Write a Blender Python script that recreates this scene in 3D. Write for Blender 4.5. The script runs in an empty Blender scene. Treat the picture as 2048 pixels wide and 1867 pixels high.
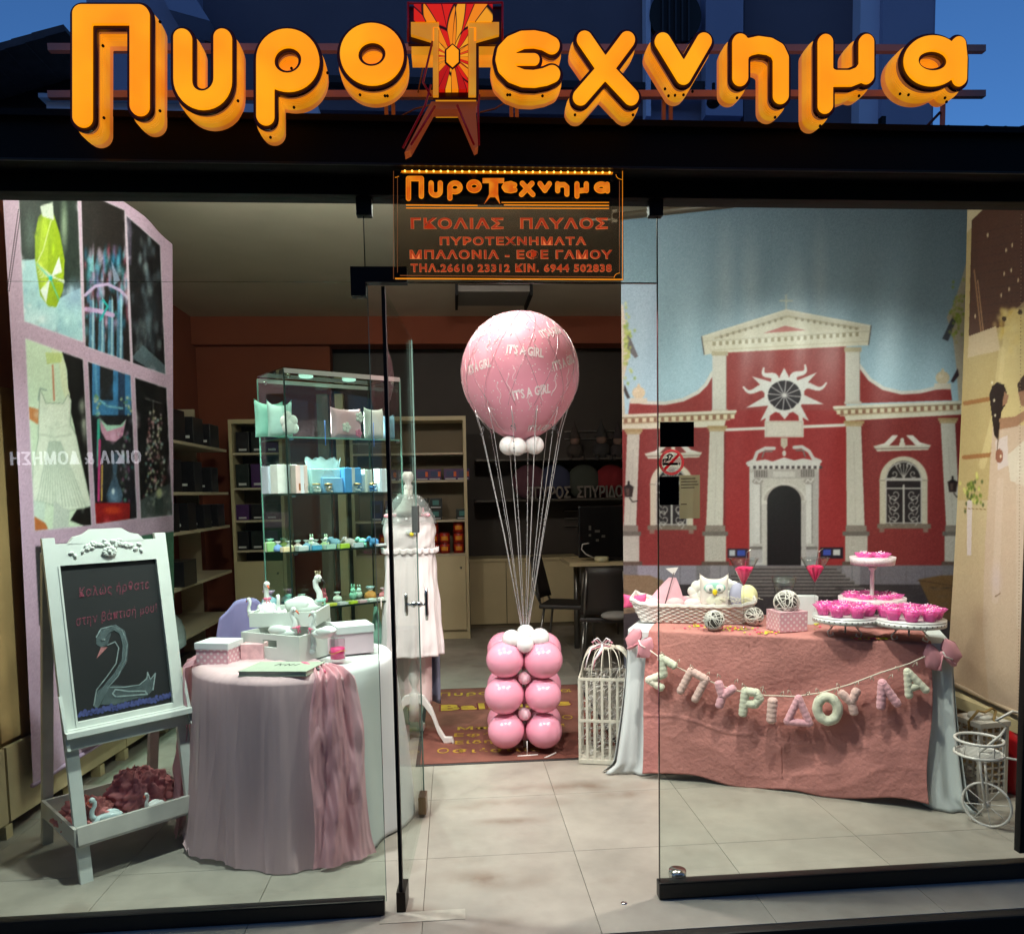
import bpy, bmesh, math, random
import numpy as np
from mathutils import Vector, Matrix
random.seed(7); rng = np.random.default_rng(7)
PI = math.pi
sc = bpy.context.scene
COL = sc.collection

# ---------------------------------------------------------------- camera
F_PX, PCX, PCY, W_PX, H_PX = 1547.0, 1024.0, 1099.0, 2048.0, 1867.0
CAMZ = 1.475
_yaw, _tilt, _roll = math.atan(117/F_PX), math.atan(116/F_PX), 0.018
FW = Vector((math.sin(_yaw)*math.cos(_tilt), math.cos(_yaw)*math.cos(_tilt), -math.sin(_tilt)))
R0 = Vector((math.cos(_yaw), -math.sin(_yaw), 0)); U0 = R0.cross(FW)
RT = R0*math.cos(_roll) - U0*math.sin(_roll); UP = R0*math.sin(_roll) + U0*math.cos(_roll)
CAM = Vector((0, 0, CAMZ))
cam = bpy.data.cameras.new('camera'); camo = bpy.data.objects.new('camera', cam); COL.objects.link(camo)
m = Matrix.Identity(4)
for i in range(3):
    m[i][0], m[i][1], m[i][2], m[i][3] = RT[i], UP[i], -FW[i], CAM[i]
camo.matrix_world = m
cam.sensor_fit = 'HORIZONTAL'; cam.sensor_width = 36; cam.lens = 36*F_PX/W_PX
cam.shift_y = (PCY-H_PX/2)/W_PX; cam.clip_start = 0.05; cam.clip_end = 500
sc.camera = camo

# ---------------------------------------------------------------- sky and exposure
world = bpy.data.worlds.new('World'); sc.world = world; world.use_nodes = True
wn = world.node_tree; bg = wn.nodes['Background']
sky = wn.nodes.new('ShaderNodeTexSky'); sky.sky_type = 'NISHITA'; sky.sun_disc = False
sky.sun_elevation = math.radians(18.0); sky.sun_rotation = math.radians(195); sky.ozone_density = 9.0
sky.air_density = 1.0; sky.dust_density = 0.3
wn.links.new(sky.outputs[0], bg.inputs[0]); bg.inputs[1].default_value = 0.12
sc.view_settings.view_transform = 'Standard'; sc.view_settings.look = 'None'
sc.view_settings.gamma = 1.0; sc.view_settings.exposure = 0.0
sc.cycles.max_bounces = 8; sc.cycles.transparent_max_bounces = 24; sc.cycles.diffuse_bounces = 3
sc.cycles.glossy_bounces = 3; sc.cycles.transmission_bounces = 6; sc.cycles.caustics_reflective = False
sc.cycles.caustics_refractive = False; sc.cycles.sample_clamp_indirect = 3.0; sc.cycles.use_denoising = True

def ray(u, v):
    d = FW + RT*((u-PCX)/F_PX) + UP*((PCY-v)/F_PX)
    return d
def D(u, v, Y):
    """the point at depth Y seen at (u, v) of the photograph"""
    d = ray(u, v); return CAM + d*(Y/d.y)
def Zp(u, v, z):
    d = ray(u, v); return CAM + d*((z-CAMZ)/d.z)
def Pl(u, v, p0, n):
    d = ray(u, v); return CAM + d*((Vector(p0)-CAM).dot(n)/d.dot(n))
def px(p):
    q = Vector(p)-CAM; z = q.dot(FW)
    return (PCX+F_PX*q.dot(RT)/z, PCY-F_PX*q.dot(UP)/z)

# ---------------------------------------------------------------- materials
def lin(c):
    return tuple((x/255/12.92 if x/255 <= .04045 else ((x/255+.055)/1.055)**2.4) for x in c)
_M = {}
def mat(name, c, rough=.6, noise=0., scale=8., metal=0., spec=.5, emit=None, es=0., bump=0., bscale=None, sheen=0., trans=0., sub=0., alpha=1., vcol=False, coat=0.):
    """c: sRGB 0..255 base colour; noise: value variation"""
    if name in _M: return _M[name]
    m = bpy.data.materials.new(name); m.use_nodes = True; nt = m.node_tree; N = nt.nodes; L = nt.links
    b = N['Principled BSDF']; c4 = (*lin(c), 1)
    b.inputs['Base Color'].default_value = c4; b.inputs['Roughness'].default_value = rough
    b.inputs['Metallic'].default_value = metal; b.inputs['Specular IOR Level'].default_value = spec
    if sheen: b.inputs['Sheen Weight'].default_value = sheen
    if trans: b.inputs['Transmission Weight'].default_value = trans
    if coat: b.inputs['Coat Weight'].default_value = coat; b.inputs['Coat Roughness'].default_value = .08
    if sub:
        b.inputs['Subsurface Weight'].default_value = sub; b.inputs['Subsurface Radius'].default_value = (.02, .01, .01)
        b.inputs['Subsurface Scale'].default_value = 1
    if alpha < 1: b.inputs['Alpha'].default_value = alpha
    src = None
    if vcol:
        a = N.new('ShaderNodeVertexColor'); a.layer_name = 'Col'; src = a.outputs[0]
        L.new(src, b.inputs['Base Color'])
    if noise or bump:
        tc = N.new('ShaderNodeTexCoord')
    if noise:
        nz = N.new('ShaderNodeTexNoise'); nz.inputs['Scale'].default_value = scale; nz.inputs['Detail'].default_value = 5
        L.new(tc.outputs['Object'], nz.inputs['Vector'])
        mr = N.new('ShaderNodeMapRange'); mr.inputs['From Min'].default_value = .3; mr.inputs['From Max'].default_value = .7
        mr.inputs['To Min'].default_value = 1-noise; mr.inputs['To Max'].default_value = 1+noise*.6
        L.new(nz.outputs[0], mr.inputs[0])
        mx = N.new('ShaderNodeMix'); mx.data_type = 'RGBA'; mx.blend_type = 'MULTIPLY'; mx.inputs[0].default_value = 1
        mx.inputs[6].default_value = c4
        if src: L.new(src, mx.inputs[6])
        L.new(mr.outputs[0], mx.inputs[7]); L.new(mx.outputs[2], b.inputs['Base Color'])
    if bump:
        n2 = N.new('ShaderNodeTexNoise'); n2.inputs['Scale'].default_value = bscale or scale; n2.inputs['Detail'].default_value = 4
        L.new(tc.outputs['Object'], n2.inputs['Vector'])
        bp = N.new('ShaderNodeBump'); bp.inputs['Strength'].default_value = bump; bp.inputs['Distance'].default_value = .01
        L.new(n2.outputs[0], bp.inputs['Height']); L.new(bp.outputs[0], b.inputs['Normal'])
    if emit:
        b.inputs['Emission Color'].default_value = (*lin(emit), 1); b.inputs['Emission Strength'].default_value = es
    _M[name] = m; return m
def glass(name, tint=(235, 245, 240), ior=1.45, rough=0.0, extra=0.):
    """thin clear sheet: tinted pass-through plus mirror reflection"""
    if name in _M: return _M[name]
    m = bpy.data.materials.new(name); m.use_nodes = True; nt = m.node_tree; N = nt.nodes; L = nt.links
    N.remove(N['Principled BSDF']); out = N['Material Output']
    t = N.new('ShaderNodeBsdfTransparent'); t.inputs[0].default_value = (*lin(tint), 1)
    g = N.new('ShaderNodeBsdfGlossy'); g.inputs['Roughness'].default_value = rough
    fr = N.new('ShaderNodeFresnel'); fr.inputs[0].default_value = ior
    mx = N.new('ShaderNodeMixShader')
    ge = N.new('ShaderNodeNewGeometry'); fr_ = N.new('ShaderNodeMath'); fr_.operation = 'MULTIPLY_ADD'; fr_.inputs[1].default_value = 1.8; fr_.inputs[2].default_value = extra
    L.new(fr.outputs[0], fr_.inputs[0]); iv = N.new('ShaderNodeMath'); iv.operation = 'SUBTRACT'; iv.inputs[0].default_value = 1; L.new(ge.outputs['Backfacing'], iv.inputs[1])
    mu = N.new('ShaderNodeMath'); mu.operation = 'MULTIPLY'; mu.use_clamp = True; L.new(fr_.outputs[0], mu.inputs[0]); L.new(iv.outputs[0], mu.inputs[1]); L.new(mu.outputs[0], mx.inputs[0])
    L.new(t.outputs[0], mx.inputs[1]); L.new(g.outputs[0], mx.inputs[2]); L.new(mx.outputs[0], out.inputs[0])
    _M[name] = m; return m
def veil(name, c, op, rough=.8):
    """sheer cloth: diffuse fibres covering a share op of the area"""
    if name in _M: return _M[name]
    m = bpy.data.materials.new(name); m.use_nodes = True; nt = m.node_tree; N = nt.nodes; L = nt.links
    N.remove(N['Principled BSDF']); out = N['Material Output']
    t = N.new('ShaderNodeBsdfTransparent'); d = N.new('ShaderNodeBsdfDiffuse'); tl = N.new('ShaderNodeBsdfTranslucent')
    for n in (d, tl): n.inputs[0].default_value = (*lin(c), 1)
    a = N.new('ShaderNodeMixShader'); a.inputs[0].default_value = .3; L.new(d.outputs[0], a.inputs[1]); L.new(tl.outputs[0], a.inputs[2])
    mx = N.new('ShaderNodeMixShader'); mx.inputs[0].default_value = op
    L.new(t.outputs[0], mx.inputs[1]); L.new(a.outputs[0], mx.inputs[2]); L.new(mx.outputs[0], out.inputs[0])
    _M[name] = m; return m
def film(name, c, op):
    """printed vinyl: lets the light behind it glow through"""
    m = veil(name, c, op); m.node_tree.nodes['Mix Shader'].inputs[0].default_value = .75; return m
def glow(name, c, s):
    if name in _M: return _M[name]
    m = bpy.data.materials.new(name); m.use_nodes = True; nt = m.node_tree; N = nt.nodes
    b = N['Principled BSDF']; b.inputs['Base Color'].default_value = (*[x*.5 for x in lin(c)], 1)
    b.inputs['Emission Color'].default_value = (*lin(c), 1); b.inputs['Emission Strength'].default_value = s
    _M[name] = m; return m

# ---------------------------------------------------------------- object helpers
def link(o, parent=None):
    COL.objects.link(o)
    if parent: o.parent = parent
    return o
def tag(o, label=None, cat=None, group=None, kind=None):
    if label: o['label'] = label
    if cat: o['category'] = cat
    if group: o['group'] = group
    if kind: o['kind'] = kind
    return o
def thing(name, label, cat, loc=(0, 0, 0), rz=0., group=None, rot=None):
    o = bpy.data.objects.new(name, None); o.empty_display_size = .05; link(o)
    o.matrix_world = Matrix.Translation(Vector(loc)) @ (rot.to_4x4() if rot else Matrix.Rotation(rz, 4, 'Z'))
    return tag(o, label, cat, group)
def wm(o):
    M = o.matrix_basis.copy()
    while o.parent: o = o.parent; M = o.matrix_basis @ M
    return M
def dup(root, label, M, group=None, skip=()):
    r = root.copy(); COL.objects.link(r); r.matrix_basis = M
    if label: r['label'] = label
    if group: r['group'] = group
    for ch in list(root.children):
        if ch.name.split('.')[0] in skip: continue
        c = ch.copy(); COL.objects.link(c); c.parent = r
        for g in list(ch.children):
            d = g.copy(); COL.objects.link(d); d.parent = c
    return r
def TR(loc, rz=0., s=1.):
    return Matrix.Translation(Vector(loc)) @ Matrix.Rotation(rz, 4, 'Z') @ Matrix.Scale(s, 4)

class MB:
    """collects shapes into one mesh"""
    def __init__(s): s.v = []; s.f = []; s.mi = []; s.sm = []; s.cur = 0
    def add(s, vs, fs, smooth=False, T=None):
        k = len(s.v)
        s.v += [tuple(T @ Vector(p)) for p in vs] if T else [tuple(p) for p in vs]
        for f in fs: s.f.append([i+k for i in f]); s.mi.append(s.cur); s.sm.append(smooth)
        return s
    def box(s, c, d, T=None, bev=0.):
        x, y, z = c; a, b, h = d[0]/2, d[1]/2, d[2]/2
        if bev:
            bm = bmesh.new(); bmesh.ops.create_cube(bm, size=1)
            for w in bm.verts: w.co = Vector((x+w.co.x*2*a, y+w.co.y*2*b, z+w.co.z*2*h))
            bmesh.ops.bevel(bm, geom=bm.edges[:], offset=min(bev, a*.95, b*.95, h*.95), segments=2, affect='EDGES', profile=.6)
            bm.verts.ensure_lookup_table(); s.add([w.co for w in bm.verts], [[w.index for w in f.verts] for f in bm.faces], False, T); bm.free(); return s
        vs = [(x+i*a, y+j*b, z+k*h) for i in (-1, 1) for j in (-1, 1) for k in (-1, 1)]
        return s.add(vs, [(0, 1, 3, 2), (4, 6, 7, 5), (0, 4, 5, 1), (2, 3, 7, 6), (0, 2, 6, 4), (1, 5, 7, 3)], False, T)
    def bx(s, p0, p1, T=None, bev=0.):
        return s.box([(a+b)/2 for a, b in zip(p0, p1)], [abs(b-a) for a, b in zip(p0, p1)], T, bev)
    def bar(s, p, q, w, h=None, up=(0, 0, 1)):
        p, q = Vector(p), Vector(q); h = h or w; d = (q-p); L = d.length; d.normalize(); up = Vector(up)
        if abs(d.dot(up)) > .98: up = Vector((0, 1, 0))
        sd = d.cross(up).normalized(); u2 = sd.cross(d)
        T = Matrix.Identity(4)
        for i in range(3): T[i][0], T[i][1], T[i][2], T[i][3] = d[i], sd[i], u2[i], ((p+q)/2)[i]
        return s.box((0, 0, 0), (L, w, h), T)
    def tube(s, pts, r, n=8, closed=False, caps=True, flat=1.):
        P = [Vector(p) for p in pts]; m = len(P)
        R = r if hasattr(r, '__len__') else [r]*m
        vs = []; prev = None
        for i in range(m):
            if closed: t = (P[(i+1) % m]-P[i-1])
            else: t = P[min(i+1, m-1)]-P[max(i-1, 0)]
            t.normalize()
            if prev is None:
                a = Vector((0, 0, 1)) if abs(t.z) < .9 else Vector((1, 0, 0)); nrm = t.cross(a).normalized()
            else:
                nrm = prev - t*prev.dot(t)
                nrm = nrm.normalized() if nrm.length > 1e-6 else t.orthogonal().normalized()
            prev = nrm; b = t.cross(nrm)
            for k in range(n):
                a = 2*PI*k/n; vs.append(P[i]+nrm*(math.cos(a)*R[i])+b*(math.sin(a)*R[i]*flat))
        fs = []
        for i in range(m if closed else m-1):
            j = (i+1) % m
            for k in range(n): fs.append((i*n+k, i*n+(k+1) % n, j*n+(k+1) % n, j*n+k))
        if caps and not closed: fs += [tuple(range(n))[::-1], tuple(range((m-1)*n, m*n))]
        return s.add(vs, fs, True)
    def lathe(s, prof, c=(0, 0, 0), n=24, fn=None, T=None):
        """prof: (r, z) bottom to top"""
        vs = []
        for r, z in prof:
            for k in range(n):
                a = 2*PI*k/n; rr = r*(fn(a, z) if fn else 1); vs.append((c[0]+rr*math.cos(a), c[1]+rr*math.sin(a), c[2]+z))
        fs = [(i*n+k, i*n+(k+1) % n, (i+1)*n+(k+1) % n, (i+1)*n+k) for i in range(len(prof)-1) for k in range(n)]
        if prof[0][0] > 1e-5: fs.append(tuple(range(n))[::-1])
        if prof[-1][0] > 1e-5: fs.append(tuple(range((len(prof)-1)*n, len(prof)*n)))
        return s.add(vs, fs, True, T)
    def ball(s, c, r, sc=(1, 1, 1), n=16, m=10, T=None, tip=0.):
        vs = []; fs = []
        for i in range(m+1):
            th = PI*i/m; rr = math.sin(th); z = -math.cos(th)
            if tip and z < 0: z *= 1+tip*abs(z)**3
            for k in range(n):
                a = 2*PI*k/n; vs.append((c[0]+r*sc[0]*rr*math.cos(a), c[1]+r*sc[1]*rr*math.sin(a), c[2]+r*sc[2]*z))
        for i in range(m):
            for k in range(n): fs.append((i*n+k, i*n+(k+1) % n, (i+1)*n+(k+1) % n, (i+1)*n+k))
        return s.add(vs, fs, True, T)
    def prism(s, pts, p0, ax, ay, d, smooth=False):
        """flat outline pts (a, b) on p0 + a*ax + b*ay, thickened by vector d"""
        p0, ax, ay, d = Vector(p0), Vector(ax), Vector(ay), Vector(d); n = len(pts)
        lo = [p0+ax*a+ay*b for a, b in pts]; hi = [p+d for p in lo]
        return s.add(lo+hi, [tuple(range(n))[::-1], tuple(range(n, 2*n))]+[(i, (i+1) % n, n+(i+1) % n, n+i) for i in range(n)], smooth)
    def grid(s, fn, nu, nv, smooth=True):
        vs = [fn(i/nu, j/nv) for j in range(nv+1) for i in range(nu+1)]; w = nu+1
        return s.add(vs, [(j*w+i, j*w+i+1, (j+1)*w+i+1, (j+1)*w+i) for j in range(nv) for i in range(nu)], smooth)
    def build(s, name, mats, parent=None, world=False, label=None, kind=None, cat=None, group=None, solid=0.):
        me = bpy.data.meshes.new(name); vs = s.v
        if world and parent is not None:
            I = wm(parent).inverted(); vs = [tuple(I @ Vector(p)) for p in s.v]
        me.from_pydata(vs, [], s.f)
        if not isinstance(mats, (list, tuple)): mats = [mats]
        for m_ in mats: me.materials.append(m_)
        me.polygons.foreach_set('material_index', s.mi); me.polygons.foreach_set('use_smooth', s.sm)
        me.update(); me.validate()
        o = bpy.data.objects.new(name, me); link(o, parent)
        if solid:
            md = o.modifiers.new('thickness', 'SOLIDIFY'); md.thickness = solid; md.offset = 0
        return tag(o, label, cat, group, kind)

# ---------------------------------------------------------------- outlines from strokes (rounded letters)
class Thin(list):
    pen = 0.
def thin(P, pen): t = Thin(P); t.pen = pen; return t
def strokes_field(strokes, X, Y):
    Dm = np.full(X.shape, 1e9)
    for st in strokes:
        pen = getattr(st, 'pen', 0.)
        for (x0, y0), (x1, y1) in zip(st[:-1], st[1:]):
            dx, dy = x1-x0, y1-y0; l2 = dx*dx+dy*dy+1e-12
            t = np.clip(((X-x0)*dx+(Y-y0)*dy)/l2, 0, 1)
            Dm = np.minimum(Dm, np.hypot(X-x0-t*dx, Y-y0-t*dy)+pen)
    return Dm
def contours(strokes, r, h):
    """closed outlines of the shape within r of the strokes; h: grid step"""
    xs = [p[0] for st in strokes for p in st]; ys = [p[1] for st in strokes for p in st]
    gx = np.arange(min(xs)-r-2*h, max(xs)+r+3*h, h); gy = np.arange(min(ys)-r-2*h, max(ys)+r+3*h, h)
    X, Y = np.meshgrid(gx, gy); V = r-strokes_field(strokes, X, Y); V[V == 0] = 1e-9
    nxt = {}; pos = {}
    def E(i0, j0, i1, j1):
        k = (min(i0, i1), min(j0, j1), i0 != i1)
        if k not in pos:
            a, b = V[j0, i0], V[j1, i1]; t = a/(a-b); pos[k] = (gx[i0]+(gx[i1]-gx[i0])*t, gy[j0]+(gy[j1]-gy[j0])*t)
        return k
    S = V > 0; c = (S[:-1, :-1]*1+S[:-1, 1:]*2+S[1:, 1:]*4+S[1:, :-1]*8)
    J, I = np.nonzero((c > 0) & (c < 15))
    for j, i in zip(J, I):
        b_ = lambda: E(i, j, i+1, j); r_ = lambda: E(i+1, j, i+1, j+1); t_ = lambda: E(i, j+1, i+1, j+1); l_ = lambda: E(i, j, i, j+1)
        for a, b in {1: [(l_, b_)], 2: [(b_, r_)], 3: [(l_, r_)], 4: [(r_, t_)], 5: [(l_, b_), (r_, t_)], 6: [(b_, t_)], 7: [(l_, t_)],
                     8: [(t_, l_)], 9: [(t_, b_)], 10: [(b_, r_), (t_, l_)], 11: [(t_, r_)], 12: [(r_, l_)], 13: [(r_, b_)], 14: [(b_, l_)]}[int(c[j, i])]:
            nxt[a()] = b()
    out = []; seen = set()
    for k in list(nxt):
        if k in seen: continue
        loop = []; q = k
        while q not in seen and q in nxt: seen.add(q); loop.append(pos[q]); q = nxt[q]
        if len(loop) > 5: out.append(loop)
    return out
def outline_mesh(loops, to3, depth_dir, depth, bevel=0., name='shape'):
    """fill loops (with holes) as a slab; to3 maps (a, b) in metres to the slab's plane frame (matrix)"""
    cu = bpy.data.curves.new(name, 'CURVE'); cu.dimensions = '2D'; cu.fill_mode = 'BOTH'
    cu.extrude = max(depth/2-bevel, 0); cu.bevel_depth = bevel; cu.bevel_resolution = 2
    if bevel: cu.offset = -bevel
    for lp in loops:
        sp = cu.splines.new('POLY'); sp.points.add(len(lp)-1); sp.use_cyclic_u = True
        for i, (x, y) in enumerate(lp): sp.points[i].co = (x, y, 0, 1)
    o = bpy.data.objects.new(name, cu); COL.objects.link(o)
    dg = bpy.context.evaluated_depsgraph_get(); me = bpy.data.meshes.new_from_object(o.evaluated_get(dg))
    bpy.data.objects.remove(o); bpy.data.curves.remove(cu)
    me.transform(to3); return me
def text_mesh(txt, size=1., extrude=0., offset=0., space=1., res=3, font=None, shear=0.):
    cu = bpy.data.curves.new('txt', 'FONT'); cu.body = txt; cu.size = size; cu.extrude = extrude; cu.offset = offset
    cu.space_character = space; cu.align_x = 'CENTER'; cu.align_y = 'CENTER'; cu.resolution_u = res; cu.shear = shear
    o = bpy.data.objects.new('txt', cu); COL.objects.link(o)
    dg = bpy.context.evaluated_depsgraph_get(); me = bpy.data.meshes.new_from_object(o.evaluated_get(dg))
    bpy.data.objects.remove(o); bpy.data.curves.remove(cu); return me
def fit(me, w=None, h=None):
    """scale flat text mesh to width w (and height h), centred on the origin"""
    co = np.empty(len(me.vertices)*3); me.vertices.foreach_get('co', co); co = co.reshape(-1, 3)
    if not len(co): return me
    lo, hi = co.min(0), co.max(0); c = (lo+hi)/2; sx = w/(hi[0]-lo[0]) if w else 1; sy = h/(hi[1]-lo[1]) if h else sx
    if not w: sx = sy
    co[:, 0] = (co[:, 0]-c[0])*sx; co[:, 1] = (co[:, 1]-c[1])*sy; me.vertices.foreach_set('co', co.ravel()); me.update(); return me
def mesh_obj(name, me, m_, parent=None, **k):
    me.materials.clear(); me.materials.append(m_); me.name = name
    o = bpy.data.objects.new(name, me); link(o, parent); return tag(o, **k)
def frame(p0, ax, ay, nrm=None):
    """matrix whose x, y lie along ax, ay at p0"""
    ax = Vector(ax).normalized(); ay = Vector(ay).normalized(); n = Vector(nrm) if nrm else ax.cross(ay); n.normalize()
    T = Matrix.Identity(4)
    for i in range(3): T[i][0], T[i][1], T[i][2], T[i][3] = ax[i], ay[i], n[i], Vector(p0)[i]
    return T
def arc(cx, cy, rx, ry, a0, a1, n=24):
    return [(cx+rx*math.cos(math.radians(a0+(a1-a0)*i/n)), cy+ry*math.sin(math.radians(a0+(a1-a0)*i/n))) for i in range(n+1)]

# ---------------------------------------------------------------- flat prints, baked as a colour per point of a fine sheet
class Paint:
    def __init__(s, x0, y0, x1, y1, k, c):
        s.x0, s.y0, s.k = x0, y0, k; s.w, s.h = int((x1-x0)*k), int((y1-y0)*k)
        s.a = np.empty((s.h, s.w, 3)); s.a[:] = c
        s.Y, s.X = np.mgrid[0:s.h, 0:s.w]; s.X = s.X/k+x0; s.Y = s.Y/k+y0
    def _win(s, P, pad=0):
        P = np.array(P); i0 = max(0, int((P[:, 0].min()-pad-s.x0)*s.k)); i1 = min(s.w, int((P[:, 0].max()+pad-s.x0)*s.k)+2)
        j0 = max(0, int((P[:, 1].min()-pad-s.y0)*s.k)); j1 = min(s.h, int((P[:, 1].max()+pad-s.y0)*s.k)+2)
        return (slice(j0, j1), slice(i0, i1)) if i1 > i0 and j1 > j0 else None
    def poly(s, P, c, al=1.):
        w = s._win(P)
        if not w: return s
        X, Y = s.X[w], s.Y[w]; ins = np.zeros(X.shape, bool); n = len(P)
        for i in range(n):
            (xa, ya), (xb, yb) = P[i], P[(i+1) % n]
            if ya == yb: continue
            c1 = ((ya > Y) != (yb > Y)) & (X < (xb-xa)*(Y-ya)/(yb-ya)+xa); ins ^= c1
        s.a[w][ins] = s.a[w][ins]*(1-al)+np.array(c)*al; return s
    def rect(s, x0, y0, x1, y1, c, al=1.): return s.poly([(x0, y0), (x1, y0), (x1, y1), (x0, y1)], c, al)
    def line(s, P, wd, c, al=1.):
        w = s._win(P, wd)
        if not w: return s
        d = strokes_field([P], s.X[w], s.Y[w]); a = np.clip((wd/2-d)*s.k+.5, 0, 1)[..., None]*al
        s.a[w] = s.a[w]*(1-a)+np.array(c)*a; return s
    def ell(s, cx, cy, rx, ry, c, al=1., soft=0.):
        w = s._win([(cx-rx, cy-ry), (cx+rx, cy+ry)], 2)
        if not w: return s
        d = np.hypot((s.X[w]-cx)/rx, (s.Y[w]-cy)/ry)
        a = (np.clip((1-d)/soft, 0, 1) if soft else (d < 1)*1.)[..., None]*al
        s.a[w] = s.a[w]*(1-a)+np.array(c)*a; return s
    def noise(s, amt, mask=None, n=0):
        g = rng.normal(0, amt, (s.h//(n+1)+2, s.w//(n+1)+2))
        if n: g = np.repeat(np.repeat(g, n+1, 0), n+1, 1)
        s.a += g[:s.h, :s.w, None]; return s
    def blur(s, n):
        for _ in range(n):
            for ax in (0, 1): s.a = (np.roll(s.a, 1, ax)+2*s.a+np.roll(s.a, -1, ax))/4
        return s
    def get(s, u, v):
        x = np.clip((u-s.x0)*s.k-.5, 0, s.w-1.001); y = np.clip((v-s.y0)*s.k-.5, 0, s.h-1.001)
        i = x.astype(int); j = y.astype(int); fx = (x-i)[:, None]; fy = (y-j)[:, None]; A = s.a
        i1 = np.minimum(i+1, s.w-1); j1 = np.minimum(j+1, s.h-1)
        return (A[j, i]*(1-fx)+A[j, i1]*fx)*(1-fy)+(A[j1, i]*(1-fx)+A[j1, i1]*fx)*fy
def sheet(name, P, nu, nv, colour, m_, parent, gain=1., thick=.002, label=None):
    """P(s, t) arrays -> (n, 3); colour(points) -> sRGB 0..255"""
    S, T = np.meshgrid(np.linspace(0, 1, nu+1), np.linspace(0, 1, nv+1)); V = P(S.ravel(), T.ravel())
    w = nu+1; i, j = np.meshgrid(np.arange(nu), np.arange(nv)); b = (j*w+i).ravel()
    Fc = np.stack([b, b+1, b+w+1, b+w], 1).astype(np.int32)
    me = bpy.data.meshes.new(name); me.vertices.add(len(V)); me.vertices.foreach_set('co', V.astype(np.float32).ravel())
    me.loops.add(Fc.size); me.loops.foreach_set('vertex_index', Fc.ravel()); me.polygons.add(len(Fc))
    me.polygons.foreach_set('loop_start', np.arange(0, Fc.size, 4, dtype=np.int32)); me.polygons.foreach_set('use_smooth', np.ones(len(Fc), bool))
    me.update(calc_edges=True)
    c = np.clip(colour(V), 0, 255)/255; c = np.where(c <= .04045, c/12.92, ((c+.055)/1.055)**2.4)*gain
    at = me.color_attributes.new('Col', 'FLOAT_COLOR', 'POINT'); at.data.foreach_set('color', np.concatenate([np.clip(c, 0, 1), np.ones((len(c), 1))], 1).astype(np.float32).ravel())
    me.materials.append(m_)
    I = wm(parent).inverted(); me.transform(I)
    o = bpy.data.objects.new(name, me); link(o, parent)
    return tag(o, label)
def pxs(V):
    Q = V-np.array(CAM); z = Q @ np.array(FW); return PCX+F_PX*(Q @ np.array(RT))/z, PCY-F_PX*(Q @ np.array(UP))/z
# ================================================================ lights of the shop: ceiling spots, and their fixtures
YF = 2.65
def ceil_z(Y): return 3.3 if Y > 4.2 else 2.60+(3.3-2.60)*(Y-2.72)/(4.2-2.72)
BLACK = mat('black_enamel', (14, 13, 13), .6, spec=.25)
def spot(name, loc, target, col, e, label, size=110, r=.045, fixture=True):
    loc, target = Vector(loc), Vector(target); d = (target-loc).normalized()
    t = thing(name, label, 'spotlight', loc)
    if fixture:
        zc = ceil_z(loc.y)
        q = d.to_track_quat('Z', 'Y').to_matrix().to_4x4()
        b = MB(); b.lathe([(.028, -.1), (.04, -.09), (.05, -.02), (.05, .0), (.044, .0), (.044, -.03), (.0, -.035)], n=20, T=q); b.build('lamp_housing', BLACK, t)
        b = MB(); b.tube([d*-.08, (0, 0, zc-loc.z)], .008); b.build('stem', BLACK, t)
        b = MB(); b.lathe([(.035, -.02), (.035, 0)], (0, 0, zc-loc.z), 16); b.build('ceiling_rose', BLACK, t)
    L = bpy.data.lights.new('spot_beam', 'SPOT'); L.energy = e; L.color = col; L.spot_size = math.radians(size); L.spot_blend = .7; L.shadow_soft_size = r
    o = bpy.data.objects.new('spot_beam', L); link(o, t); o.matrix_basis = (Matrix.Translation(d*.01) @ (-d).to_track_quat('Z', 'Y').to_matrix().to_4x4())
    return t
COOL, NEU, WARM = (.955, 1.0, .975), (1, .965, .91), (1, .93, .84)
spot('ceiling_spotlight', (-.85, 2.9, 2.62), (-.95, 3.35, 0), COOL, 200, 'black ceiling spotlight over the round pink table', 125)
spot('ceiling_spotlight', (-1.0, 4.0, 3.08), (-1.9, 4.3, 1.1), COOL, 80, 'black ceiling spotlight aimed at the lavender photo blind', 105)
spot('ceiling_spotlight', (.25, 2.95, 2.62), (.25, 3.6, .2), NEU, 116, 'black ceiling spotlight just inside the doorway', 120)
spot('ceiling_spotlight', (1.25, 2.87, 2.60), (1.5, 3.4, .1), WARM, 150, 'black ceiling spotlight over the front of the dessert table', 120)
spot('ceiling_spotlight', (1.75, 3.3, 2.77), (1.9, 4.4, .9), NEU, 90, 'black ceiling spotlight aimed at the church backdrop', 115)

def pendant(loc, e, lab):
    t = thing('globe_pendant', lab, 'pendant lamp', loc, 0, 'opal globe pendants')
    g = MB(); g.ball((0, 0, 0), .07, n=20, m=14); o = g.build('opal_globe', glow('opal_glow', (255, 244, 226), 3.0), t); o.visible_shadow = True
    g = MB(); g.tube([(0, 0, .075), (0, 0, ceil_z(loc[1])-loc[2])], .004, 6); g.build('flex', BLACK, t)
    for k, dz in enumerate((-.13,)):
        L = bpy.data.lights.new('globe_light', 'POINT'); L.energy = e; L.color = (1, .95, .87); L.shadow_soft_size = .07
        o = bpy.data.objects.new('globe_light', L); link(o, t); o.location = (0, 0, dz)
pendant((-1.0, 3.98, 3.09), 50, 'opal globe pendant lamp left of the doorway, near the ceiling')
pendant((.2, 3.98, 3.09), 52, 'opal globe pendant lamp right of the doorway, near the ceiling')

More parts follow.
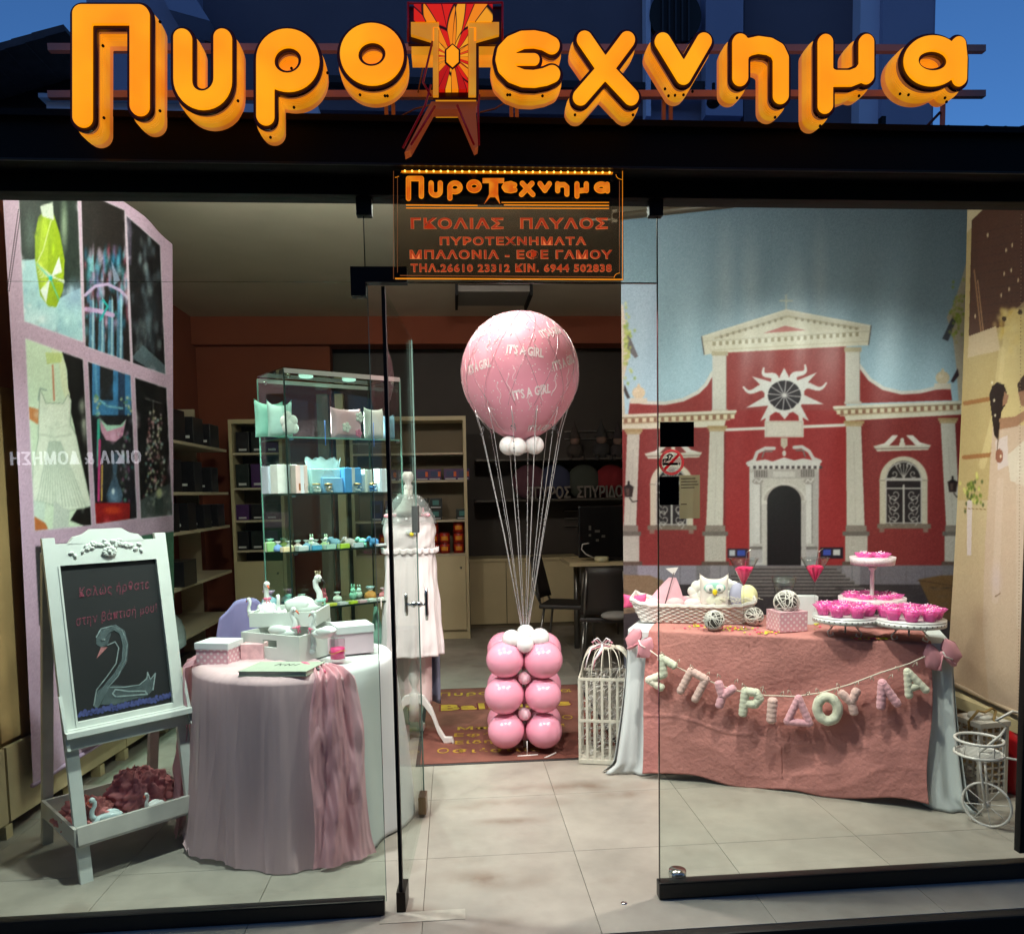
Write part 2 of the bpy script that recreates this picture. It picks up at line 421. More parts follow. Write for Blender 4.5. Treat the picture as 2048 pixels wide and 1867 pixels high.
# ================================================================ ground and street
g = MB(); g.bx((-30, -14, -.35), (30, 2.35, -.3)); g.build('road', mat('asphalt', (50, 50, 52), .85, .25, 6, bump=.3, bscale=60), kind='structure')
g = MB(); g.bx((-30, -.9, -.3), (30, 2.44, -.16)); g.build('pavement', mat('dark_paving', (36, 35, 34), .8, .2, 4, bump=.2), kind='structure')

# shop floor of 60 cm tiles
def tile_mat():
    m = bpy.data.materials.new('grey_porcelain'); m.use_nodes = True; nt = m.node_tree; N = nt.nodes; L = nt.links; b = N['Principled BSDF']
    geo = N.new('ShaderNodeNewGeometry'); oi = N.new('ShaderNodeObjectInfo')
    def noise(s, d=5, src=geo.outputs['Position']):
        n = N.new('ShaderNodeTexNoise'); n.inputs['Scale'].default_value = s; n.inputs['Detail'].default_value = d; L.new(src, n.inputs['Vector']); return n.outputs[0]
    def rng_(x, a, b_, c, d):
        r = N.new('ShaderNodeMapRange'); r.inputs[1].default_value = a; r.inputs[2].default_value = b_; r.inputs[3].default_value = c; r.inputs[4].default_value = d; L.new(x, r.inputs[0]); return r.outputs[0]
    def mth(op, a, b_):
        q = N.new('ShaderNodeMath'); q.operation = op
        for i, x in enumerate((a, b_)):
            if hasattr(x, 'links'): L.new(x, q.inputs[i])
            else: q.inputs[i].default_value = x
        return q.outputs[0]
    v = mth('MULTIPLY', rng_(noise(2.2), .3, .7, .76, 1.08), rng_(noise(14), .3, .7, .93, 1.04))
    v = mth('MULTIPLY', v, rng_(oi.outputs['Random'], 0, 1, .93, 1.05))
    base = N.new('ShaderNodeMix'); base.data_type = 'RGBA'; base.blend_type = 'MULTIPLY'; base.inputs[0].default_value = 1
    base.inputs[6].default_value = (*lin((160, 153, 142)), 1); L.new(v, base.inputs[7])
    # brown scuffs trodden in by the door
    acc = None
    for x, y, rx, ry in ((.24, 3.55, .3, .07), (.62, 3.72, .36, .09), (.2, 3.36, .2, .05), (-.2, 3.52, .1, .22), (.8, 3.6, .2, .06), (-.17, 2.62, .13, .09), (.1, 2.85, .25, .1)):
        vs = N.new('ShaderNodeVectorMath'); vs.operation = 'SUBTRACT'; L.new(geo.outputs['Position'], vs.inputs[0]); vs.inputs[1].default_value = (x, y, 0)
        vm = N.new('ShaderNodeVectorMath'); vm.operation = 'MULTIPLY'; L.new(vs.outputs[0], vm.inputs[0]); vm.inputs[1].default_value = (1/rx, 1/ry, 0)
        ln = N.new('ShaderNodeVectorMath'); ln.operation = 'LENGTH'; L.new(vm.outputs[0], ln.inputs[0])
        q = rng_(ln.outputs['Value'], .1, 1.15, 1, 0)
        acc = q if acc is None else mth('MAXIMUM', acc, q)
    acc = mth('MAXIMUM', mth('MULTIPLY', acc, rng_(noise(7), .35, .62, 0, .7)), rng_(noise(3.1, 9), .58, .74, 0, .35))
    mx = N.new('ShaderNodeMix'); mx.data_type = 'RGBA'; L.new(acc, mx.inputs[0]); L.new(base.outputs[2], mx.inputs[6]); mx.inputs[7].default_value = (*lin((98, 74, 56)), 1)
    L.new(mx.outputs[2], b.inputs['Base Color'])
    b.inputs['Roughness'].default_value = .42; L.new(rng_(noise(5), .3, .7, .36, .6), b.inputs['Roughness'])
    bp = N.new('ShaderNodeBump'); bp.inputs['Strength'].default_value = .12; bp.inputs['Distance'].default_value = .004; L.new(noise(40), bp.inputs['Height']); L.new(bp.outputs[0], b.inputs['Normal'])
    return m
TILE = tile_mat()
fl = MB(); fl.bx((-2.7, 2.46, -.2), (3.6, 9.2, -.0035)); floor = fl.build('floor', mat('grout', (118, 112, 102), .9, .2, 20), kind='structure')
tb = MB(); tb.box((0, 0, -.003), (.5982, .5982, .012), bev=.0015); t0 = tb.build('floor_tile', TILE, floor)
first = True
for i in range(-4, 6):
    for j in range(0, 11):
        o = t0 if first else t0.copy(); 
        if not first: link(o, floor)
        first = False; o.location = (-.137+.6*i+.3, 2.445+.6*j+.3, 0)
g = MB(); g.bx((-2.7, 2.40, -.17), (3.6, 2.444, .004), bev=.008); g.build('step_nosing', mat('dark_metal', (40, 38, 36), .5, metal=.3), kind='structure')
g = MB(); g.bx((-2.7, 2.405, -.3), (3.6, 2.46, -.17)); g.build('step_riser', mat('dark_riser', (16, 15, 14), .9, spec=.1), kind='structure')

# ================================================================ shell of the shop
def wallmat(n, c, **k): return mat(n, c, .85, .06, 3, bump=.08, bscale=30, **k)
ORANGE = wallmat('orange_plaster', (138, 72, 48)); CEIL = wallmat('ceiling_paint', (204, 192, 172)); CREAM = wallmat('cream_plaster', (200, 186, 160)); DARKW = mat('dark_slatwall', (58, 50, 44), .6, .1, 5)
g = MB(); g.bx((-2.72, 2.7, 0), (-2.6, 5.0, 3.4)); g.bx((-2.72, 5.0, 0), (-2.6, 8.9, 3.4)); g.build('wall_left', ORANGE, kind='structure')
g = MB(); g.bx((3.5, 2.7, 0), (3.62, 8.9, 3.4)); g.build('wall_right', CREAM, kind='structure')
g = MB(); g.bx((-2.7, 8.75, 0), (3.6, 8.9, 3.4)); g.build('wall_back', DARKW, kind='structure')
g = MB(); g.bx((-2.6, 8.32, 0), (-1.24, 8.5, 3.06)); g.build('wall_orange', ORANGE, kind='structure')
g = MB(); g.bx((-2.6, 8.2, 3.02), (3.5, 8.5, 3.3)); g.build('beam', ORANGE, kind='structure')
g = MB()
ps = [(2.72, ceil_z(2.72)), (4.2, 3.3), (8.9, 3.3), (8.9, 3.42), (4.2, 3.42), (2.72, ceil_z(2.72)+.05)]
g.prism(ps, (-2.72, 0, 0), (0, 1, 0), (0, 0, 1), (6.34, 0, 0)); g.build('ceiling', CEIL, kind='structure')
# hatch panel hanging under the ceiling at the rear
t = thing('ceiling_fixture', 'flat grey panel fixture with dark ends under the rear ceiling', 'ceiling lamp', D(985, 595, 6.9))
c = D(985, 592, 6.9); wv = (D(1050, 592, 6.9)-D(912, 592, 6.9)).length
g = MB(); g.box((c.x, 6.9, c.z), (wv, .5, .05)); g.build('panel', mat('grey_panel', (120, 115, 108), .5), t, world=True)
for s in (-1, 1): g = MB(); g.box((c.x+s*(wv/2+.012), 6.9, c.z-.01), (.024, .54, .1)); g.build('end_cap', BLACK, t, world=True)

# header over the glazing, with its profiles
HD = mat('black_header', (11, 10, 9), .7, .15, 4, spec=.2)
t = thing('shopfront_header', 'black header band running above the shop glazing', 'header', (0, YF, 2.44))
g = MB(); g.bx((-2.8, YF-.12, 2.5), (3.7, YF+.07, 2.625)); g.build('fascia', HD, t, world=True)
g = MB(); g.bx((-2.8, YF-.03, 2.445), (3.7, YF+.05, 2.5)); g.build('glazing_channel', HD, t, world=True)
g = MB(); g.bx((-2.8, YF-.128, 2.5), (3.7, YF-.12, 2.506)); g.build('trim_strip', mat('trim_grey', (60, 58, 54), .35, metal=.5), t, world=True)
g = MB(); g.bx((-2.8, YF-.14, 2.6255), (3.7, YF+.1, 2.645)); g.build('cap_flashing', HD, t, world=True)

# ================================================================ glazing
GL = glass('clear_glass', (244, 250, 247)); GLG = glass('greenish_glass', (240, 248, 244)); GE = mat('glass_edge_green', (130, 150, 142), .1, spec=.8)
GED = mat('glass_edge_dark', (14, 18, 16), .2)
xd = D(757, 1300, YF).x; xr = D(1318, 1300, YF).x; xt = D(728, 500, YF).x; zt = 2.175
t = thing('window_pane', 'greenish fixed glass pane left of the open door', 'window', (-1.4, YF, 0))
g = MB(); g.bx((-2.65, YF-.005, .05), (xd, YF+.005, zt)); g.bx((-2.65, YF-.005, zt), (xt, YF+.005, 2.45)); g.build('glass_sheet', GLG, t, world=True)
g = MB(); g.bx((xd, YF-.0055, .05), (xd+.0018, YF+.0055, zt)); g.build('glass_edge', GE, t, world=True)
g = MB(); g.bx((-2.65, YF-.02, .005), (xd-.005, YF+.02, .062), bev=.006); g.build('bottom_rail', mat('dark_rail', (34, 33, 32), .35, metal=.4), t, world=True)
t = thing('window_pane', 'clear fixed glass pane right of the doorway carrying the stickers', 'window', (1.7, YF, 0))
g = MB(); g.bx((xr, YF-.005, .06), (2.27, YF+.005, 2.45)); g.build('glass_sheet', GL, t, world=True)
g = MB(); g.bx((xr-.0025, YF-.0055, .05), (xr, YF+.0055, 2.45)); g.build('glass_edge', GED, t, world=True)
g = MB(); g.bx((xr-.008, YF-.022, .005), (2.3, YF+.022, .066), bev=.006); g.build('bottom_rail', _M['dark_rail'], t, world=True)
t = thing('transom_pane', 'clear glass transom pane above the open doorway', 'window', (.2, YF, zt))
g = MB(); g.bx((xt+.003, YF-.005, zt), (xr-.004, YF+.005, 2.45)); g.build('glass_sheet', glass('transom_glass', (232, 240, 238)), t, world=True)
g = MB(); g.bx((xt+.003, YF-.0055, zt-.003), (xr-.004, YF+.0055, zt)); g.bx((xt+.0005, YF-.0055, zt), (xt+.003, YF+.0055, 2.45)); g.build('glass_edge', GED, t, world=True)
# patch fittings
for (u, v, w, h, lab) in ((728, 403, 30, 24, 'small black clamp at the top left corner of the glass transom'), (1310, 403, 28, 28, 'small black clamp at the top right corner of the glass transom')):
    p = D(u, v, YF); s = YF/F_PX
    g = MB(); g.box((p.x, YF, p.z-.02), (w*s, .036, h*s*.9+.02), bev=.003); o = g.build('glass_clamp', BLACK); tag(o, lab, 'clamp')
post = MB(); px_ = D(2056, 1000, YF).x; post.bx((px_, YF-.015, .1), (px_+.07, YF+.015, 2.45)); o = post.build('window_post', BLACK); tag(o, 'thin black upright post at the right end of the glazing', 'post')
k = thing('floor_stop', 'round chrome knob standing on the floor behind the right rail', 'door stop', Zp(1355, 1782, 0.0))
CHR = mat('chrome', (200, 200, 198), .15, metal=1)
g = MB(); g.lathe([(.026, 0), (.026, .03), (.024, .055)], n=20); g.build('stem', CHR, k)
g = MB(); g.lathe([(.0, .055), (.031, .055), (.033, .07), (.031, .084), (.0, .086)], n=24); g.build('cap', CHR, k)
p = Zp(1248, 1806, .001); g = MB(); g.lathe([(.0, 0), (.011, 0), (.012, .003), (.006, .006), (0, .006)], p, 16); o = g.build('floor_socket', CHR); tag(o, 'small round metal bolt socket set in the floor tiles by the doorway', 'socket')

# open glass door, swung 88 degrees inwards
hx = D(787, 1300, YF).x
Ldir = Vector((math.sin(math.radians(3.2)), math.cos(math.radians(3.2)), 0)); DW = .88
t = thing('glass_door', 'frameless glass door standing open inwards with black hinge edge', 'door', (hx, YF, 0))
def along(a, z, o_=0): p = Vector((hx, YF, z))+Ldir*a; n = Vector((Ldir.y, -Ldir.x, 0)); return p+n*o_
def slab(b, a0, a1, z0, z1, w):
    vs = [along(a, z, o_) for a in (a0, a1) for o_ in (-w, w) for z in (z0, z1)]
    b.add(vs, [(0, 1, 3, 2), (4, 6, 7, 5), (0, 4, 5, 1), (2, 3, 7, 6), (0, 2, 6, 4), (1, 5, 7, 3)])
g = MB(); slab(g, .03, DW, .015, zt-.02, .005); g.build('glass_sheet', glass('door_glass', (247, 251, 249), ior=1.03), t, world=True)
g = MB(); slab(g, .004, .03, .012, zt-.012, .006); g.build('edge_strip', BLACK, t, world=True)
g = MB(); slab(g, DW, DW+.002, .015, zt-.02, .0032); g.build('glass_edge', GE, t, world=True)
g = MB(); slab(g, 0, .1, .004, .075, .016); g.build('bottom_patch', mat('patch_dark', (40, 34, 28), .4, metal=.7), t, world=True)
hb = MB(); a = DW-.1
for s in (-1, 1):
    L_ = .072 if s > 0 else .05
    hb.tube([along(a, .985-L_, s*.045), along(a, .985-L_*.6, s*.045), along(a, .985, s*.045), along(a, .985+L_*.6, s*.045), along(a, .985+L_, s*.045)], [.006, .009, .0075, .009, .006], 12)
    hb.tube([along(a, .985, 0), along(a, .985, s*.05)], .007, 8); hb.ball(along(a, .985, s*.012), .014, n=12, m=8)
hb.build('handle', CHR, t, world=True)
g = MB(); slab(g, DW-.09, DW-.005, .02, .1, .017); g.build('lock_box', mat('old_brass', (120, 100, 80), .35, metal=.9), t, world=True)
g = MB(); slab(g, DW-.06, DW-.005, 1.30, 1.42, .014); g.build('edge_latch', mat('grey_steel', (120, 120, 118), .35, metal=.6), t, world=True)
# pivot patch at the head and the floor spring plate
g = MB(); a0, a1 = D(702, 546, YF), D(815, 572, YF); g.bx((a0.x, YF-.022, zt-.005), (a1.x, YF+.022, zt+.045)); g.bx((a0.x, YF-.022, zt-.048), (a0.x+.048, YF+.022, zt-.005)); 
tag(g.build('pivot_fitting', BLACK), 'black L-shaped pivot fitting holding the top of the open door', 'hinge')
c0, c1 = Zp(808, 1835, .0), Zp(930, 1806, .0)
g = MB(); g.bx((hx-.07, c0.y-.035, -.002), (c1.x, c0.y+.03, .005)); tag(g.build('floor_spring_plate', mat('worn_steel', (176, 170, 158), .4, .15, 30, metal=.35)), 'worn steel floor spring plate at the foot of the door', 'hinge plate')

# stickers on the right pane
ys = YF-.0075
def sticker(name, u0, v0, u1, v1, m_, lab, cat):
    a, b = D(u0, v0, ys), D(u1, v1, ys); g = MB(); g.bx((a.x, ys, b.z), (b.x, ys+.001, a.z)); return tag(g.build(name, m_), lab, cat)
SB = mat('sticker_black', (8, 8, 8), .9, spec=.05)
sticker('sticker', 1320, 844, 1388, 893, SB, 'wide plain black sticker above the no smoking sign', 'sticker')
sticker('sticker', 1319, 953, 1358, 1009, SB, 'narrow plain black sticker below the no smoking sign', 'sticker')
t = thing('no_smoking_sticker', 'round red no smoking sticker on the right glass pane', 'sticker', D(1343, 924, ys))
P = D(1343, 924, ys); s = ys/F_PX
q = MB(); q.prism([(26*s*math.cos(a*PI/24), 26*s*math.sin(a*PI/24)) for a in range(48)], (0, .0004, 0), (1, 0, 0), (0, 0, 1), (0, .0006, 0)); q.build('backing', film('frosted_film', (206, 196, 190), .35), t)
RED = film('sign_red', (236, 40, 56), .85); r = MB()
ring = lambda R, y: [(R*s*math.cos(2*PI*k/48), y, R*s*math.sin(2*PI*k/48)) for k in range(48)]
A_, B_ = ring(26, -.0006), ring(20.5, -.0006); r.add(A_+B_, [(i, (i+1) % 48, 48+(i+1) % 48, 48+i) for i in range(48)])
w = 2.8; dg = math.radians(45); ca, sa = math.cos(dg), math.sin(dg)
r.prism([((x*ca-y*sa)*s, (x*sa+y*ca)*s) for x, y in ((-21, -w), (21, -w), (21, w), (-21, w))], (0, -.0007, 0), (1, 0, 0), (0, 0, 1), (0, .0003, 0)); r.build('red_ring_and_bar', RED, t)
cg = MB(); cg.prism([(x*s, y*s) for x, y in ((-18, -6), (13, -6), (13, -1), (-18, -1))], (0, -.0002, 0), (1, 0, 0), (0, 0, 1), (0, .0003, 0))
cg.prism([(x*s, y*s) for x, y in ((15, -6), (17, -6), (17, -1), (15, -1))], (0, -.0002, 0), (1, 0, 0), (0, 0, 1), (0, .0003, 0))
cg.build('cigarette', SB, t)
sm = contours([[(x*s, y*s) for x, y in ((-17, 1), (-17, 5), (-12, 6), (-8, 7), (-6, 11), (-9, 13), (-5, 16), (0, 15))], [(x*s, y*s) for x, y in ((-13, 1), (-9, 4), (-3, 6), (-1, 10), (2, 13))]], 1.3*s, .6*s)
mesh_obj('smoke', outline_mesh(sm, frame((0, -.0002, 0), (1, 0, 0), (0, 0, 1)), None, .0002), SB, t)
t = thing('paper_notice', 'faded beige paper notice taped on the glass beside the narrow black sticker', 'notice', D(1380, 995, ys))
a, b = D(1359, 950, ys), D(1400, 1036, ys); g = MB(); g.bx((a.x, ys+.0002, b.z), (b.x, ys+.0008, a.z)); g.build('paper', film('faded_paper', (190, 180, 150), .8), t, world=True)
g = MB()
for v, w in ((957, 30), (963, 34), (969, 36), (975, 28), (1008, 12)):
    a = D(1362, v, ys); g.bx((a.x, ys-.0004, a.z-.0018), (a.x+w*s, ys+.0001, a.z+.0018))
g.build('print', mat('faded_print', (95, 80, 66), .8), t, world=True)

# ================================================================ building across the street, seen mirrored in the glass
t = thing('opposite_building', 'dark building across the street with a lit sign over its door', 'building', (0, -9, -.16))
g = MB(); g.bx((-14, -9.4, -.3), (16, -9, 9.5)); g.build('wall', mat('dim_plaster', (60, 56, 50), .9, .1, 1), t, world=True)
for x in (-9, -5, 2, 6, 10):
    for z in (4.6,):
        f = MB(); f.bx((x, -9.0, z), (x+1.2, -8.95, z+1.6)); w_ = f.build('window', mat('dim_shutter', (44, 50, 46), .6), t, world=True)
g = MB(); g.bx((-2, -9.0, 0), (1.6, -8.96, 2.3)); g.build('shutter', mat('dim_steel', (52, 52, 54), .5), t, world=True)
# mirror image of a point (x, y) in the glass lies at (x, 2*YF-y)
ycs = -8.9; Yv = 2*YF-ycs
p0, p1 = D(22, 915, Yv), D(282, 915, Yv)
wt = (p1-p0).length; zc = (p0.z+p1.z)/2
me = fit(text_mesh('ΟΙΚΙΑ & ΔΟΜΗΣΗ', 1, .02, .012, 1.15), wt, .235)
me.transform(frame(((p0.x+p1.x)/2, ycs, zc), (-1, 0, 0), (0, 0, 1)))
me.transform(Matrix.Translation((0, 0, 0)))
mesh_obj('lit_lettering', me, glow('cool_letter_light', (235, 235, 245), 5.5), t); bpy.data.objects['lit_lettering'].matrix_basis = wm(t).inverted()
# ================================================================ upper storey and neighbours behind the sign
YB = 6.0
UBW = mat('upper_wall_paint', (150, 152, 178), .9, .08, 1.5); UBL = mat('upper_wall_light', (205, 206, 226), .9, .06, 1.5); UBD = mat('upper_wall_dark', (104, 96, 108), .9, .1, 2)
t = thing('upper_storey', 'grey upper storey wall with round vent rising behind the sign', 'building', D(1000, 280, YB))
def ub(name, u0, v0, u1, v1, m_, dy=0., th=.1, par=None):
    a, b = D(u0, v0, YB+dy), D(u1, v1, YB+dy); g = MB(); g.bx((a.x, YB+dy, b.z), (b.x, YB+dy+th, a.z)); return g.build(name, m_, par or t, world=True)
ub('wall', 150, -400, 1862, 420, UBW, .3, .3)
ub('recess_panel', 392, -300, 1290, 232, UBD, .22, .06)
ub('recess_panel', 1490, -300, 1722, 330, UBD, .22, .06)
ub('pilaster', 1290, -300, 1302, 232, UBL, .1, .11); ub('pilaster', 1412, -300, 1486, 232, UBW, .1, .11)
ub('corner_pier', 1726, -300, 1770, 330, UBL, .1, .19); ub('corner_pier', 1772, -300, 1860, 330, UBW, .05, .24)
ub('sill_band', 636, 232, 1660, 246, UBL, -.05, .14)
ub('lower_wall', 636, 247, 1660, 330, mat('upper_wall_low', (120, 116, 146), .9), .05, .1)
ub('lintel', 640, 150, 1290, 178, mat('upper_beam', (50, 46, 50), .9), .12, .09); ub('lintel', 1302, 160, 1410, 182, _M['upper_beam'], .12, .09)
# round vent with bars
c = D(1349, 36, YB+.12); R = 52*YB/F_PX
g = MB(); g.add([(c.x+R*math.cos(a*PI/20), c.y, c.z+R*math.sin(a*PI/20)) for a in range(40)], [tuple(range(40))]); g.prism([(R*math.cos(a*PI/20), R*math.sin(a*PI/20)) for a in range(40)], (c.x, c.y-.03, c.z), (1, 0, 0), (0, 0, 1), (0, .05, 0))
vt = g.build('round_vent', mat('vent_dark', (16, 13, 14), .7), t, world=True)
for u in (1325, 1338, 1351, 1364, 1377):
    g = MB(); a = D(u, 0, YB+.08); g.bx((a.x-.006, YB+.07, c.z-R*.96), (a.x+.006, YB+.085, c.z+R*.96)); o = g.build('vent_bar', mat('vent_bar', (44, 40, 44), .6), t, world=True)
# slanting eave at top left
g = MB(); P = [D(u, v, YB+.02) for u, v in ((318, -120), (372, -30), (430, 62), (350, 40), (300, -60))]
g.prism([(p.x, p.z) for p in P], (0, YB-.1, 0), (1, 0, 0), (0, 0, 1), (0, .3, 0)); g.build('eave_bracket', mat('eave_paint', (150, 156, 184), .9), t, world=True)
g = MB(); p = D(1427, 196, 5.6); g.tube([(p.x, p.y, p.z+.1), (p.x, p.y, p.z)], .012); g.ball((p.x, p.y, p.z-.03), .05, (1, 1, .8)); g.build('bulkhead_lamp', BLACK, t, world=True)
for u, v, lab in ((1768, 255, 0),):
    a, b = D(1764, 232, 5.5), D(1771, 300, 5.5); g = MB(); g.bx((a.x, 5.5, b.z), (b.x, 5.55, a.z)); g.build('pipe_stub', BLACK, t, world=True)
# pale parapet wall at left
t2 = thing('parapet_wall', 'pale blue-grey parapet wall with coping behind the first letters', 'wall', D(360, 290, 4.9))
a, b = D(92, 200, 4.9), D(640, 335, 4.9); g = MB(); g.bx((a.x, 4.9, b.z), (b.x, 5.05, a.z)); g.build('wall', UBL, t2, world=True)
a, b = D(76, 186, 4.85), D(400, 201, 4.85); g = MB(); g.bx((a.x, 4.85, b.z), (b.x, 5.1, a.z)); g.build('coping', mat('coping_paint', (170, 176, 190), .8), t2, world=True)
a, b = D(640, 252, 4.95), D(645, 420, 4.95)
# neighbouring tiled roof at the far left
t3 = thing('tiled_roof', 'dark tiled roof sloping up towards the parapet at the left edge', 'roof', D(40, 250, 7.5))
TL_ = mat('dark_roof_tile', (70, 66, 72), .85, .25, 8)
g = MB(); g.prism([(D(u, v, 7.5).x, D(u, v, 7.5).z) for u, v in ((-60, 195), (150, 148), (150, 232), (-60, 236))], (0, 7.55, 0), (1, 0, 0), (0, 0, 1), (0, .5, 0)); g.build('gable_board', mat('gable_dark', (32, 30, 34), .9), t3, world=True)
k = 0
for i in range(6):
    u = -70+i*38; v = 190-i*11.5
    p, q = D(u, v, 7.4), D(u+60, v-16, 7.4)
    g = MB(); g.bar(p, q, .9, .055, (0, 0, 1)); g.build('roof_tile', TL_, t3, world=True)
a, b = D(-60, 236, 7.3), D(92, 246, 7.3); g = MB(); g.tube([(a.x, 7.3, (a.z+b.z)/2), (b.x, 7.3, (a.z+b.z)/2)], .028, 10); g.build('gutter', mat('gutter_paint', (180, 184, 206), .5), t3, world=True)
a, b = D(-60, 247, 7.6), D(92, 420, 7.6); g = MB(); g.bx((a.x, 7.6, b.z), (b.x, 7.7, a.z)); g.build('wall', mat('neighbour_dark', (36, 36, 40), .9), t3, world=True)
# ridge of pantiles at right, above the header
t4 = thing('ridge_roof', 'dark ridge of curved roof tiles at the right edge under the blue sky', 'roof', D(1960, 300, 7.0))
for i in range(9):
    p = D(1840+i*36, 284+(i % 2)*1.5, 7.0); g = MB(); g.tube([(p.x, 6.6, p.z-.12), (p.x, 7.4, p.z-.02)], .085, 12); g.build('ridge_tile', TL_, t4, world=True)
a, b = D(1770, 292, 7.2), D(2200, 420, 7.2); g = MB(); g.bx((a.x, 7.2, b.z), (b.x, 7.3, a.z)); g.build('wall', _M['neighbour_dark'], t4, world=True)

# ================================================================ the big sign: letters in front of deep glowing bodies
YS = 2.40
def letter(name_label, strokes, hw, ob=6.2, body=7.5, off=.040, dep=.07, screws=()):
    """strokes in photograph pixels, lying on the plane of the letter faces"""
    k = YS/F_PX; S = [thin([(D(u, v, YS).x, D(u, v, YS).z) for u, v in st], getattr(st, 'pen', 0)*k) for st in strokes]
    cx = sum(p[0] for st in S for p in st)/sum(len(st) for st in S)
    L_ = S
    base = frame((0, YS, 0), (1, 0, 0), (0, 0, 1))
    R_ = (hw+body)*k; parts_ = []
    for (r_, y0, d_, mi) in ((.66, .032, .008, 0), (.78, .034, .008, 0), (.87, .037, .008, 0), (.94, .041, .010, 0), (.98, .047, .010, 0), (1.0, .054, .030, 0), (.98, .084, .016, 1), (.94, .100, .012, 1)):
        me_ = outline_mesh(contours(L_, R_*r_, 2.8*k), Matrix.Translation((0, y0+d_/2, 0)) @ base, None, d_); parts_.append((me_, mi))
    bm = bmesh.new(); cnt = []
    for me_, mi in parts_: n0 = len(bm.faces); bm.from_mesh(me_); bm.faces.ensure_lookup_table(); cnt.append((n0, len(bm.faces), mi)); bpy.data.meshes.remove(me_)
    bm.faces.ensure_lookup_table()
    for n0, n1, mi in cnt:
        for q_ in range(n0, n1): bm.faces[q_].material_index = mi
    bo = bpy.data.meshes.new('letter'); bm.to_mesh(bo); bm.free()
    mi_ = np.empty(len(bo.polygons), np.int32); bo.polygons.foreach_get('material_index', mi_)
    b = mesh_obj('letter', bo, BODY, SIGN); bo.materials.append(BODYS); bo.polygons.foreach_set('material_index', mi_)
    b.matrix_basis = wm(SIGN).inverted(); b['label'] = name_label
    for p_ in b.data.polygons: p_.use_smooth = False
    f = mesh_obj('letter_trim', outline_mesh(contours(L_, (hw+ob)*k, 2.6*k), Matrix.Translation((0, .009, 0)) @ base, None, .012), TRIM, b)
    s_ = mesh_obj('side_return', outline_mesh(contours(L_, (hw+ob-3)*k, 3*k), Matrix.Translation((0, .024, 0)) @ base, None, .018), RETN, b)
    f = mesh_obj('letter_face', outline_mesh(contours(L_, hw*k, 2.2*k), Matrix.Translation((0, -.002, 0)) @ base, None, .010, .002), FACE, b)
    if screws:
        g = MB()
        for u, v in screws:
            p = D(u, v, YS+off-.002); g.ball((p.x, p.y, p.z), .0045, n=8, m=6)
        g.build('screws', BLACK, b, world=True, kind='stuff')
    return b
def emitter(name, c1, c2, s, scale, diff=(200, 120, 40)):
    m = bpy.data.materials.new(name); m.use_nodes = True; nt = m.node_tree; N = nt.nodes; L = nt.links; b = N['Principled BSDF']
    tc = N.new('ShaderNodeTexCoord'); nz = N.new('ShaderNodeTexNoise'); nz.inputs['Scale'].default_value = scale; nz.inputs['Detail'].default_value = 2
    L.new(tc.outputs['Object'], nz.inputs['Vector']); mx = N.new('ShaderNodeMix'); mx.data_type = 'RGBA'
    mr = N.new('ShaderNodeMapRange'); mr.inputs[1].default_value = .35; mr.inputs[2].default_value = .65; L.new(nz.outputs[0], mr.inputs[0]); L.new(mr.outputs[0], mx.inputs[0])
    mx.inputs[6].default_value = (*lin(c1), 1); mx.inputs[7].default_value = (*lin(c2), 1)
    L.new(mx.outputs[2], b.inputs['Emission Color']); b.inputs['Emission Strength'].default_value = s
    b.inputs['Base Color'].default_value = (*lin(diff), 1); b.inputs['Roughness'].default_value = .35
    _M[name] = m; return m
FACE = emitter('orange_lit_face', (255, 146, 8), (255, 170, 14), 1.0, 5)
BODY = emitter('amber_lit_body', (236, 146, 14), (248, 172, 34), .6, 11, (230, 150, 90))
BODYS = emitter('amber_body_side', (206, 112, 34), (226, 140, 60), .55, 11, (226, 150, 110))
TRIM = mat('maroon_trim', (64, 8, 4), .35); RETN = mat('smoky_return', (130, 84, 50), .2, emit=(170, 100, 50), es=.55)
SIGN = thing('shop_sign', 'large glowing orange letter sign on metal rails above the shopfront', 'sign', (.2, YS+.1, 2.6))
circ = lambda cx, cy, rx, ry: [arc(cx, cy, rx, ry, 0, 360, 40)]
letter('tall amber capital letter with a flat top', [[(166, 236), (166, 31), (280, 31), (280, 213)]], 17.5, screws=((206, 92), (208, 236), (320, 44), (320, 222)))
letter('amber letter like a rounded cup', [[(366, 78), (366, 158)]+arc(406, 160, 40, 42, 180, 0, 20)[:0]+[(406-40*math.cos(a*PI/16), 160+42*math.sin(a*PI/16)) for a in range(17)]+[(446, 78)]], 16.5, screws=((476, 202), (366, 228)))
letter('amber letter with a ring and a long left stem', circ(576, 122, 45, 44)+[[(531, 122), (531, 233)]], 16.5, screws=((583, 137), (588, 215), (655, 146), (541, 275)))
letter('first round amber ring letter', circ(744, 110, 45.5, 43), 17, screws=((720, 190), (775, 192), (770, 192)))
letter('amber letter shaped like a rounded e with middle bar', [[(1103, 92), (1088, 84), (1068, 80), (1045, 81), (1024, 90), (1010, 105), (1007, 120), (1011, 136), (1025, 150), (1046, 158), (1068, 159), (1090, 155), (1104, 149)], thin([(1012, 120), (1068, 120)], 5)], 15.5, screws=((1015, 190), (1085, 192), (1020, 190)))
letter('amber letter with two crossed strokes', [[(1169, 80), (1209, 138), (1262, 195)], [(1254, 81), (1216, 132), (1161, 195)]], 15, screws=((1150, 230), (1266, 230)))
letter('amber letter shaped like a wide wedge', [[(1325, 84), (1367, 153)], [(1407, 84), (1367, 153)]], 15.5, screws=((1330, 178), (1337, 192), (1350, 191), (1367, 190), (1385, 183)))
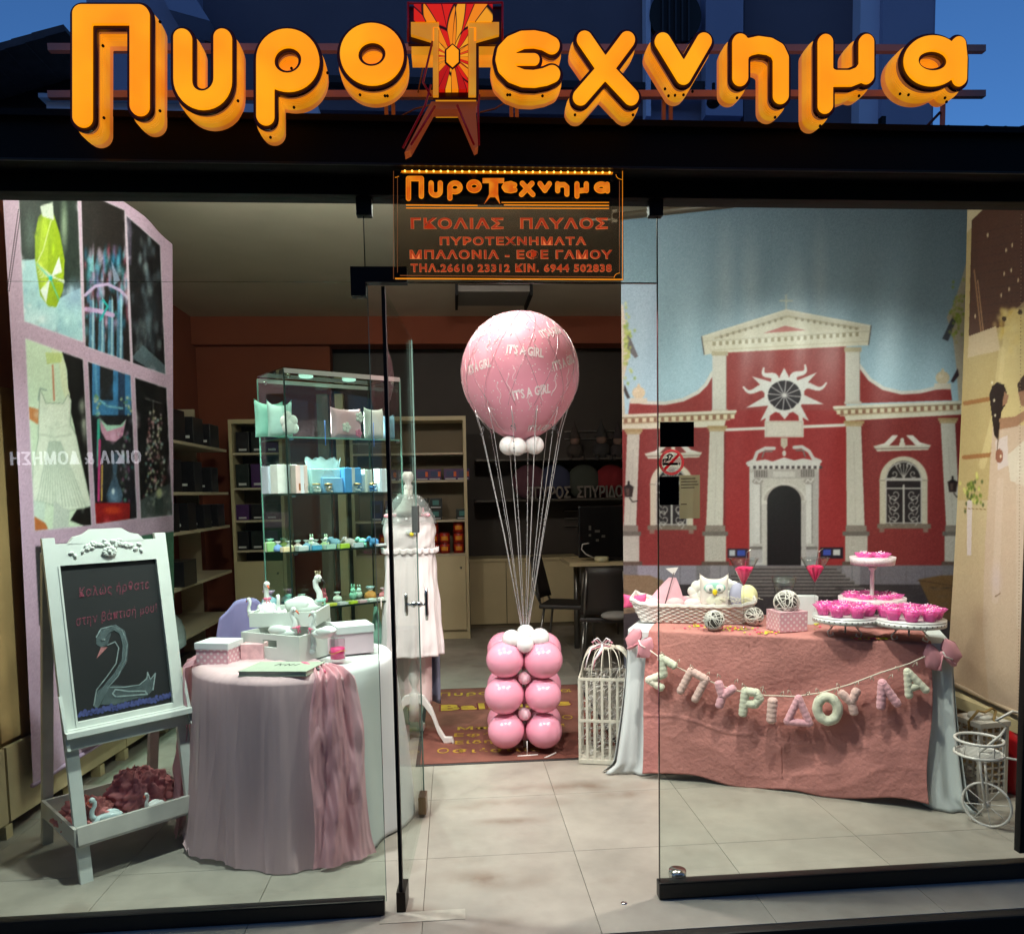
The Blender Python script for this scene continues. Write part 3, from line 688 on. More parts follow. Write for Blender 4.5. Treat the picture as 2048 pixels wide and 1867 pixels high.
letter('amber arched letter with long right stem', [[(1480, 86), (1480, 156)], [(1480, 118), (1484, 104), (1498, 95), (1516, 91), (1538, 94), (1554, 103), (1561, 118), (1561, 192)]], 15.5, screws=((1474, 196), (1550, 235)))
letter('amber letter with long left stem and small cup', [[(1650, 86), (1650, 212)], [(1650, 140), (1654, 152), (1668, 158), (1700, 158), (1720, 150), (1730, 136)], [(1732, 86), (1732, 153)]], 15, screws=((1640, 252), (1718, 192)))
letter('last amber ring letter with a right stem', circ(1864, 123, 43, 35)+[[(1916, 90), (1919, 118), (1918, 158)]], 14.5, screws=((1800, 188), (1817, 190), (1890, 196), (1893, 204)))
# the tall emblem letter in the middle, set with red and amber shards
k = YS/F_PX
Tt = bpy.data.objects.new('emblem_letter', None)
def tpoly(P, y, d, m_, name, par):
    Q = [(D(u, v, YS).x, D(u, v, YS).z) for u, v in P]; g = MB(); g.prism(Q, (0, y, 0), (1, 0, 0), (0, 0, 1), (0, d, 0)); return g.build(name, m_, par, world=True)
Tout = [(816, 8), (1004, 8), (1004, 84), (958, 84), (958, 192), (866, 192), (866, 84), (816, 84)]
tb_ = tpoly([(820, 14), (1000, 14), (1000, 78), (954, 78), (954, 200), (870, 200), (870, 78), (820, 78)], YS+.085, .07, BODY, 'letter', SIGN)
tb_['label'] = 'tall T-shaped emblem letter set with red and amber shards and splayed legs'
face = [(828, 12), (985, 12), (985, 46), (936, 46), (936, 181), (878, 181), (878, 46), (828, 46)]
def shard_mat():
    m = bpy.data.materials.new('stained_shards'); m.use_nodes = True; nt = m.node_tree; N = nt.nodes; L = nt.links; b = N['Principled BSDF']
    c = D(905, 117, YS); geo = N.new('ShaderNodeTexCoord')
    sep = N.new('ShaderNodeSeparateXYZ'); L.new(geo.outputs['Object'], sep.inputs[0])
    def mth(op, a, b_=0.):
        q = N.new('ShaderNodeMath'); q.operation = op
        for i, x in enumerate((a, b_)):
            if hasattr(x, 'links'): L.new(x, q.inputs[i])
            else: q.inputs[i].default_value = x
        return q.outputs[0]
    org = Vector((.2, YS+.1, 2.6))
    x = mth('SUBTRACT', sep.outputs[0], c.x-org.x); z = mth('SUBTRACT', sep.outputs[2], c.z-org.z)
    an = mth('ARCTAN2', z, x); cell = mth('MULTIPLY', an, 4.4)
    vo = N.new('ShaderNodeTexVoronoi'); vo.voronoi_dimensions = '2D'; vo.feature = 'F1'; vo.inputs['Scale'].default_value = 1.0
    r = mth('SQRT', mth('ADD', mth('MULTIPLY', x, x), mth('MULTIPLY', z, z)))
    cb = N.new('ShaderNodeCombineXYZ'); L.new(cell, cb.inputs[0]); L.new(mth('MULTIPLY', r, 7.), cb.inputs[1]); L.new(cb.outputs[0], vo.inputs['Vector'])
    rp = N.new('ShaderNodeValToRGB'); rp.color_ramp.interpolation = 'CONSTANT'; e = rp.color_ramp.elements
    e[0].position = 0; e[0].color = (*lin((225, 30, 8)), 1); e[1].position = .3; e[1].color = (*lin((255, 140, 15)), 1)
    for p_, c_ in ((.5, (190, 20, 10)), (.66, (255, 165, 30)), (.85, (235, 70, 10))): q = e.new(p_); q.color = (*lin(c_), 1)
    L.new(vo.outputs['Color'], rp.inputs[0])
    v2 = N.new('ShaderNodeTexVoronoi'); v2.voronoi_dimensions = '2D'; v2.feature = 'DISTANCE_TO_EDGE'; v2.inputs['Scale'].default_value = 1.; L.new(cb.outputs[0], v2.inputs['Vector'])
    mr = N.new('ShaderNodeMapRange'); mr.inputs[1].default_value = .02; mr.inputs[2].default_value = .06; L.new(v2.outputs['Distance'], mr.inputs[0])
    mx = N.new('ShaderNodeMix'); mx.data_type = 'RGBA'; mx.blend_type = 'MULTIPLY'; mx.inputs[0].default_value = 1; L.new(rp.outputs[0], mx.inputs[6]); L.new(mr.outputs[0], mx.inputs[7])
    L.new(mx.outputs[2], b.inputs['Emission Color']); b.inputs['Emission Strength'].default_value = .85; b.inputs['Base Color'].default_value = (.2, .03, .01, 1); b.inputs['Roughness'].default_value = .3
    return m
tpoly(Tout, YS+.012, .012, TRIM, 'emblem_rim', tb_)
tpoly([(822, 46), (878, 46), (878, 56), (868, 56), (868, 84), (822, 70)], YS-.004, .014, BODY, 'emblem_return', tb_); tpoly([(936, 46), (998, 46), (998, 70), (948, 84), (948, 56), (936, 56)], YS-.004, .014, BODY, 'emblem_return', tb_)
tpoly([(866, 57), (877, 57), (877, 192), (866, 192)], YS-.004, .014, BODY, 'emblem_return', tb_); tpoly([(937, 57), (952, 57), (952, 192), (937, 192)], YS-.004, .014, BODY, 'emblem_return', tb_)
ff = tpoly(face, YS-.008, .02, shard_mat(), 'emblem_face', tb_)
tpoly([(891+14*math.sin(i*PI/3)*1.0+14, 117+22*math.cos(i*PI/3)) for i in range(6)], YS-.014, .006, FACE, 'emblem_hexagon', tb_)
tpoly([(891+18*math.sin(i*PI/3)+14, 117+26*math.cos(i*PI/3)) for i in range(6)], YS-.0105, .003, TRIM, 'emblem_hexagon_rim', tb_)
LEG = mat('leg_amber', (200, 110, 70), .3, emit=(190, 90, 50), es=.22)
tpoly([(862, 193), (958, 193), (952, 205), (957, 284), (950, 288), (916, 208), (866, 208), (820, 290), (808, 296), (850, 215)], YS+.03, .05, LEG, 'emblem_legs', tb_)
for P in ([(862, 170), (850, 212), (806, 296)], [(870, 212), (822, 290)], [(914, 210), (948, 290)], [(959, 190), (956, 215), (958, 290)], [(816, 5), (816, 84)], [(1005, 5), (1005, 82)], [(816, 6), (868, 9), (1005, 5)], [(868, 70), (846, 165), (862, 192)]):
    g = MB(); g.tube([D(u, v, YS+.0) for u, v in P], .0035, 6); g.build('neon_tube', mat('dead_neon', (120, 24, 40), .25, emit=(190, 20, 30), es=.12), tb_, world=True)
# rails, posts and conduit carrying the letters
RL_ = mat('sign_rail', (190, 150, 140), .5, .1, 10); YR = YS+.19
for v0, v1, a0, a1 in ((97, 99, 98, 1968), (191, 189, 98, 1968)):
    a, b = D(a0, v0, YR), D(a1, v1, YR); g = MB(); g.bar((a.x, YR, a.z), (b.x, YR, b.z), .02, .021); g.build('rail', RL_, SIGN, world=True)
for u in (772, 786, 1022, 1327, 1341, 1886, 1033):
    a, b = D(u, 196, YR+.02), D(u, 300, YR+.02); g = MB(); g.bar((a.x, YR+.02, a.z), (a.x, YR+.02, 2.6), .012, .012, (0, 1, 0)); g.build('post', RL_, SIGN, world=True)
for u0, v0, u1, v1 in ((1880, 225, 1845, 262), (222, 215, 262, 292), (1290, 280, 1320, 300)):
    g = MB(); g.tube([D(u0, v0, YR+.02), D(u1, v1, YR+.02)], .005, 6); g.build('brace', mat('brace_dark', (60, 44, 44), .6), SIGN, world=True)
g = MB(); g.tube([D(u, v, YR-.03) for u, v in ((1014, 268), (1014, 260), (1020, 256), (1200, 257), (1500, 257), (1700, 257), (1925, 256), (1933, 262), (1933, 272))], .0058, 8); g.build('conduit', mat('copper_conduit', (190, 130, 70), .45), SIGN, world=True)
for P in ([(868, 208), (830, 218), (796, 236), (784, 255)], [(960, 225), (990, 218), (1010, 205)], [(862, 100), (845, 140), (836, 185)]):
    g = MB(); g.tube([D(u, v, YR-.02) for u, v in P], .0025, 6); g.build('cable', mat('sign_cable', (120, 90, 80), .6), SIGN, world=True)

# ================================================================ hanging engraved glass sign, edge lit in orange
YG = YF-.10
t = thing('edge_lit_sign', 'clear hanging glass sign with engraved orange Greek lettering over the door', 'sign', D(1015, 340, YG))
a, b = D(785, 342, YG), D(1247, 560, YG); x0, x1, z1, z0 = a.x, b.x, a.z, b.z
g = MB(); g.bx((x0, YG-.004, z0), (x1, YG+.004, z1)); g.build('glass_sheet', glass('smoky_acrylic', (214, 204, 194), extra=.01), t, world=True)
AM = glow('amber_edge', (255, 150, 20), .8); AML = glow('amber_edge_dim', (190, 110, 50), .35); kk = YG/F_PX
def gline(u0, v0, u1, v1, w=1.5, m_=AML, name='engraved_line', dy=-.0045):
    p, q = D(u0, v0, YG+dy), D(u1, v1, YG+dy); g = MB(); g.bar(p, q, .0012, w*kk, (0, 0, 1)); return g.build(name, m_, t, world=True)
# LED row
p, q = D(803, 344, YG), D(1225, 347, YG); g = MB(); g.bar(p, q, .012, .004, (0, 0, 1)); g.build('led_strip', AM, t, world=True)
g = MB()
for i in range(30): c = p.lerp(q, (i+.5)/30); g.ball(c+Vector((0, -.008, 0)), .0034, n=8, m=6)
g.build('led_beads', glow('amber_led', (255, 200, 90), 2.5), t, world=True, kind='stuff')
for s in ((803, 346), (1226, 349)):
    c = D(*s, YG); g = MB(); g.tube([c+Vector((0, .01, -.012)), c+Vector((0, -.012, -.012))], .008, 12); g.build('mount_bolt', BLACK, t, world=True)
gline(787, 342, 787, 558, 1.6); gline(1245, 342, 1245, 558, 2.0, AM); gline(795, 352, 795, 545); gline(1239, 362, 1239, 545); gline(790, 557, 1246, 559, 2.4, AM, dy=-.006); gline(800, 551, 1230, 554, 1.4)
gline(812, 410, 955, 411, 2, AM); gline(1008, 410, 1218, 411, 2, AM); gline(812, 416, 1218, 417, 1.8, AM); gline(1003, 405, 1218, 405, 1.6, AM)
for cx, cy, a0, a1 in ((790, 345, 0, 90), (1244, 349, 90, 180), (1240, 556, 180, 270)):
    g = MB(); g.tube([D(cx+12*math.cos(math.radians(q_)), cy+10*math.sin(math.radians(q_)), YG-.005) for q_ in range(a0, a1+1, 15)], .0009, 5); g.build('engraved_corner', AM, t, world=True)
ENG = emitter('engraved_orange', (235, 100, 12), (255, 150, 30), .75, 30, (120, 40, 10)); ENR = emitter('engraved_red', (190, 52, 18), (215, 74, 26), .62, 25, (90, 20, 8))
ENH = glow('engraved_rim', (240, 150, 90), .5)
def gtext(txt, u0, u1, vc, h, m_, name='engraved_line_of_text', off=.02, sp=1.15):
    p, q = D(u0, vc, YG-.0055), D(u1, vc, YG-.0055); h *= kk
    for dy, o_, mm in ((0, off+.018, ENH), (-.0016, off, m_)):
        me = fit(text_mesh(txt, 1, .01, o_, sp, 2), (q-p).length+(.002 if mm is ENH else 0), h+(.002 if mm is ENH else 0))
        for v_ in me.vertices: v_.co.z *= .08
        me.transform(frame((p+q)/2+Vector((0, dy, 0)), (q-p), (0, 0, 1))); o = mesh_obj(name if mm is m_ else 'engraved_rim', me, mm, t); o.matrix_basis = wm(t).inverted()
gtext('ΓΚΟΛΙΑΣ  ΠΑΥΛΟΣ', 822, 1215, 447, 21, ENR); gtext('ΠΥΡΟΤΕΧΝΗΜΑΤΑ', 880, 1172, 482, 15, ENR); gtext('ΜΠΑΛΟΝΙΑ - ΕΦΕ ΓΑΜΟΥ', 820, 1224, 509, 17, ENR); gtext('ΤΗΛ.26610 23312 ΚΙΝ. 6944 502838', 822, 1223, 536, 15, ENR)
# the small copy of the lettering
sx = lambda u: 813+(u-148)*(1218-813)/(1935-148); sy = lambda v: 355+(v-12)*(402-355)/(255-12)
SM = [[[(166, 236), (166, 31), (280, 31), (280, 213)]], [[(366, 78), (366, 158)]+[(406-40*math.cos(a*PI/16), 160+42*math.sin(a*PI/16)) for a in range(17)]+[(446, 78)]],
      circ(576, 122, 45, 44)+[[(531, 122), (531, 233)]], circ(744, 110, 45.5, 43), [[(1101, 97), (1068, 83), (1024, 92), (1008, 120), (1025, 148), (1068, 156), (1103, 147)], [(1012, 120), (1070, 120)]],
      [[(1169, 80), (1262, 195)], [(1254, 81), (1161, 195)]], [[(1325, 84), (1367, 153)], [(1407, 84), (1367, 153)]], [[(1480, 86), (1480, 156)], [(1480, 118), (1498, 95), (1538, 94), (1561, 118), (1561, 192)]],
      [[(1650, 86), (1650, 212)], [(1650, 140), (1668, 158), (1720, 150), (1730, 136)], [(1732, 86), (1732, 153)]], circ(1864, 123, 43, 35)+[[(1916, 90), (1918, 158)]]]
for st in SM:
    S = [[(D(sx(u), sy(v), YG).x, D(sx(u), sy(v), YG).z) for u, v in s_] for s_ in st]
    for r_, dy, mm, nm in ((4.9, 0, AM, 'engraved_rim'), (3.9, -.0012, ENG, 'engraved_letter')):
        me = outline_mesh(contours(S, r_*kk, .9*kk), frame((0, YG-.0055+dy, 0), (1, 0, 0), (0, 0, 1)), None, .0008); o = mesh_obj(nm, me, mm, t); o.matrix_basis = wm(t).inverted()
P = [(965, 358), (1008, 358), (1008, 368), (996, 368), (996, 390), (1000, 410), (990, 396), (980, 396), (968, 410), (978, 390), (978, 368), (965, 368)]
g = MB(); g.prism([(D(u, v, YG).x, D(u, v, YG).z) for u, v in P], (0, YG-.006, 0), (1, 0, 0), (0, 0, 1), (0, -.001, 0)); g.build('engraved_emblem', ENG, t, world=True)
# ================================================================ left: photo blind, wooden wall unit, shelves
BLINDM = mat('printed_blind', (200, 200, 200), .5, vcol=True, spec=.35)
# --- lavender roller blind printed with six pictures
bx0, by0, bx1, by1 = -1.845, 3.55, -1.70, 5.1
q = Paint(-60, 370, 400, 1600, 1.6, (198, 166, 190))
LAV = (198, 166, 190)
def panel(P, c): q.poly(P, c)
P1 = [(37, 395), (155, 395), (166, 684), (48, 642)]; P2 = [(161, 380), (249, 420), (261, 724), (170, 692)]; P3 = [(252, 430), (320, 490), (331, 749), (265, 726)]
P4 = [(50, 676), (166, 718), (183, 1050), (69, 1061)]; P5 = [(175, 722), (261, 750), (274, 1036), (191, 1048)]; P6 = [(269, 754), (333, 775), (345, 1030), (281, 1037)]
def clipto(P, fn):
    keep = q.a.copy(); fn(); new = q.a; mk = Paint(q.x0, q.y0, q.x0+q.w/q.k, q.y0+q.h/q.k, q.k, (0, 0, 0)); mk.poly(P, (1, 1, 1))
    q.a = np.where(mk.a > .5, new, keep)
def p1():
    q.rect(30, 380, 170, 700, (34, 44, 40)); q.ell(60, 470, 16, 60, (96, 116, 108), .6, .8); q.ell(128, 450, 10, 70, (170, 190, 160), .7, .8)
    q.poly([(40, 520), (80, 518), (110, 600), (172, 570), (172, 700), (30, 700)], (176, 214, 222)); q.ell(150, 590, 36, 40, (140, 168, 196), .8, .8); q.ell(70, 640, 50, 30, (214, 238, 244), .9, .8); q.ell(120, 660, 50, 24, (150, 190, 204), .7, .9)
    for i in range(24): q.ell(50+rng.random()*110, 560+rng.random()*110, 6, 12, (206, 232, 240) if i % 2 else (140, 180, 200), .5, .9)
    q.poly([(76, 434), (86, 424), (108, 430), (120, 470), (129, 520), (126, 580), (112, 614), (96, 612), (80, 590), (70, 520), (70, 470)], (150, 176, 20)); q.poly([(84, 440), (92, 430), (96, 500), (92, 600), (84, 590), (76, 520)], (182, 205, 50), .7)
    q.poly([(80, 412), (105, 404), (108, 440), (84, 432)], (206, 214, 200))
    for a in range(7): q.line([(72+a, 524+a*5), (100, 548+a), (128, 566-a*1)], 1.6, (226, 234, 226), .8)
    q.poly([(102, 552), (118, 512), (124, 545)], (232, 240, 236)); q.poly([(100, 556), (80, 580), (92, 606)], (232, 240, 236)); q.line([(74, 524), (86, 500), (102, 440)], 1.5, (236, 240, 220)); q.line([(74, 528), (100, 556), (118, 600)], 2, (60, 190, 190)); q.ell(101, 556, 4, 5, (30, 180, 175))
def p2():
    q.rect(155, 370, 270, 740, (30, 24, 24)); 
    for i in range(150):
        x = 170+rng.random()*90; y = 500+abs(rng.normal(0, .5))*190
        c = [(60, 170, 190), (150, 130, 190), (206, 190, 220), (40, 120, 160), (190, 90, 120), (120, 190, 210), (20, 40, 50)][rng.integers(7)]
        q.ell(x, y, 3+rng.random()*4, 9+rng.random()*16, c, .55, .8)
    for x in (184, 203, 222, 240): q.poly([(x-5, 600), (x+4, 600), (x+7, 730), (x-8, 720)], (86, 150, 190), .7); q.poly([(x+1, 590), (x+4, 600), (x+3, 730), (x-1, 720)], (186, 216, 226), .7)
    q.line([(170, 590), (190, 572), (215, 568), (240, 580), (255, 596)], 6, (190, 166, 206)); q.line([(172, 618), (200, 622), (225, 630)], 9, (206, 166, 212), .9); q.line([(200, 640), (215, 612), (206, 600)], 4, (30, 170, 170)); q.poly([(178, 540), (186, 505), (188, 545)], (120, 190, 196), .8); q.poly([(228, 570), (222, 520), (240, 560)], (150, 160, 190), .8)
def p3():
    q.rect(245, 400, 345, 760, (18, 16, 20))
    for i in range(60):
        y = 470+rng.random()*240; q.ell(294+rng.normal(0, 6+ (y-470)*.05), y, 6, 16, (112, 130, 142) if i % 3 else (156, 172, 176), .35, .9)
    q.ell(300, 640, 26, 90, (96, 116, 128), .35, .9); q.poly([(262, 715), (285, 690), (335, 735), (335, 760)], (92, 110, 120), .8); q.rect(252, 425, 262, 530, (90, 82, 104), .7)
def p4():
    q.rect(40, 660, 190, 1070, (214, 232, 206)); q.poly([(120, 690), (185, 715), (190, 1060), (140, 1040), (165, 1000), (150, 860), (138, 810), (134, 740)], (14, 12, 12)); q.poly([(55, 812), (84, 820), (78, 850), (56, 836)], (200, 130, 80))
    q.line([(108, 700), (124, 726), (128, 770), (134, 790)], 12, (226, 232, 198)); q.poly([(90, 704), (126, 706), (122, 724), (94, 728)], (196, 210, 130), .8); q.line([(105, 730), (108, 800)], 3, (206, 120, 90)); q.line([(76, 800), (80, 776), (92, 780)], 3, (150, 170, 160))
    q.poly([(78, 815), (80, 778), (92, 806), (126, 806), (136, 788), (142, 800), (140, 846), (152, 870), (162, 920), (182, 1010), (168, 1016), (140, 1020), (118, 1016), (95, 1006), (64, 1000), (66, 930), (76, 880)], (232, 238, 222))
    for i in range(16): x = 72+i*6.6; q.line([(98+i*1.5, 882), (x, 1012)], 2.4, (176, 190, 176), .75)
    for i in range(40): q.ell(70+rng.random()*100, 800+rng.random()*230, 4+rng.random()*7, 8+rng.random()*22, (196, 208, 192) if i % 2 else (240, 244, 232), .4, .9)
    q.line([(78, 815), (80, 778), (92, 806), (126, 806), (136, 788), (142, 800), (140, 846), (152, 870), (162, 920), (182, 1010)], 2, (150, 166, 150), .8); q.line([(78, 815), (76, 880), (66, 930), (64, 1000), (95, 1006), (140, 1020), (180, 1012)], 2, (160, 176, 158), .8)
    q.line([(80, 868), (110, 874), (142, 868)], 4, (206, 214, 198)); q.line([(88, 850), (110, 858), (134, 850)], 2, (210, 216, 200)); q.poly([(66, 1000), (90, 1005), (88, 1050), (66, 1060)], (210, 226, 214)); q.poly([(66, 1030), (90, 1045), (100, 1064), (66, 1066)], (190, 110, 60)); q.poly([(125, 1015), (140, 1018), (136, 1058), (105, 1056), (108, 1000)], (200, 208, 198)); 
def p5():
    q.rect(170, 715, 285, 1055, (24, 22, 30)); q.rect(184, 720, 262, 830, (60, 120, 170)); q.rect(200, 722, 226, 800, (26, 26, 30)); q.rect(236, 735, 250, 830, (40, 60, 90)); q.line([(190, 730), (196, 830)], 5, (90, 150, 190))
    q.poly([(196, 830), (252, 836), (250, 1000), (196, 990)], (30, 30, 34)); q.line([(200, 800), (215, 812), (244, 816)], 4, (120, 180, 200))
    for x, y in ((190, 798), (196, 812), (252, 806), (258, 822)):
        for i in range(8): q.ell(x+rng.normal(0, 5), y+rng.normal(0, 8), 3, 4, (200, 200, 160) if i % 2 else (110, 150, 90), .8, .7)
    q.poly([(198, 835), (214, 850), (240, 850), (252, 838), (246, 870), (232, 882), (212, 880), (202, 862)], (206, 150, 178)); q.poly([(198, 835), (214, 850), (240, 850), (252, 838), (246, 852), (214, 862)], (172, 216, 196)); q.line([(197, 840), (196, 930)], 6, (60, 170, 150)); q.line([(199, 880), (197, 1000)], 5, (190, 60, 120)); q.line([(204, 930), (203, 1000)], 3, (210, 170, 90))
    for i in range(40): q.ell(250+rng.normal(0, 6), 860+rng.random()*160, 4, 6, [(190, 170, 190), (120, 150, 130), (60, 150, 150), (150, 80, 130)][rng.integers(4)], .6, .8)
    q.poly([(222, 905), (238, 905), (232, 950), (246, 990), (240, 1012), (216, 1012), (212, 990), (226, 950)], (60, 80, 100)); q.ell(229, 990, 15, 20, (110, 140, 170), .8, .6); q.ell(226, 982, 4, 8, (220, 232, 240), .9, .6); q.rect(190, 1005, 260, 1055, (140, 20, 24)); q.ell(225, 1020, 24, 10, (190, 60, 30), .9, .5)
def p6():
    q.rect(262, 745, 350, 1045, (12, 10, 12)); q.line([(306, 800), (306, 830)], 1.5, (130, 130, 130)); q.line([(290, 796), (322, 806)], 1.5, (130, 130, 130))
    for i in range(150):
        y = 820+rng.random()*190; x = 310+rng.choice([-1, 1])*rng.random()*(12+(y-820)*.07)
        q.ell(x, y, 3.4, 5, [(196, 206, 190), (214, 190, 196), (190, 140, 150), (160, 196, 196), (206, 206, 170), (120, 60, 70)][rng.integers(6)], .7, .8)
    q.poly([(280, 1000), (348, 960), (350, 1040), (280, 1040)], (96, 104, 104), .7); q.rect(310, 995, 326, 1026, (50, 60, 60)); q.ell(318, 985, 8, 14, (206, 206, 160), .8, .6); q.ell(340, 930, 6, 60, (120, 80, 110), .5, .8)
for P_, f_ in ((P1, p1), (P2, p2), (P3, p3), (P4, p4), (P5, p5), (P6, p6)): clipto(P_, f_)
for P_ in (P1, P2, P3, P4, P5, P6): q.line(P_+[P_[0]], 1.6, (214, 200, 216))
q.poly([(70, 1092), (190, 1080), (190, 1240), (78, 1250)], (50, 48, 52)); q.poly([(196, 1079), (276, 1071), (284, 1225), (200, 1236)], (60, 70, 66)); q.poly([(283, 1070), (347, 1062), (354, 1215), (290, 1222)], (70, 110, 90)); q.ell(300, 1090, 12, 20, (110, 180, 140), .9, .6)
q.blur(2)
for i in range(260):
    P_ = (P1, P2, P3, P5, P6)[i % 5]; x = min(p[0] for p in P_)+rng.random()*(max(p[0] for p in P_)-min(p[0] for p in P_)); y = min(p[1] for p in P_)+rng.random()*(max(p[1] for p in P_)-min(p[1] for p in P_))
    ii, jj = int((y-q.y0)*q.k), int((x-q.x0)*q.k); c_ = q.a[min(max(ii, 0), q.h-1), min(max(jj, 0), q.w-1)]
    if abs(c_[0]-c_[1]) > 8 or c_.sum() < 330: clipto(P_, lambda: q.ell(x, y, 4+rng.random()*6, 6+rng.random()*14, np.clip(c_*(.6+rng.random()*.9)+4, 0, 255), .45, .9))
q.noise(7, n=2); q.blur(1); q.noise(3)
t = thing('photo_blind', 'lavender roller blind printed with christening photographs at the left wall', 'blind', ((bx0+bx1)/2, (by0+by1)/2, .2))
def Pb(S, T):
    y = by0+(by1-by0)*S; x = bx0+(bx1-bx0)*S; top = np.minimum(3.05+.1*(5.1-y), 2.60+.7*(np.minimum(y, 4.2)-2.72)/1.48-.03); z = .2+(top-.2)*T
    w = .012*np.sin(S*9+1)*(.3+T)+.006*np.sin(S*23+T*3)
    return np.stack([x+w-.05*(1-T)*(S)-.07*(1-T)-.045*T*(1-S), y, z], 1)
sheet('printed_cloth', Pb, 240, 460, lambda V: q.get(*pxs(V)), BLINDM, t, gain=.84)
g = MB(); g.tube([(bx0, by0, 1.475+.385*by0), (bx0+.045, by0+.5, 2.98)], .016, 10); g.build('roller_tube', mat('white_plastic', (214, 210, 206), .4), t, world=True)
g = MB(); g.tube([(bx0-.07, by0, .195), (bx1-.12, by1, .195)], .011, 8); g.build('bottom_bar', mat('lavender_bar', (186, 160, 190), .6), t, world=True)
for u0, u1 in ((37, 14), (42, 18)):
    g = MB(); A, B = D(u0, 420, 3.5), D(u1, 585, 3.5); n = 46
    for i in range(n): c = A.lerp(B, i/n); g.ball(c, .0028, n=6, m=4)
    o = g.build('bead_chain', mat('dark_chain', (60, 50, 60), .4), t, world=True, kind='stuff')
# --- wooden wall unit behind it
WOOD = mat('pale_wood', (172, 142, 96), .55, .2, 5, bump=.1, bscale=40); WOODL = mat('pale_wood_light', (206, 188, 146), .55, .12, 6)
t = thing('wall_unit', 'long tan wooden cupboard with footed base behind the lavender blind', 'cupboard', (-2.2, 4.0, 0))
ux = lambda y: -2.0+.09*(y-3.5)
def skew(b, y0, y1, z0, z1, w, o_=0.):
    vs = [(ux(y)+o_-k_, y, z) for y in (y0, y1) for k_ in (0, w) for z in (z0, z1)]
    b.add(vs, [(0, 1, 3, 2), (4, 6, 7, 5), (0, 4, 5, 1), (2, 3, 7, 6), (0, 2, 6, 4), (1, 5, 7, 3)])
g = MB(); skew(g, 2.95, 5.0, .06, 1.98, .4); g.build('carcass', WOOD, t, world=True)
for i, y in enumerate((2.96, 3.46, 3.96, 4.46)):
    g = MB(); skew(g, y+.005, y+.49, .42, 1.96, .02, .018); g.build('door', WOOD, t, world=True)
    g = MB(); skew(g, y+.005, y+.49, .07, .4, .02, .035); g.build('drawer_front', WOODL, t, world=True)
for y in (3.0, 3.45, 3.95, 4.2, 4.45, 4.95):
    g = MB(); g.box((ux(y)-.03+.04, y, .03), (.05, .05, .06)); g.build('foot', WOODL, t, world=True)
g = MB(); skew(g, 3.9, 5.0, .36, .40, .2, .26); g.build('low_bench_top', WOODL, t, world=True)
# --- display shelves along the left wall with boxed goods
FO = mat('black_carton', (28, 26, 30), .35, .3, 20); FR_ = mat('red_carton', (128, 22, 26), .4); FSV = mat('silver_wrap', (150, 150, 158), .25, .3, 30, metal=.7, bump=.6, bscale=40); FOR = mat('orange_print', (214, 92, 26), .5); FWH = mat('white_print', (206, 206, 206), .6)
BRD = mat('shelf_board', (196, 182, 156), .5, .05, 5)
t = thing('wall_shelving', 'cream shelves running along the left wall behind the blind', 'shelves', (-2.35, 6.2, 0))
for z in (1.92, 1.52, 1.21, .78, .38):
    g = MB(); g.bx((-2.6, 5.05, z-.025), (-2.12, 7.55, z)); g.build('shelf', BRD, t, world=True)
for y in (5.04, 6.3, 7.56): g = MB(); g.bx((-2.6, y-.012, 0), (-2.4, y+.012, 2.3)); g.build('upright', BRD, t, world=True)
def carton(name, x, y, z, w, d, h, m_, lab, cat, group, deco=None, rz=0.):
    t = thing(name, lab, cat, (x, y, z), rz, group); g = MB(); g.box((0, 0, h/2), (w, d, h), bev=.004); g.build('carton', m_, t)
    if deco:
        for (a, b_, c_, e_, mm) in deco: g = MB(); g.bx((a*w, -d/2-.0015, b_*h), (c_*w, -d/2-.0003, e_*h)); g.build('printed_patch', mm, t)
    return t
sp = [(5.35, 1.92, .3, FO, 'tall black'), (5.85, 1.92, .26, FSV, 'foil wrapped black'), (6.3, 1.92, .24, FO, 'squat black'), (6.75, 1.92, .22, FO, 'plain black'), (7.2, 1.92, .2, FO, 'small black')]
desc = ['on the top shelf at the left wall nearest the blind', 'on the top shelf, second from the blind', 'on the top shelf, third from the blind', 'on the top shelf, fourth from the blind', 'on the top shelf, farthest from the blind']
for (y, z, h, m_, w_), ds in zip(sp, desc):
    carton('goods_box', -2.27, y, z, .3, .26, h, m_, w_+' carton '+ds, 'carton', 'cartons on the left wall shelves', ((.1, .2, .4, .3, FWH), (-.1, .25, .05, .5, FOR)))
for k_, (y, h, m_) in enumerate(((5.3, .27, FSV), (5.75, .28, FSV), (6.2, .25, FO), (6.7, .25, FO), (7.15, .22, FO))):
    carton('goods_box', -2.27, y, 1.52, .3, .2, h, m_, ('silver wrapped' if m_ is FSV else 'dark')+' carton on the second shelf, '+['nearest the blind', 'beside the first silver one', 'in the middle', 'just past the middle', 'farthest back'][k_], 'carton', 'cartons on the left wall shelves', ((.0, .2, .3, .28, FWH),))
for k_, (y, h, m_) in enumerate(((5.3, .24, FR_), (5.75, .22, FO), (6.1, .22, FO), (6.5, .22, FO), (6.9, .2, FO), (7.3, .2, FO))):
    carton('goods_box', -2.27, y, 1.21, .3, .2, h, m_, ('red printed' if m_ is FR_ else 'black')+' carton on the third shelf, '+['nearest the blind', 'next to the red one', 'third along', 'fourth along', 'fifth along', 'last in the row'][k_], 'carton', 'cartons on the left wall shelves', ((.0, .15, .3, .25, FWH),))
carton('goods_box', -2.25, 5.5, .78, .32, .3, .24, FSV, 'silver cellophane bundle with orange tubes on the low left shelf', 'carton', None, ((-.3, .05, -.2, .5, FOR), (.1, .1, .2, .6, FOR), (-.05, .0, .05, .5, mat('navy_print', (20, 24, 60), .5))))
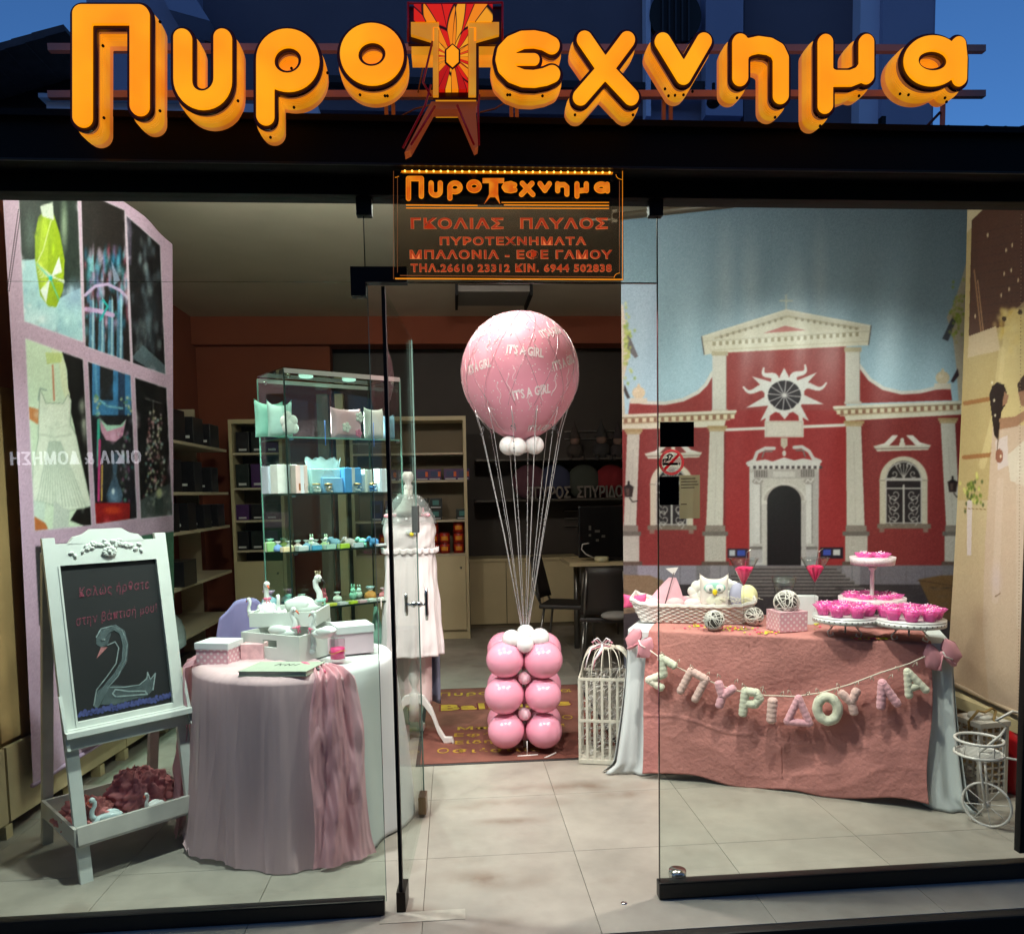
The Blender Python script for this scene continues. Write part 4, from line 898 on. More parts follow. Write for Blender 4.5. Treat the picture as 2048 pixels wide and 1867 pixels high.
carton('goods_box', -2.25, 6.3, .78, .32, .3, .2, FO, 'dark carton beside the silver bundle on the low left shelf', 'carton', None)
# clear sack under the shelves
g = MB(); g.grid(lambda u, v: (-2.05+.3*(u-.5)*math.sin(PI*v)**.5+.04*math.sin(u*17+v*9), 5.5+.5*(v-.5), .45+.3*math.sin(PI*u)*math.sin(PI*v)+.03*math.sin(u*31)*math.cos(v*23)), 24, 20)
tag(g.build('plastic_sack', mat('milky_plastic', (150, 160, 158), .25, alpha=.5), solid=.002), 'crumpled clear plastic sack on the bottom shelf at the left', 'bag')

# ================================================================ rear cabinets with firework goods
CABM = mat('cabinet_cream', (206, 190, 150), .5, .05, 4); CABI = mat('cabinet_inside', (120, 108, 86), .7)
def cabinet(u0, u1, Y, ztop, zdoor, lab, boards, dep=.38):
    a, b = D(u0, 1100, Y).x, D(u1, 1100, Y).x; t = thing('display_cabinet', lab, 'cabinet', ((a+b)/2, Y, 0))
    for x in (a, b-.03): g = MB(); g.bx((x, Y, 0), (x+.03, Y+dep, ztop)); g.build('side_panel', CABM, t, world=True)
    g = MB(); g.bx((a+.03, Y, ztop-.04), (b-.03, Y+dep, ztop)); g.build('top_panel', CABM, t, world=True)
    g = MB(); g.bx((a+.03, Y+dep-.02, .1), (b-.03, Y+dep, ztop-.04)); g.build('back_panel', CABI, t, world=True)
    g = MB(); g.bx((a+.03, Y+.02, 0), (b-.03, Y+dep-.02, .1)); g.build('plinth', CABM, t, world=True)
    n = max(1, round((b-a)/.42)); w = (b-a-.06)/n
    for i in range(n):
        g = MB(); g.bx((a+.03+i*w+.003, Y-.018, .1), (a+.03+(i+1)*w-.003, Y, zdoor-.02)); d_ = g.build('door', CABM, t, world=True)
        g = MB(); g.ball((a+.03+(i+1)*w-.05, Y-.024, zdoor-.14), .012, n=8, m=6); g.build('knob', CHR, d_, world=True)
    for z in boards: g = MB(); g.bx((a+.03, Y+.01, z-.02), (b-.03, Y+dep-.02, z)); g.build('shelf', BRD, t, world=True)
    return a, b
Yc = 7.75
zz = lambda v, Y=7.75: D(860, v, Y).z
a, b = cabinet(706, 937, Yc, zz(832), zz(1108), 'cream display cabinet of boxed fireworks behind the mannequin', [zz(960), zz(1040), zz(905), zz(1108)])
FP = mat('purple_carton', (70, 36, 92), .4, .15, 20); FB = mat('blue_carton', (28, 44, 92), .4, .15, 20); FG = mat('dark_green_carton', (26, 34, 32), .4, .2, 20); FRO = mat('red_orange_tub', (176, 42, 28), .4, .15, 20)
TEALP = mat('teal_print', (60, 120, 116), .5); YEL = mat('yellow_print', (226, 150, 40), .5)
s7 = Yc/F_PX
def rowbox(us, v, wpx, hpx, m_, base, deco, cat='carton', name='goods_box'):
    for i, u in enumerate(us):
        p = D(u, v, Yc+.12); carton(name, p.x, Yc+.12, zz(v)+.001, wpx*s7, .16, hpx*s7, m_, base[i], cat, 'boxed goods in the rear cabinet', deco)
rowbox((782, 810, 845, 870, 901, 926), 960, 26, 22, FP, ['purple carton on the upper shelf of the rear cabinet, '+s for s in ('leftmost', 'second from the left', 'third from the left', 'left of the middle', 'second from the right', 'rightmost')], ((-.3, .3, .25, .8, FB), (.25, .3, .45, .75, FOR), (-.4, .05, .4, .15, FWH)))
rowbox((755, 785, 812), 1040, 24, 40, FB, ['tall blue carton on the middle shelf, '+s for s in ('behind the mannequin neck', 'beside the mannequin neck', 'next to the dark cartons')], ((-.3, .4, .3, .8, FO), (-.35, .05, .35, .12, FWH)))
for r_, vv in ((0, 1040), (1, 1018)):
    for i, u in enumerate((845, 872, 925) if r_ == 0 else (845, 872)):
        p = D(u, vv, Yc+.12); carton('goods_box', p.x, Yc+.12, zz(vv)+.001+r_*.002, 25*s7, .16, 21*s7, FG, 'dark green carton on the middle shelf, '+('bottom' if r_ == 0 else 'top')+' row, '+['left', 'centre', 'right'][i], 'carton', 'boxed goods in the rear cabinet', ((-.25, .35, .25, .8, TEALP), (-.4, .08, .4, .18, FWH)))
def tub(x, y, z, r, h, lab):
    t = thing('firework_tub', lab, 'tub', (x, y, z), 0, 'red tubs in the rear cabinet'); g = MB(); g.lathe([(r, 0), (r, h*.86), (r*.93, h*.9)], n=16); g.build('tub_body', FRO, t)
    g = MB(); g.lathe([(r*.98, h*.88), (r*.98, h), (0, h+.002)], n=16); g.build('lid', mat('dark_red_lid', (110, 20, 20), .4), t)
    g = MB(); R = r+.0012; g.grid(lambda u, v: (R*math.sin((u-.5)*1.3), -R*math.cos((u-.5)*1.3), h*(.25+.4*v)), 6, 1); g.build('yellow_label', YEL, t); return t
for c_, u in enumerate((770, 794, 818, 842, 868, 890, 918)):
    for r_ in range(3 if c_ in (2, 3, 4, 6) else 2):
        p = D(u, 1108, Yc+.13); tub(p.x, Yc+.13, zz(1108)+r_*21*s7+.001, 10.5*s7, 20.5*s7, 'small red tub, column '+['one', 'two', 'three', 'four', 'five', 'six', 'seven'][c_]+' from the left, '+['bottom', 'middle', 'top'][r_]+' of its stack in the rear cabinet')
a2, b2 = cabinet(467, 572, 7.6, D(500, 838, 7.6).z, D(500, 1118, 7.6).z, 'cream display cabinet standing beside the left wall shelves', [D(500, v, 7.6).z for v in (905, 975, 1040, 1100)])
for k_, (v, hh) in enumerate(((905, 40), (975, 45), (1040, 30), (1100, 36))):
    for j, u in enumerate((490, 520, 548)):
        p = D(u, v, 7.72); carton('goods_box', p.x, 7.72, D(500, v, 7.6).z+.001, 24*s7, .16, hh*s7, (FO, FG, FP)[(j+k_) % 3], ('black', 'dark green', 'purple')[(j+k_) % 3]+' carton in the narrow left cabinet, '+['top', 'second', 'third', 'lowest'][k_]+' shelf, '+['left', 'middle', 'right'][j], 'carton', 'boxed goods in the narrow cabinet', ((-.3, .1, .3, .2, FWH),))
# doorway posts between the cabinets
for u0, u1, m_, lab in ((676, 692, CABM, 'cream upright panel seen through the glass case, left one'), (640, 662, mat('taupe_panel', (120, 112, 96), .6), 'taupe upright panel left of the cream panel behind the glass case')):
    a_, b_ = D(u0, 1000, 7.3).x, D(u1, 1000, 7.3).x; g = MB(); g.bx((a_, 7.3, 0), (b_, 7.4, 2.4)); tag(g.build('room_divider', m_), lab, 'panel')

# slatwall shelves with toys and cut-out lettering behind the balloon
t = thing('slatwall_shelves', 'dark slatwall shelves at the back right of the shop', 'shelves', (1.2, 8.4, 1)); Yw = 8.4
CHS = mat('dim_steel_strip', (150, 146, 138), .35, metal=.8)
for v in (920, 1000): a_, b_ = D(950, v, Yw), D(1500, v, Yw); g = MB(); g.bx((a_.x, Yw-.2, a_.z-.02), (b_.x, Yw+.3, a_.z)); g.build('shelf', mat('dark_shelf', (70, 64, 56), .5), t, world=True)
for v in (862, 877, 937, 950, 1021, 1036, 1051): a_, b_ = D(1130, v, 8.7), D(1250, v, 8.7); g = MB(); g.bx((a_.x, 8.70, a_.z-.008), (b_.x, 8.745, a_.z)); g.build('slat_strip', CHS, t, world=True)
me = fit(text_mesh('ΣΠΥΡΟΣ  ΣΠΥΡΙΔΟΥΛΑ', 1, .02, .02, 1.0), (D(1290, 980, Yw-.15)-D(1055, 980, Yw-.15)).length, .13); me.transform(frame(D(1172, 983, Yw-.12), (1, 0, 0), (0, 0, 1)))
tag(mesh_obj('cutout_lettering', me, mat('grey_wood_letters', (120, 112, 104), .6)), 'grey cut-out Greek name lettering standing on the dark slatwall shelf', 'lettering')
def gnome(u, v, h, c, lab):
    p = D(u, v, Yw-.05); t = thing('sitting_doll', lab, 'doll', p, 0, 'dolls on the slatwall shelf'); m_ = mat('felt_%d' % c[0], c, .9)
    g = MB(); g.ball((0, 0, h*.22), h*.22, (1, .8, 1), 14, 10); g.build('body', m_, t)
    g = MB(); g.ball((0, -.01, h*.5), h*.13, n=14, m=10); g.build('head', mat('doll_skin', (120, 96, 84), .9), t)
    g = MB(); g.lathe([(h*.16, h*.55), (h*.12, h*.65), (h*.05, h*.85), (.0, h)], n=14); g.build('hat', m_, t)
    for s in (-1, 1): g = MB(); g.tube([(s*h*.1, -.04, h*.1), (s*h*.16, -h*.3, h*.05), (s*h*.17, -h*.36, h*.0)], h*.05, 8); g.build('leg', m_, t)
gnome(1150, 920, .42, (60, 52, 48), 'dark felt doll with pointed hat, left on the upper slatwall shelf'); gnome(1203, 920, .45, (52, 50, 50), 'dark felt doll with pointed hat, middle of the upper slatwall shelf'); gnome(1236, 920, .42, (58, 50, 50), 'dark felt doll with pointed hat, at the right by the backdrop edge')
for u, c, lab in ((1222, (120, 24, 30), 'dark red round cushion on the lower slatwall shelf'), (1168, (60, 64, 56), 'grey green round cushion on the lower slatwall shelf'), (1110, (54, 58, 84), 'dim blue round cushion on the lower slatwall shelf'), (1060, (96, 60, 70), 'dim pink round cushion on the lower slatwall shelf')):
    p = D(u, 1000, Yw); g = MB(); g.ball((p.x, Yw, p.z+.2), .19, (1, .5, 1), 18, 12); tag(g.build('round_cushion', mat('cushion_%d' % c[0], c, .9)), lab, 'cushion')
a_, b_ = D(938, 1118, 8.3), D(1160, 1265, 8.3); t = thing('low_cupboard', 'low cream cupboard under the slatwall in the dark rear', 'cupboard', (a_.x, 8.3, 0))
for i in range(3): w = (b_.x-a_.x)/3; g = MB(); g.bx((a_.x+i*w+.004, 8.3, .05), (a_.x+(i+1)*w-.004, 8.32, a_.z-.03)); g.build('door', CABM, t, world=True)
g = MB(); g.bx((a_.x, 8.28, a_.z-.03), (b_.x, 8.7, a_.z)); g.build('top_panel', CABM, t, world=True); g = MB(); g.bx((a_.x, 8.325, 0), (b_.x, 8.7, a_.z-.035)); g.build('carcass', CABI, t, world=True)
# office table, monitor, tape, chairs
Yt = 6.6; p0, p1 = D(1139, 1126, Yt), D(1300, 1126, Yt); zt_ = .78
t = thing('office_table', 'cream topped office table on steel legs in the dark rear', 'table', (p0.x+.6, 6.9, 0)); xt0 = p0.x
g = MB(); g.bx((xt0, 6.6, p0.z-.03), (xt0+1.3, 7.2, p0.z)); g.build('tabletop', CABM, t, world=True)
for x, y in ((xt0+.14, 6.7), (xt0+1.2, 6.7), (xt0+.14, 7.1), (xt0+1.2, 7.1)): g = MB(); g.tube([(x, y, 0), (x, y, p0.z-.03)], .028, 12); g.build('leg', mat('grey_steel_leg', (130, 128, 124), .3, metal=.8), t, world=True)
ztab = p0.z
a_, b_ = D(1157, 1012, 6.75), D(1330, 1120, 6.75); t = thing('monitor', 'black computer monitor seen from behind on the office table', 'monitor', ((a_.x+b_.x)/2, 6.75, ztab))
g = MB(); g.bx((a_.x, 6.75, ztab+.03), (b_.x, 6.79, a_.z), bev=.01); g.build('casing', mat('monitor_black', (14, 14, 15), .3), t, world=True)
g = MB(); g.bx(((a_.x+b_.x)/2-.15, 6.7, ztab), ((a_.x+b_.x)/2+.15, 6.9, ztab+.02)); g.build('stand', _M['monitor_black'], t, world=True)
for u, v, w in ((1180, 1053, 4), (1180, 1058, 4), (1180, 1070, 4), (1195, 1062, 9), (1195, 1080, 5), (1207, 1072, 6)): c = D(u, v, 6.74); g = MB(); g.box((c.x, 6.745, c.z), (w*s7, .008, .02)); g.build('port', CHS, t, world=True)
g = MB(); g.tube([D(u, v, 6.7) for u, v in ((1178, 1086), (1165, 1088), (1163, 1098), (1172, 1108), (1190, 1116))], .006, 6); tag(g.build('charger_cable', mat('white_cable', (200, 200, 196), .5)), 'white charging cable looping beside the monitor', 'cable')
c = D(1203, 1124, 6.66); g = MB(); g.lathe([(.03, 0), (.062, 0), (.062, .045), (.03, .045), (.03, 0)], (c.x, c.y, ztab), 24); tag(g.build('tape_roll', mat('tape_cream', (206, 200, 160), .4)), 'roll of pale tape on the front edge of the office table', 'tape')
DK = mat('dark_chair_plastic', (42, 38, 36), .5)
def chair(x, y, rz, lab):
    t = thing('office_chair', lab, 'chair', (x, y, 0), rz, 'dark chairs round the office table')
    g = MB(); g.box((0, 0, .45), (.42, .42, .04), bev=.015); g.build('seat', DK, t)
    g = MB(); g.grid(lambda u, v: ((u-.5)*.4*(1-.25*v), .2+.08*v+.05*(1-(2*u-1)**2), .5+.38*v), 10, 6); g.build('backrest', DK, t, solid=.02)
    for sx_ in (-1, 1):
        for sy_ in (-1, 1): g = MB(); g.tube([(sx_*.17, sy_*.17, .43), (sx_*.21, sy_*.23, 0)], .011, 8); g.build('leg', _M['grey_steel_leg'], t)
        g = MB(); g.tube([(sx_*.17, .18, .43), (sx_*.16, .27, .6), (sx_*.14, .29, .85)], .01, 8); g.build('back_rail', _M['grey_steel_leg'], t)
    return t
c = Zp(1135, 1305, 0); chair(c.x, c.y, 1.2, 'dark chair pushed in at the left end of the office table'); c = Zp(1215, 1340, 0); chair(c.x, c.y, 2.9, 'dark chair in front of the office table near the birdcage'); chair(D(1200, 1200, 7.6).x, 7.5, 0, 'dark chair behind the office table')
c = D(1232, 1245, 5.9); g = MB(); g.ball((c.x, c.y, .5), .1, (1.2, 1, .35)); tag(g.build('folded_cloth', mat('pale_cloth', (150, 146, 140), .9)), 'small pale folded cloth lying on the dark chair seat', 'cloth')
# ================================================================ chalkboard easel
WP = mat('white_paint_worn', (214, 218, 212), .45, .05, 12, bump=.05); WPD = mat('white_paint_aged', (196, 192, 184), .5, .15, 10)
fl_, fr_ = Zp(160, 1768, 0), Zp(403, 1685, 0); ex = Vector((fr_.x-fl_.x, fr_.y-fl_.y, 0)); EW = ex.length; erz = math.atan2(ex.y, ex.x)
E = thing('chalkboard_easel', 'white painted easel with carved crest and chalkboard beside the round table', 'easel', (fl_.x, fl_.y, 0), erz)
H = 1.315; ly = lambda z: .172*z                     # front frame leans back
def fb(b, x0, x1, z0, z1, y0=-.012, y1=.012):       # a board lying in the leaning front plane
    vs = [(x, ly(z)+o_, z) for x in (x0, x1) for o_ in (y0, y1) for z in (z0, z1)]
    b.add(vs, [(0, 1, 3, 2), (4, 6, 7, 5), (0, 4, 5, 1), (2, 3, 7, 6), (0, 2, 6, 4), (1, 5, 7, 3)])
pw = .045
for x0 in (-.0, EW-pw):
    g = MB(); fb(g, x0, x0+pw, 0, H+.01); g.build('front_leg', WP, E)
for x in (.02, EW-.02):
    g = MB(); g.bar((x, ly(H-.05)+.02, H-.05), (x, .50, 0), .04, .03, (0, 1, 0)); g.build('rear_leg', WPD, E)
g = MB(); fb(g, pw, EW-pw, H-.1, H-.015); g.build('top_rail', WP, E)
cz = H-.02; xm = EW/2
g = MB(); g.prism([(-.15, 0), (-.125, .03), (-.09, .038), (-.06, .058), (.06, .058), (.09, .038), (.125, .03), (.15, 0)], (xm, ly(cz)-.012, cz), (1, 0, 0), (0, ly(1), 1), (0, .024, 0)); g.build('crest', WP, E)
# carved leaves and flower, one relief
g = MB()
for i in range(46):
    a = rng.random()*2*PI; t_ = rng.normal(0, .06); t_ = max(-.14, min(.14, t_)); zz_ = H-.045+(.022*math.cos(t_*14))+rng.normal(0, .008)
    g.ball((xm+t_, ly(zz_)-.016, zz_), .011, (1.0, .5, .55), 8, 6, T=Matrix.Translation((xm+t_, ly(zz_)-.016, zz_)) @ Matrix.Rotation(a, 4, 'Y') @ Matrix.Translation((-xm-t_, -ly(zz_)+.016, -zz_)))
for i in range(10):
    a = i*PI/5; c = (xm+.02*math.cos(a), ly(H-.06)-.022, H-.055+.014*math.sin(a)); g.ball(c, .010, (1, .6, .8), 8, 6)
g.ball((xm, ly(H-.05)-.028, H-.055), .009, n=8, m=6)
g.build('carved_flowers', WP, E, kind='stuff')
zb0, zb1 = .585, H-.1
g = MB(); fb(g, pw, EW-pw, zb0, zb1, .002, .012); bd = g.build('chalkboard', mat('chalkboard_black', (20, 22, 24), .75, .3, 5), E)
for x0, x1 in ((pw, pw+.007), (EW-pw-.007, EW-pw)): g = MB(); fb(g, x0, x1, zb0, zb1, -.016, .002); g.build('frame_strip', WP, E)
g = MB(); fb(g, pw+.007, EW-pw-.007, zb0, zb0+.02, -.016, .002); g.build('frame_strip', WP, E)
g = MB(); fb(g, -.006, EW+.006, zb0-.075, zb0, -.034, -.012); g.build('ledge_front', WP, E); g = MB(); fb(g, -.006, EW+.006, zb0-.022, zb0-.002, -.07, -.036); g.build('ledge', WP, E)
for x0 in (-.006, EW-.006): g = MB(); g.prism([(0, -.07), (.045, -.07), (.03, .02), (.016, .09), (.004, .13), (0, .13)], (x0, ly(zb0)-.012, zb0), (0, -1, 0), (0, .16, 1), (.012, 0, 0)); g.build('side_bracket', WP, E)
# board-plane coordinates from the photograph: corners of the black panel
BN = E.matrix_basis.to_3x3() @ Vector((0, -1, ly(1))).normalized(); BO = E.matrix_basis @ Vector((0, -.001, 0)) + E.matrix_basis.to_3x3() @ Vector((0, .002, 0))
EI = E.matrix_basis.inverted()
c4 = [(105, 1126), (315, 1120), (350, 1396), (141, 1431)]   # photograph corners of the panel
x0_, x1_, z0_, z1_ = pw+.007, EW-pw-.007, zb0+.02, zb1
def bl(u, v):   # bilinear inverse, photograph panel -> board
    s_, t_ = .5, .5
    for _ in range(12):
        x = [(1-s_)*(1-t_)*c4[0][i]+s_*(1-t_)*c4[1][i]+s_*t_*c4[2][i]+(1-s_)*t_*c4[3][i] for i in (0, 1)]
        dx = [(1-t_)*(c4[1][i]-c4[0][i])+t_*(c4[2][i]-c4[3][i]) for i in (0, 1)]; dy = [(1-s_)*(c4[3][i]-c4[0][i])+s_*(c4[2][i]-c4[1][i]) for i in (0, 1)]
        ex_, ey_ = u-x[0], v-x[1]; det = dx[0]*dy[1]-dx[1]*dy[0]; s_ += (ex_*dy[1]-ey_*dy[0])/det; t_ += (dx[0]*ey_-dx[1]*ex_)/det
    return (x0_+(x1_-x0_)*s_, z1_+(z0_-z1_)*t_)
chT = frame((0, ly(0)-.0005, 0), (1, 0, 0), (0, ly(1), 1))
def chalk(name, st, w, m_, closed=False): 
    S = [[(bl(*p)[0], bl(*p)[1]*math.sqrt(1+ly(1)**2)) for p in s] for s in st]
    return mesh_obj(name, outline_mesh(contours(S, w, w*.7), chT, None, .0006), m_, bd)
def chalkm(n, c, al):
    m = mat(n, c, .95, .35, 60, alpha=al); return m
CP = chalkm('chalk_pink', (140, 66, 84), .7); CW_ = chalkm('chalk_white', (160, 176, 176), .6); CG = chalkm('chalk_grey', (104, 120, 122), .55); CBL = chalkm('chalk_blue', (84, 92, 150), .7)
def bpoly(name, P, m_, off=.0):
    g = MB(); Q = [bl(*p) for p in P]; g.add([(x, ly(z)+.0008-off, z) for x, z in Q], [tuple(range(len(Q)))]); return g.build(name, m_, bd)
def chalktext(txt, u0, v0, u1, v1, h):
    a_, b_ = bl(u0, v0), bl(u1, v1); a3, b3 = Vector((a_[0], ly(a_[1])-.0003, a_[1])), Vector((b_[0], ly(b_[1])-.0003, b_[1]))
    me = fit(text_mesh(txt, 1, 0, .0, 1.15, 2, shear=.2), (b3-a3).length, h); me.transform(frame((a3+b3)/2, b3-a3, (0, ly(1), 1))); mesh_obj('chalk_writing', me, CP, bd)
chalktext('Καλώς ήρθατε', 146, 1182, 300, 1170, .052); chalktext('στην βάπτισή μου!', 140, 1238, 318, 1215, .052)
neck = [(205, 1262), (222, 1251), (240, 1258), (248, 1280), (246, 1310), (232, 1345), (216, 1368)]
chalk('chalk_swan_neck', [[(195, 1270), (205, 1256), (222, 1250), (238, 1260), (245, 1285), (242, 1315), (226, 1340), (205, 1362), (190, 1385), (182, 1400)]], .011, CG)
bpoly('chalk_swan_body', [(178, 1398), (184, 1372), (200, 1362), (225, 1362), (260, 1366), (285, 1358), (294, 1340), (298, 1352), (312, 1342), (306, 1372), (292, 1384), (260, 1390), (220, 1400)], CG)
bpoly('chalk_swan_head', [(182, 1270), (188, 1254), (204, 1250), (214, 1262), (206, 1284), (192, 1288), (182, 1282)], CG)
chalk('chalk_outline', [[(182, 1268), (192, 1252), (215, 1247), (238, 1256), (249, 1282), (245, 1312), (228, 1345), (206, 1366)], [(206, 1284), (222, 1278), (230, 1290), (224, 1320), (204, 1345), (182, 1370), (176, 1400)], [(206, 1366), (240, 1366), (275, 1362), (292, 1350), (294, 1338), (300, 1352), (312, 1340), (306, 1372)]], .0022, CW_)
chalk('chalk_wing', [[(222, 1384), (216, 1378), (222, 1370), (250, 1374), (288, 1374), (292, 1380), (260, 1382), (226, 1384)]], .003, CW_)
chalk('chalk_eye', [[(196, 1273), (199, 1273)]], .004, CW_); bpoly('chalk_beak', [(192, 1288), (206, 1288), (182, 1310)], chalkm('chalk_rose', (196, 130, 130), .8), .0004)
for i in range(26):
    u = 146+i*7.8; v = 1416-i*1.35+rng.normal(0, 1.2); chalk('chalk_wave', [[(u, v+4), (u+4, v-3), (u+9, v+3)]], .0055, CBL)
# tray between the legs
zt1, zt0 = .20, .12
g = MB(); fb(g, -.002, EW+.002, .16, .225, -.05, -.036); g.build('tray_front', WPD, E)
g = MB(); g.bx((0, -.02, .15), (EW, .42, .162)); g.build('tray_floor', WPD, E)
g = MB(); g.bx((0, .41, .162), (EW, .422, .22)); g.build('tray_back', WPD, E)
for x in (-.012, EW): g = MB(); g.bx((x, -.01, .15), (x+.012, .42, .222)); g.build('tray_side', WPD, E)
RO = mat('rose_tulle', (212, 134, 138), .95, .15, 60)
import mathutils.noise as NZ
Em = E.matrix_basis
def ruffle(name, cx, cy, z0, rx, ry, h, m_, lab, seed=0, T=None):
    g = MB()
    def f(u, v):
        a = 2*PI*u; th = PI/2*v; n_ = NZ.noise(Vector((math.cos(a)*3+seed, math.sin(a)*3, v*4)))*.35+NZ.noise(Vector((math.cos(a)*9+seed, math.sin(a)*9, v*11)))*.22
        r = math.cos(th)*(1+n_); return T @ Vector((cx+rx*r*math.cos(a), cy+ry*r*math.sin(a), z0+h*math.sin(th)*(1+n_*.7)))
    g.grid(f, 110, 40)
    return tag(g.build(name, m_), lab, 'tulle')
ruffle('tulle_bundle', EW*.66, .24, .165, .14, .1, .14, RO, 'rose pink tulle heaped at the right end of the easel tray', 3, T=Em)
ruffle('tulle_bundle', EW*.2, .2, .165, .10, .12, .09, mat('rose_ribbon', (196, 120, 118), .8), 'folded rose fabric at the left end of the easel tray', 5, T=Em)

# ================================================================ swans
SW = mat('porcelain_white', (226, 230, 226), .35, coat=.3); SWB = mat('porcelain_bluish', (198, 216, 216), .35, coat=.3); BKO = mat('beak_orange', (206, 84, 40), .4); DARKE = mat('bill_dark', (40, 34, 34), .4)
PKR = mat('ribbon_pink', (224, 106, 140), .5); MINT = mat('ribbon_mint', (150, 208, 190), .5); GLDG = mat('pale_gold', (190, 176, 140), .3, metal=.5)
def swan(loc, s, rz, lab, tall=False, rib=PKR, m_=SW, bill=BKO, tip=False, crown=False, group='white swan ornaments'):
    """local x is forwards; s is the body length"""
    t = thing('swan_ornament', lab, 'swan ornament', loc, rz, group)
    if not tall:
        b = MB(); b.grid(lambda u, v: ((-.5+u)*s, .27*s*math.sin(PI*min(1, u*1.02))**.55*math.cos(2*PI*v), .24*s+(.2*s*math.sin(PI*u)**.6)*math.sin(2*PI*v)+(.12*s*(1-u)**3 if u < .5 else 0)), 16, 16); b.build('body', m_, t)
        for sd in (-1, 1): w = MB(); w.ball((-.1*s, sd*.2*s, .34*s), .26*s, (1.25, .35, .62), 14, 8); w.build('wing', m_, t)
        nk = [(.34, .3), (.44, .45), (.42, .62), (.34, .76), (.33, .9), (.4, .98), (.48, .95)]; R = [.12, .09, .075, .07, .07, .085, .06]
    else:
        b = MB(); b.lathe([(.0, 0), (.26*s, .02*s), (.32*s, .2*s), (.28*s, .4*s), (.16*s, .56*s), (.09*s, .64*s)], n=20); b.build('body', m_, t)
        for sd in (-1, 1): w = MB(); w.ball((-.02*s, sd*.24*s, .28*s), .24*s, (.7, .4, 1.1), 12, 8); w.build('wing', m_, t)
        nk = [(.0, .55), (.0, .75), (-.01, .95), (.0, 1.12), (.06, 1.2), (.14, 1.18)]; R = [.12, .085, .08, .1, .1, .06]
    P_ = [(x*s, 0, z*s) for x, z in nk]; n = MB(); n.tube(P_, [r*s for r in R], 12); n.ball((P_[-2][0], 0, P_[-2][2]), R[-2]*s*1.12, n=12, m=8); n.build('neck_and_head', m_, t)
    hx_, hz = P_[-1][0], P_[-1][2]; k_ = MB(); k_.tube([(hx_, 0, hz), (hx_+.07*s, 0, hz-.06*s), (hx_+.11*s, 0, hz-.12*s)], [.045*s, .035*s, .012*s], 8, flat=.6); k_.build('bill', bill, t)
    e_ = MB()
    for sd in (-1, 1): e_.ball((P_[-2][0]+.05*s, sd*R[-2]*s, P_[-2][2]+.02*s), .014*s, n=6, m=4)
    e_.build('eyes', DARKE, t, kind='stuff')
    if rib:
        r_ = MB(); q0 = P_[1]; r_.tube([(q0[0]+.1*s*math.cos(a), .1*s*math.sin(a), q0[2]-.04*s) for a in [i*PI/8 for i in range(16)]], .022*s, 6, closed=True)
        for sd in (-1, 1): r_.ball((q0[0]+.1*s, sd*.07*s, q0[2]-.03*s), .06*s, (.5, 1.1, .7), 10, 6); r_.tube([(q0[0]+.1*s, sd*.02*s, q0[2]-.05*s), (q0[0]+.14*s, sd*.08*s, q0[2]-.22*s)], .015*s, 6)
        r_.build('ribbon_bow', rib, t)
    if crown:
        c_ = MB()
        for i in range(6): a = i*PI/3; c_.tube([(P_[-2][0]+.05*s*math.cos(a), .05*s*math.sin(a), P_[-2][2]+R[-2]*s*.9), (P_[-2][0]+.075*s*math.cos(a), .075*s*math.sin(a), P_[-2][2]+R[-2]*s*2.2)], [.015*s, .003*s], 5)
        c_.build('crown', GLDG, t)
    return t
# three in the easel tray
c = Em @ Vector((EW*.28, .08, .164)); swan(c, .12, erz+2.9, 'white swan ornament lying low at the left of the easel tray', rib=None, m_=SWB)
c = Em @ Vector((EW*.68, .09, .164)); swan(c, .085, erz+3.4, 'small white swan ornament standing right of centre in the easel tray', rib=None)
c = Em @ Vector((EW*.5, .3, .164)); swan(c, .1, erz+.2, 'dim white swan ornament at the back of the easel tray', rib=None, m_=SWB)
g = MB(); g.tube([Em @ Vector((EW*.78, .05, .185)), Em @ Vector((EW*.92, .06, .19))], .014, 12); tag(g.build('ribbon_roll', mat('pale_pink_roll', (222, 180, 190), .6)), 'small pale pink roll at the right end of the easel tray', 'ribbon')

# ================================================================ round table with white cloth and pink tulle overlay
TC = Vector((-.70, 3.50, 0)); TRr = .408; TZ = .75
WCL = mat('white_tablecloth', (206, 206, 206), .85, .03, 4, bump=.1, bscale=200); 
t = thing('round_table', 'round display table hidden under white cloth and pink tulle', 'table', TC)
g = MB(); g.lathe([(TRr-.006, TZ-.03), (TRr-.006, TZ-.004)], n=40); g.build('tabletop', WOODL, t)
g = MB(); g.lathe([(.22, 0), (.22, .02), (.04, .05), (.035, TZ-.03)], n=20); g.build('pedestal', WOODL, t)
def cloth_fn(rt, rb, zt, zb, a0, a1, nf, amp, seed, cx, cy, flare=1., hem=None):
    r0 = random.Random(seed); ph = [r0.random()*6.28 for _ in range(8)]; fr = [nf*(.6+.8*r0.random()) for _ in range(4)]
    def f(u, v):
        a = a0+(a1-a0)*u
        if v < .22:
            k_ = v/.22; r = rt*k_; z = zt+.002*math.sin(a*9+ph[4])*k_; 
            return (cx+r*math.cos(a), cy+r*math.sin(a), z)
        k_ = (v-.22)/.78; w = sum(math.sin(fr[i]*a+ph[i]+.4*k_*math.sin(a*3+ph[5])) for i in range(3))/3
        am = amp*(1 if 2.9 < a % (2*PI) < 5.3 else 3.2); r = rt+.012*math.sin(min(1, k_*8)*PI/2)+(rb-rt+(am-amp)*.9)*k_**1.15*flare+am*w*min(1, k_*1.6)**.8
        zb_ = zb(a) if callable(zb) else zb
        z = zt-(zt-zb_)*k_ - (.004 if k_ < .04 else 0)
        return (cx+r*math.cos(a), cy+r*math.sin(a), z)
    return f
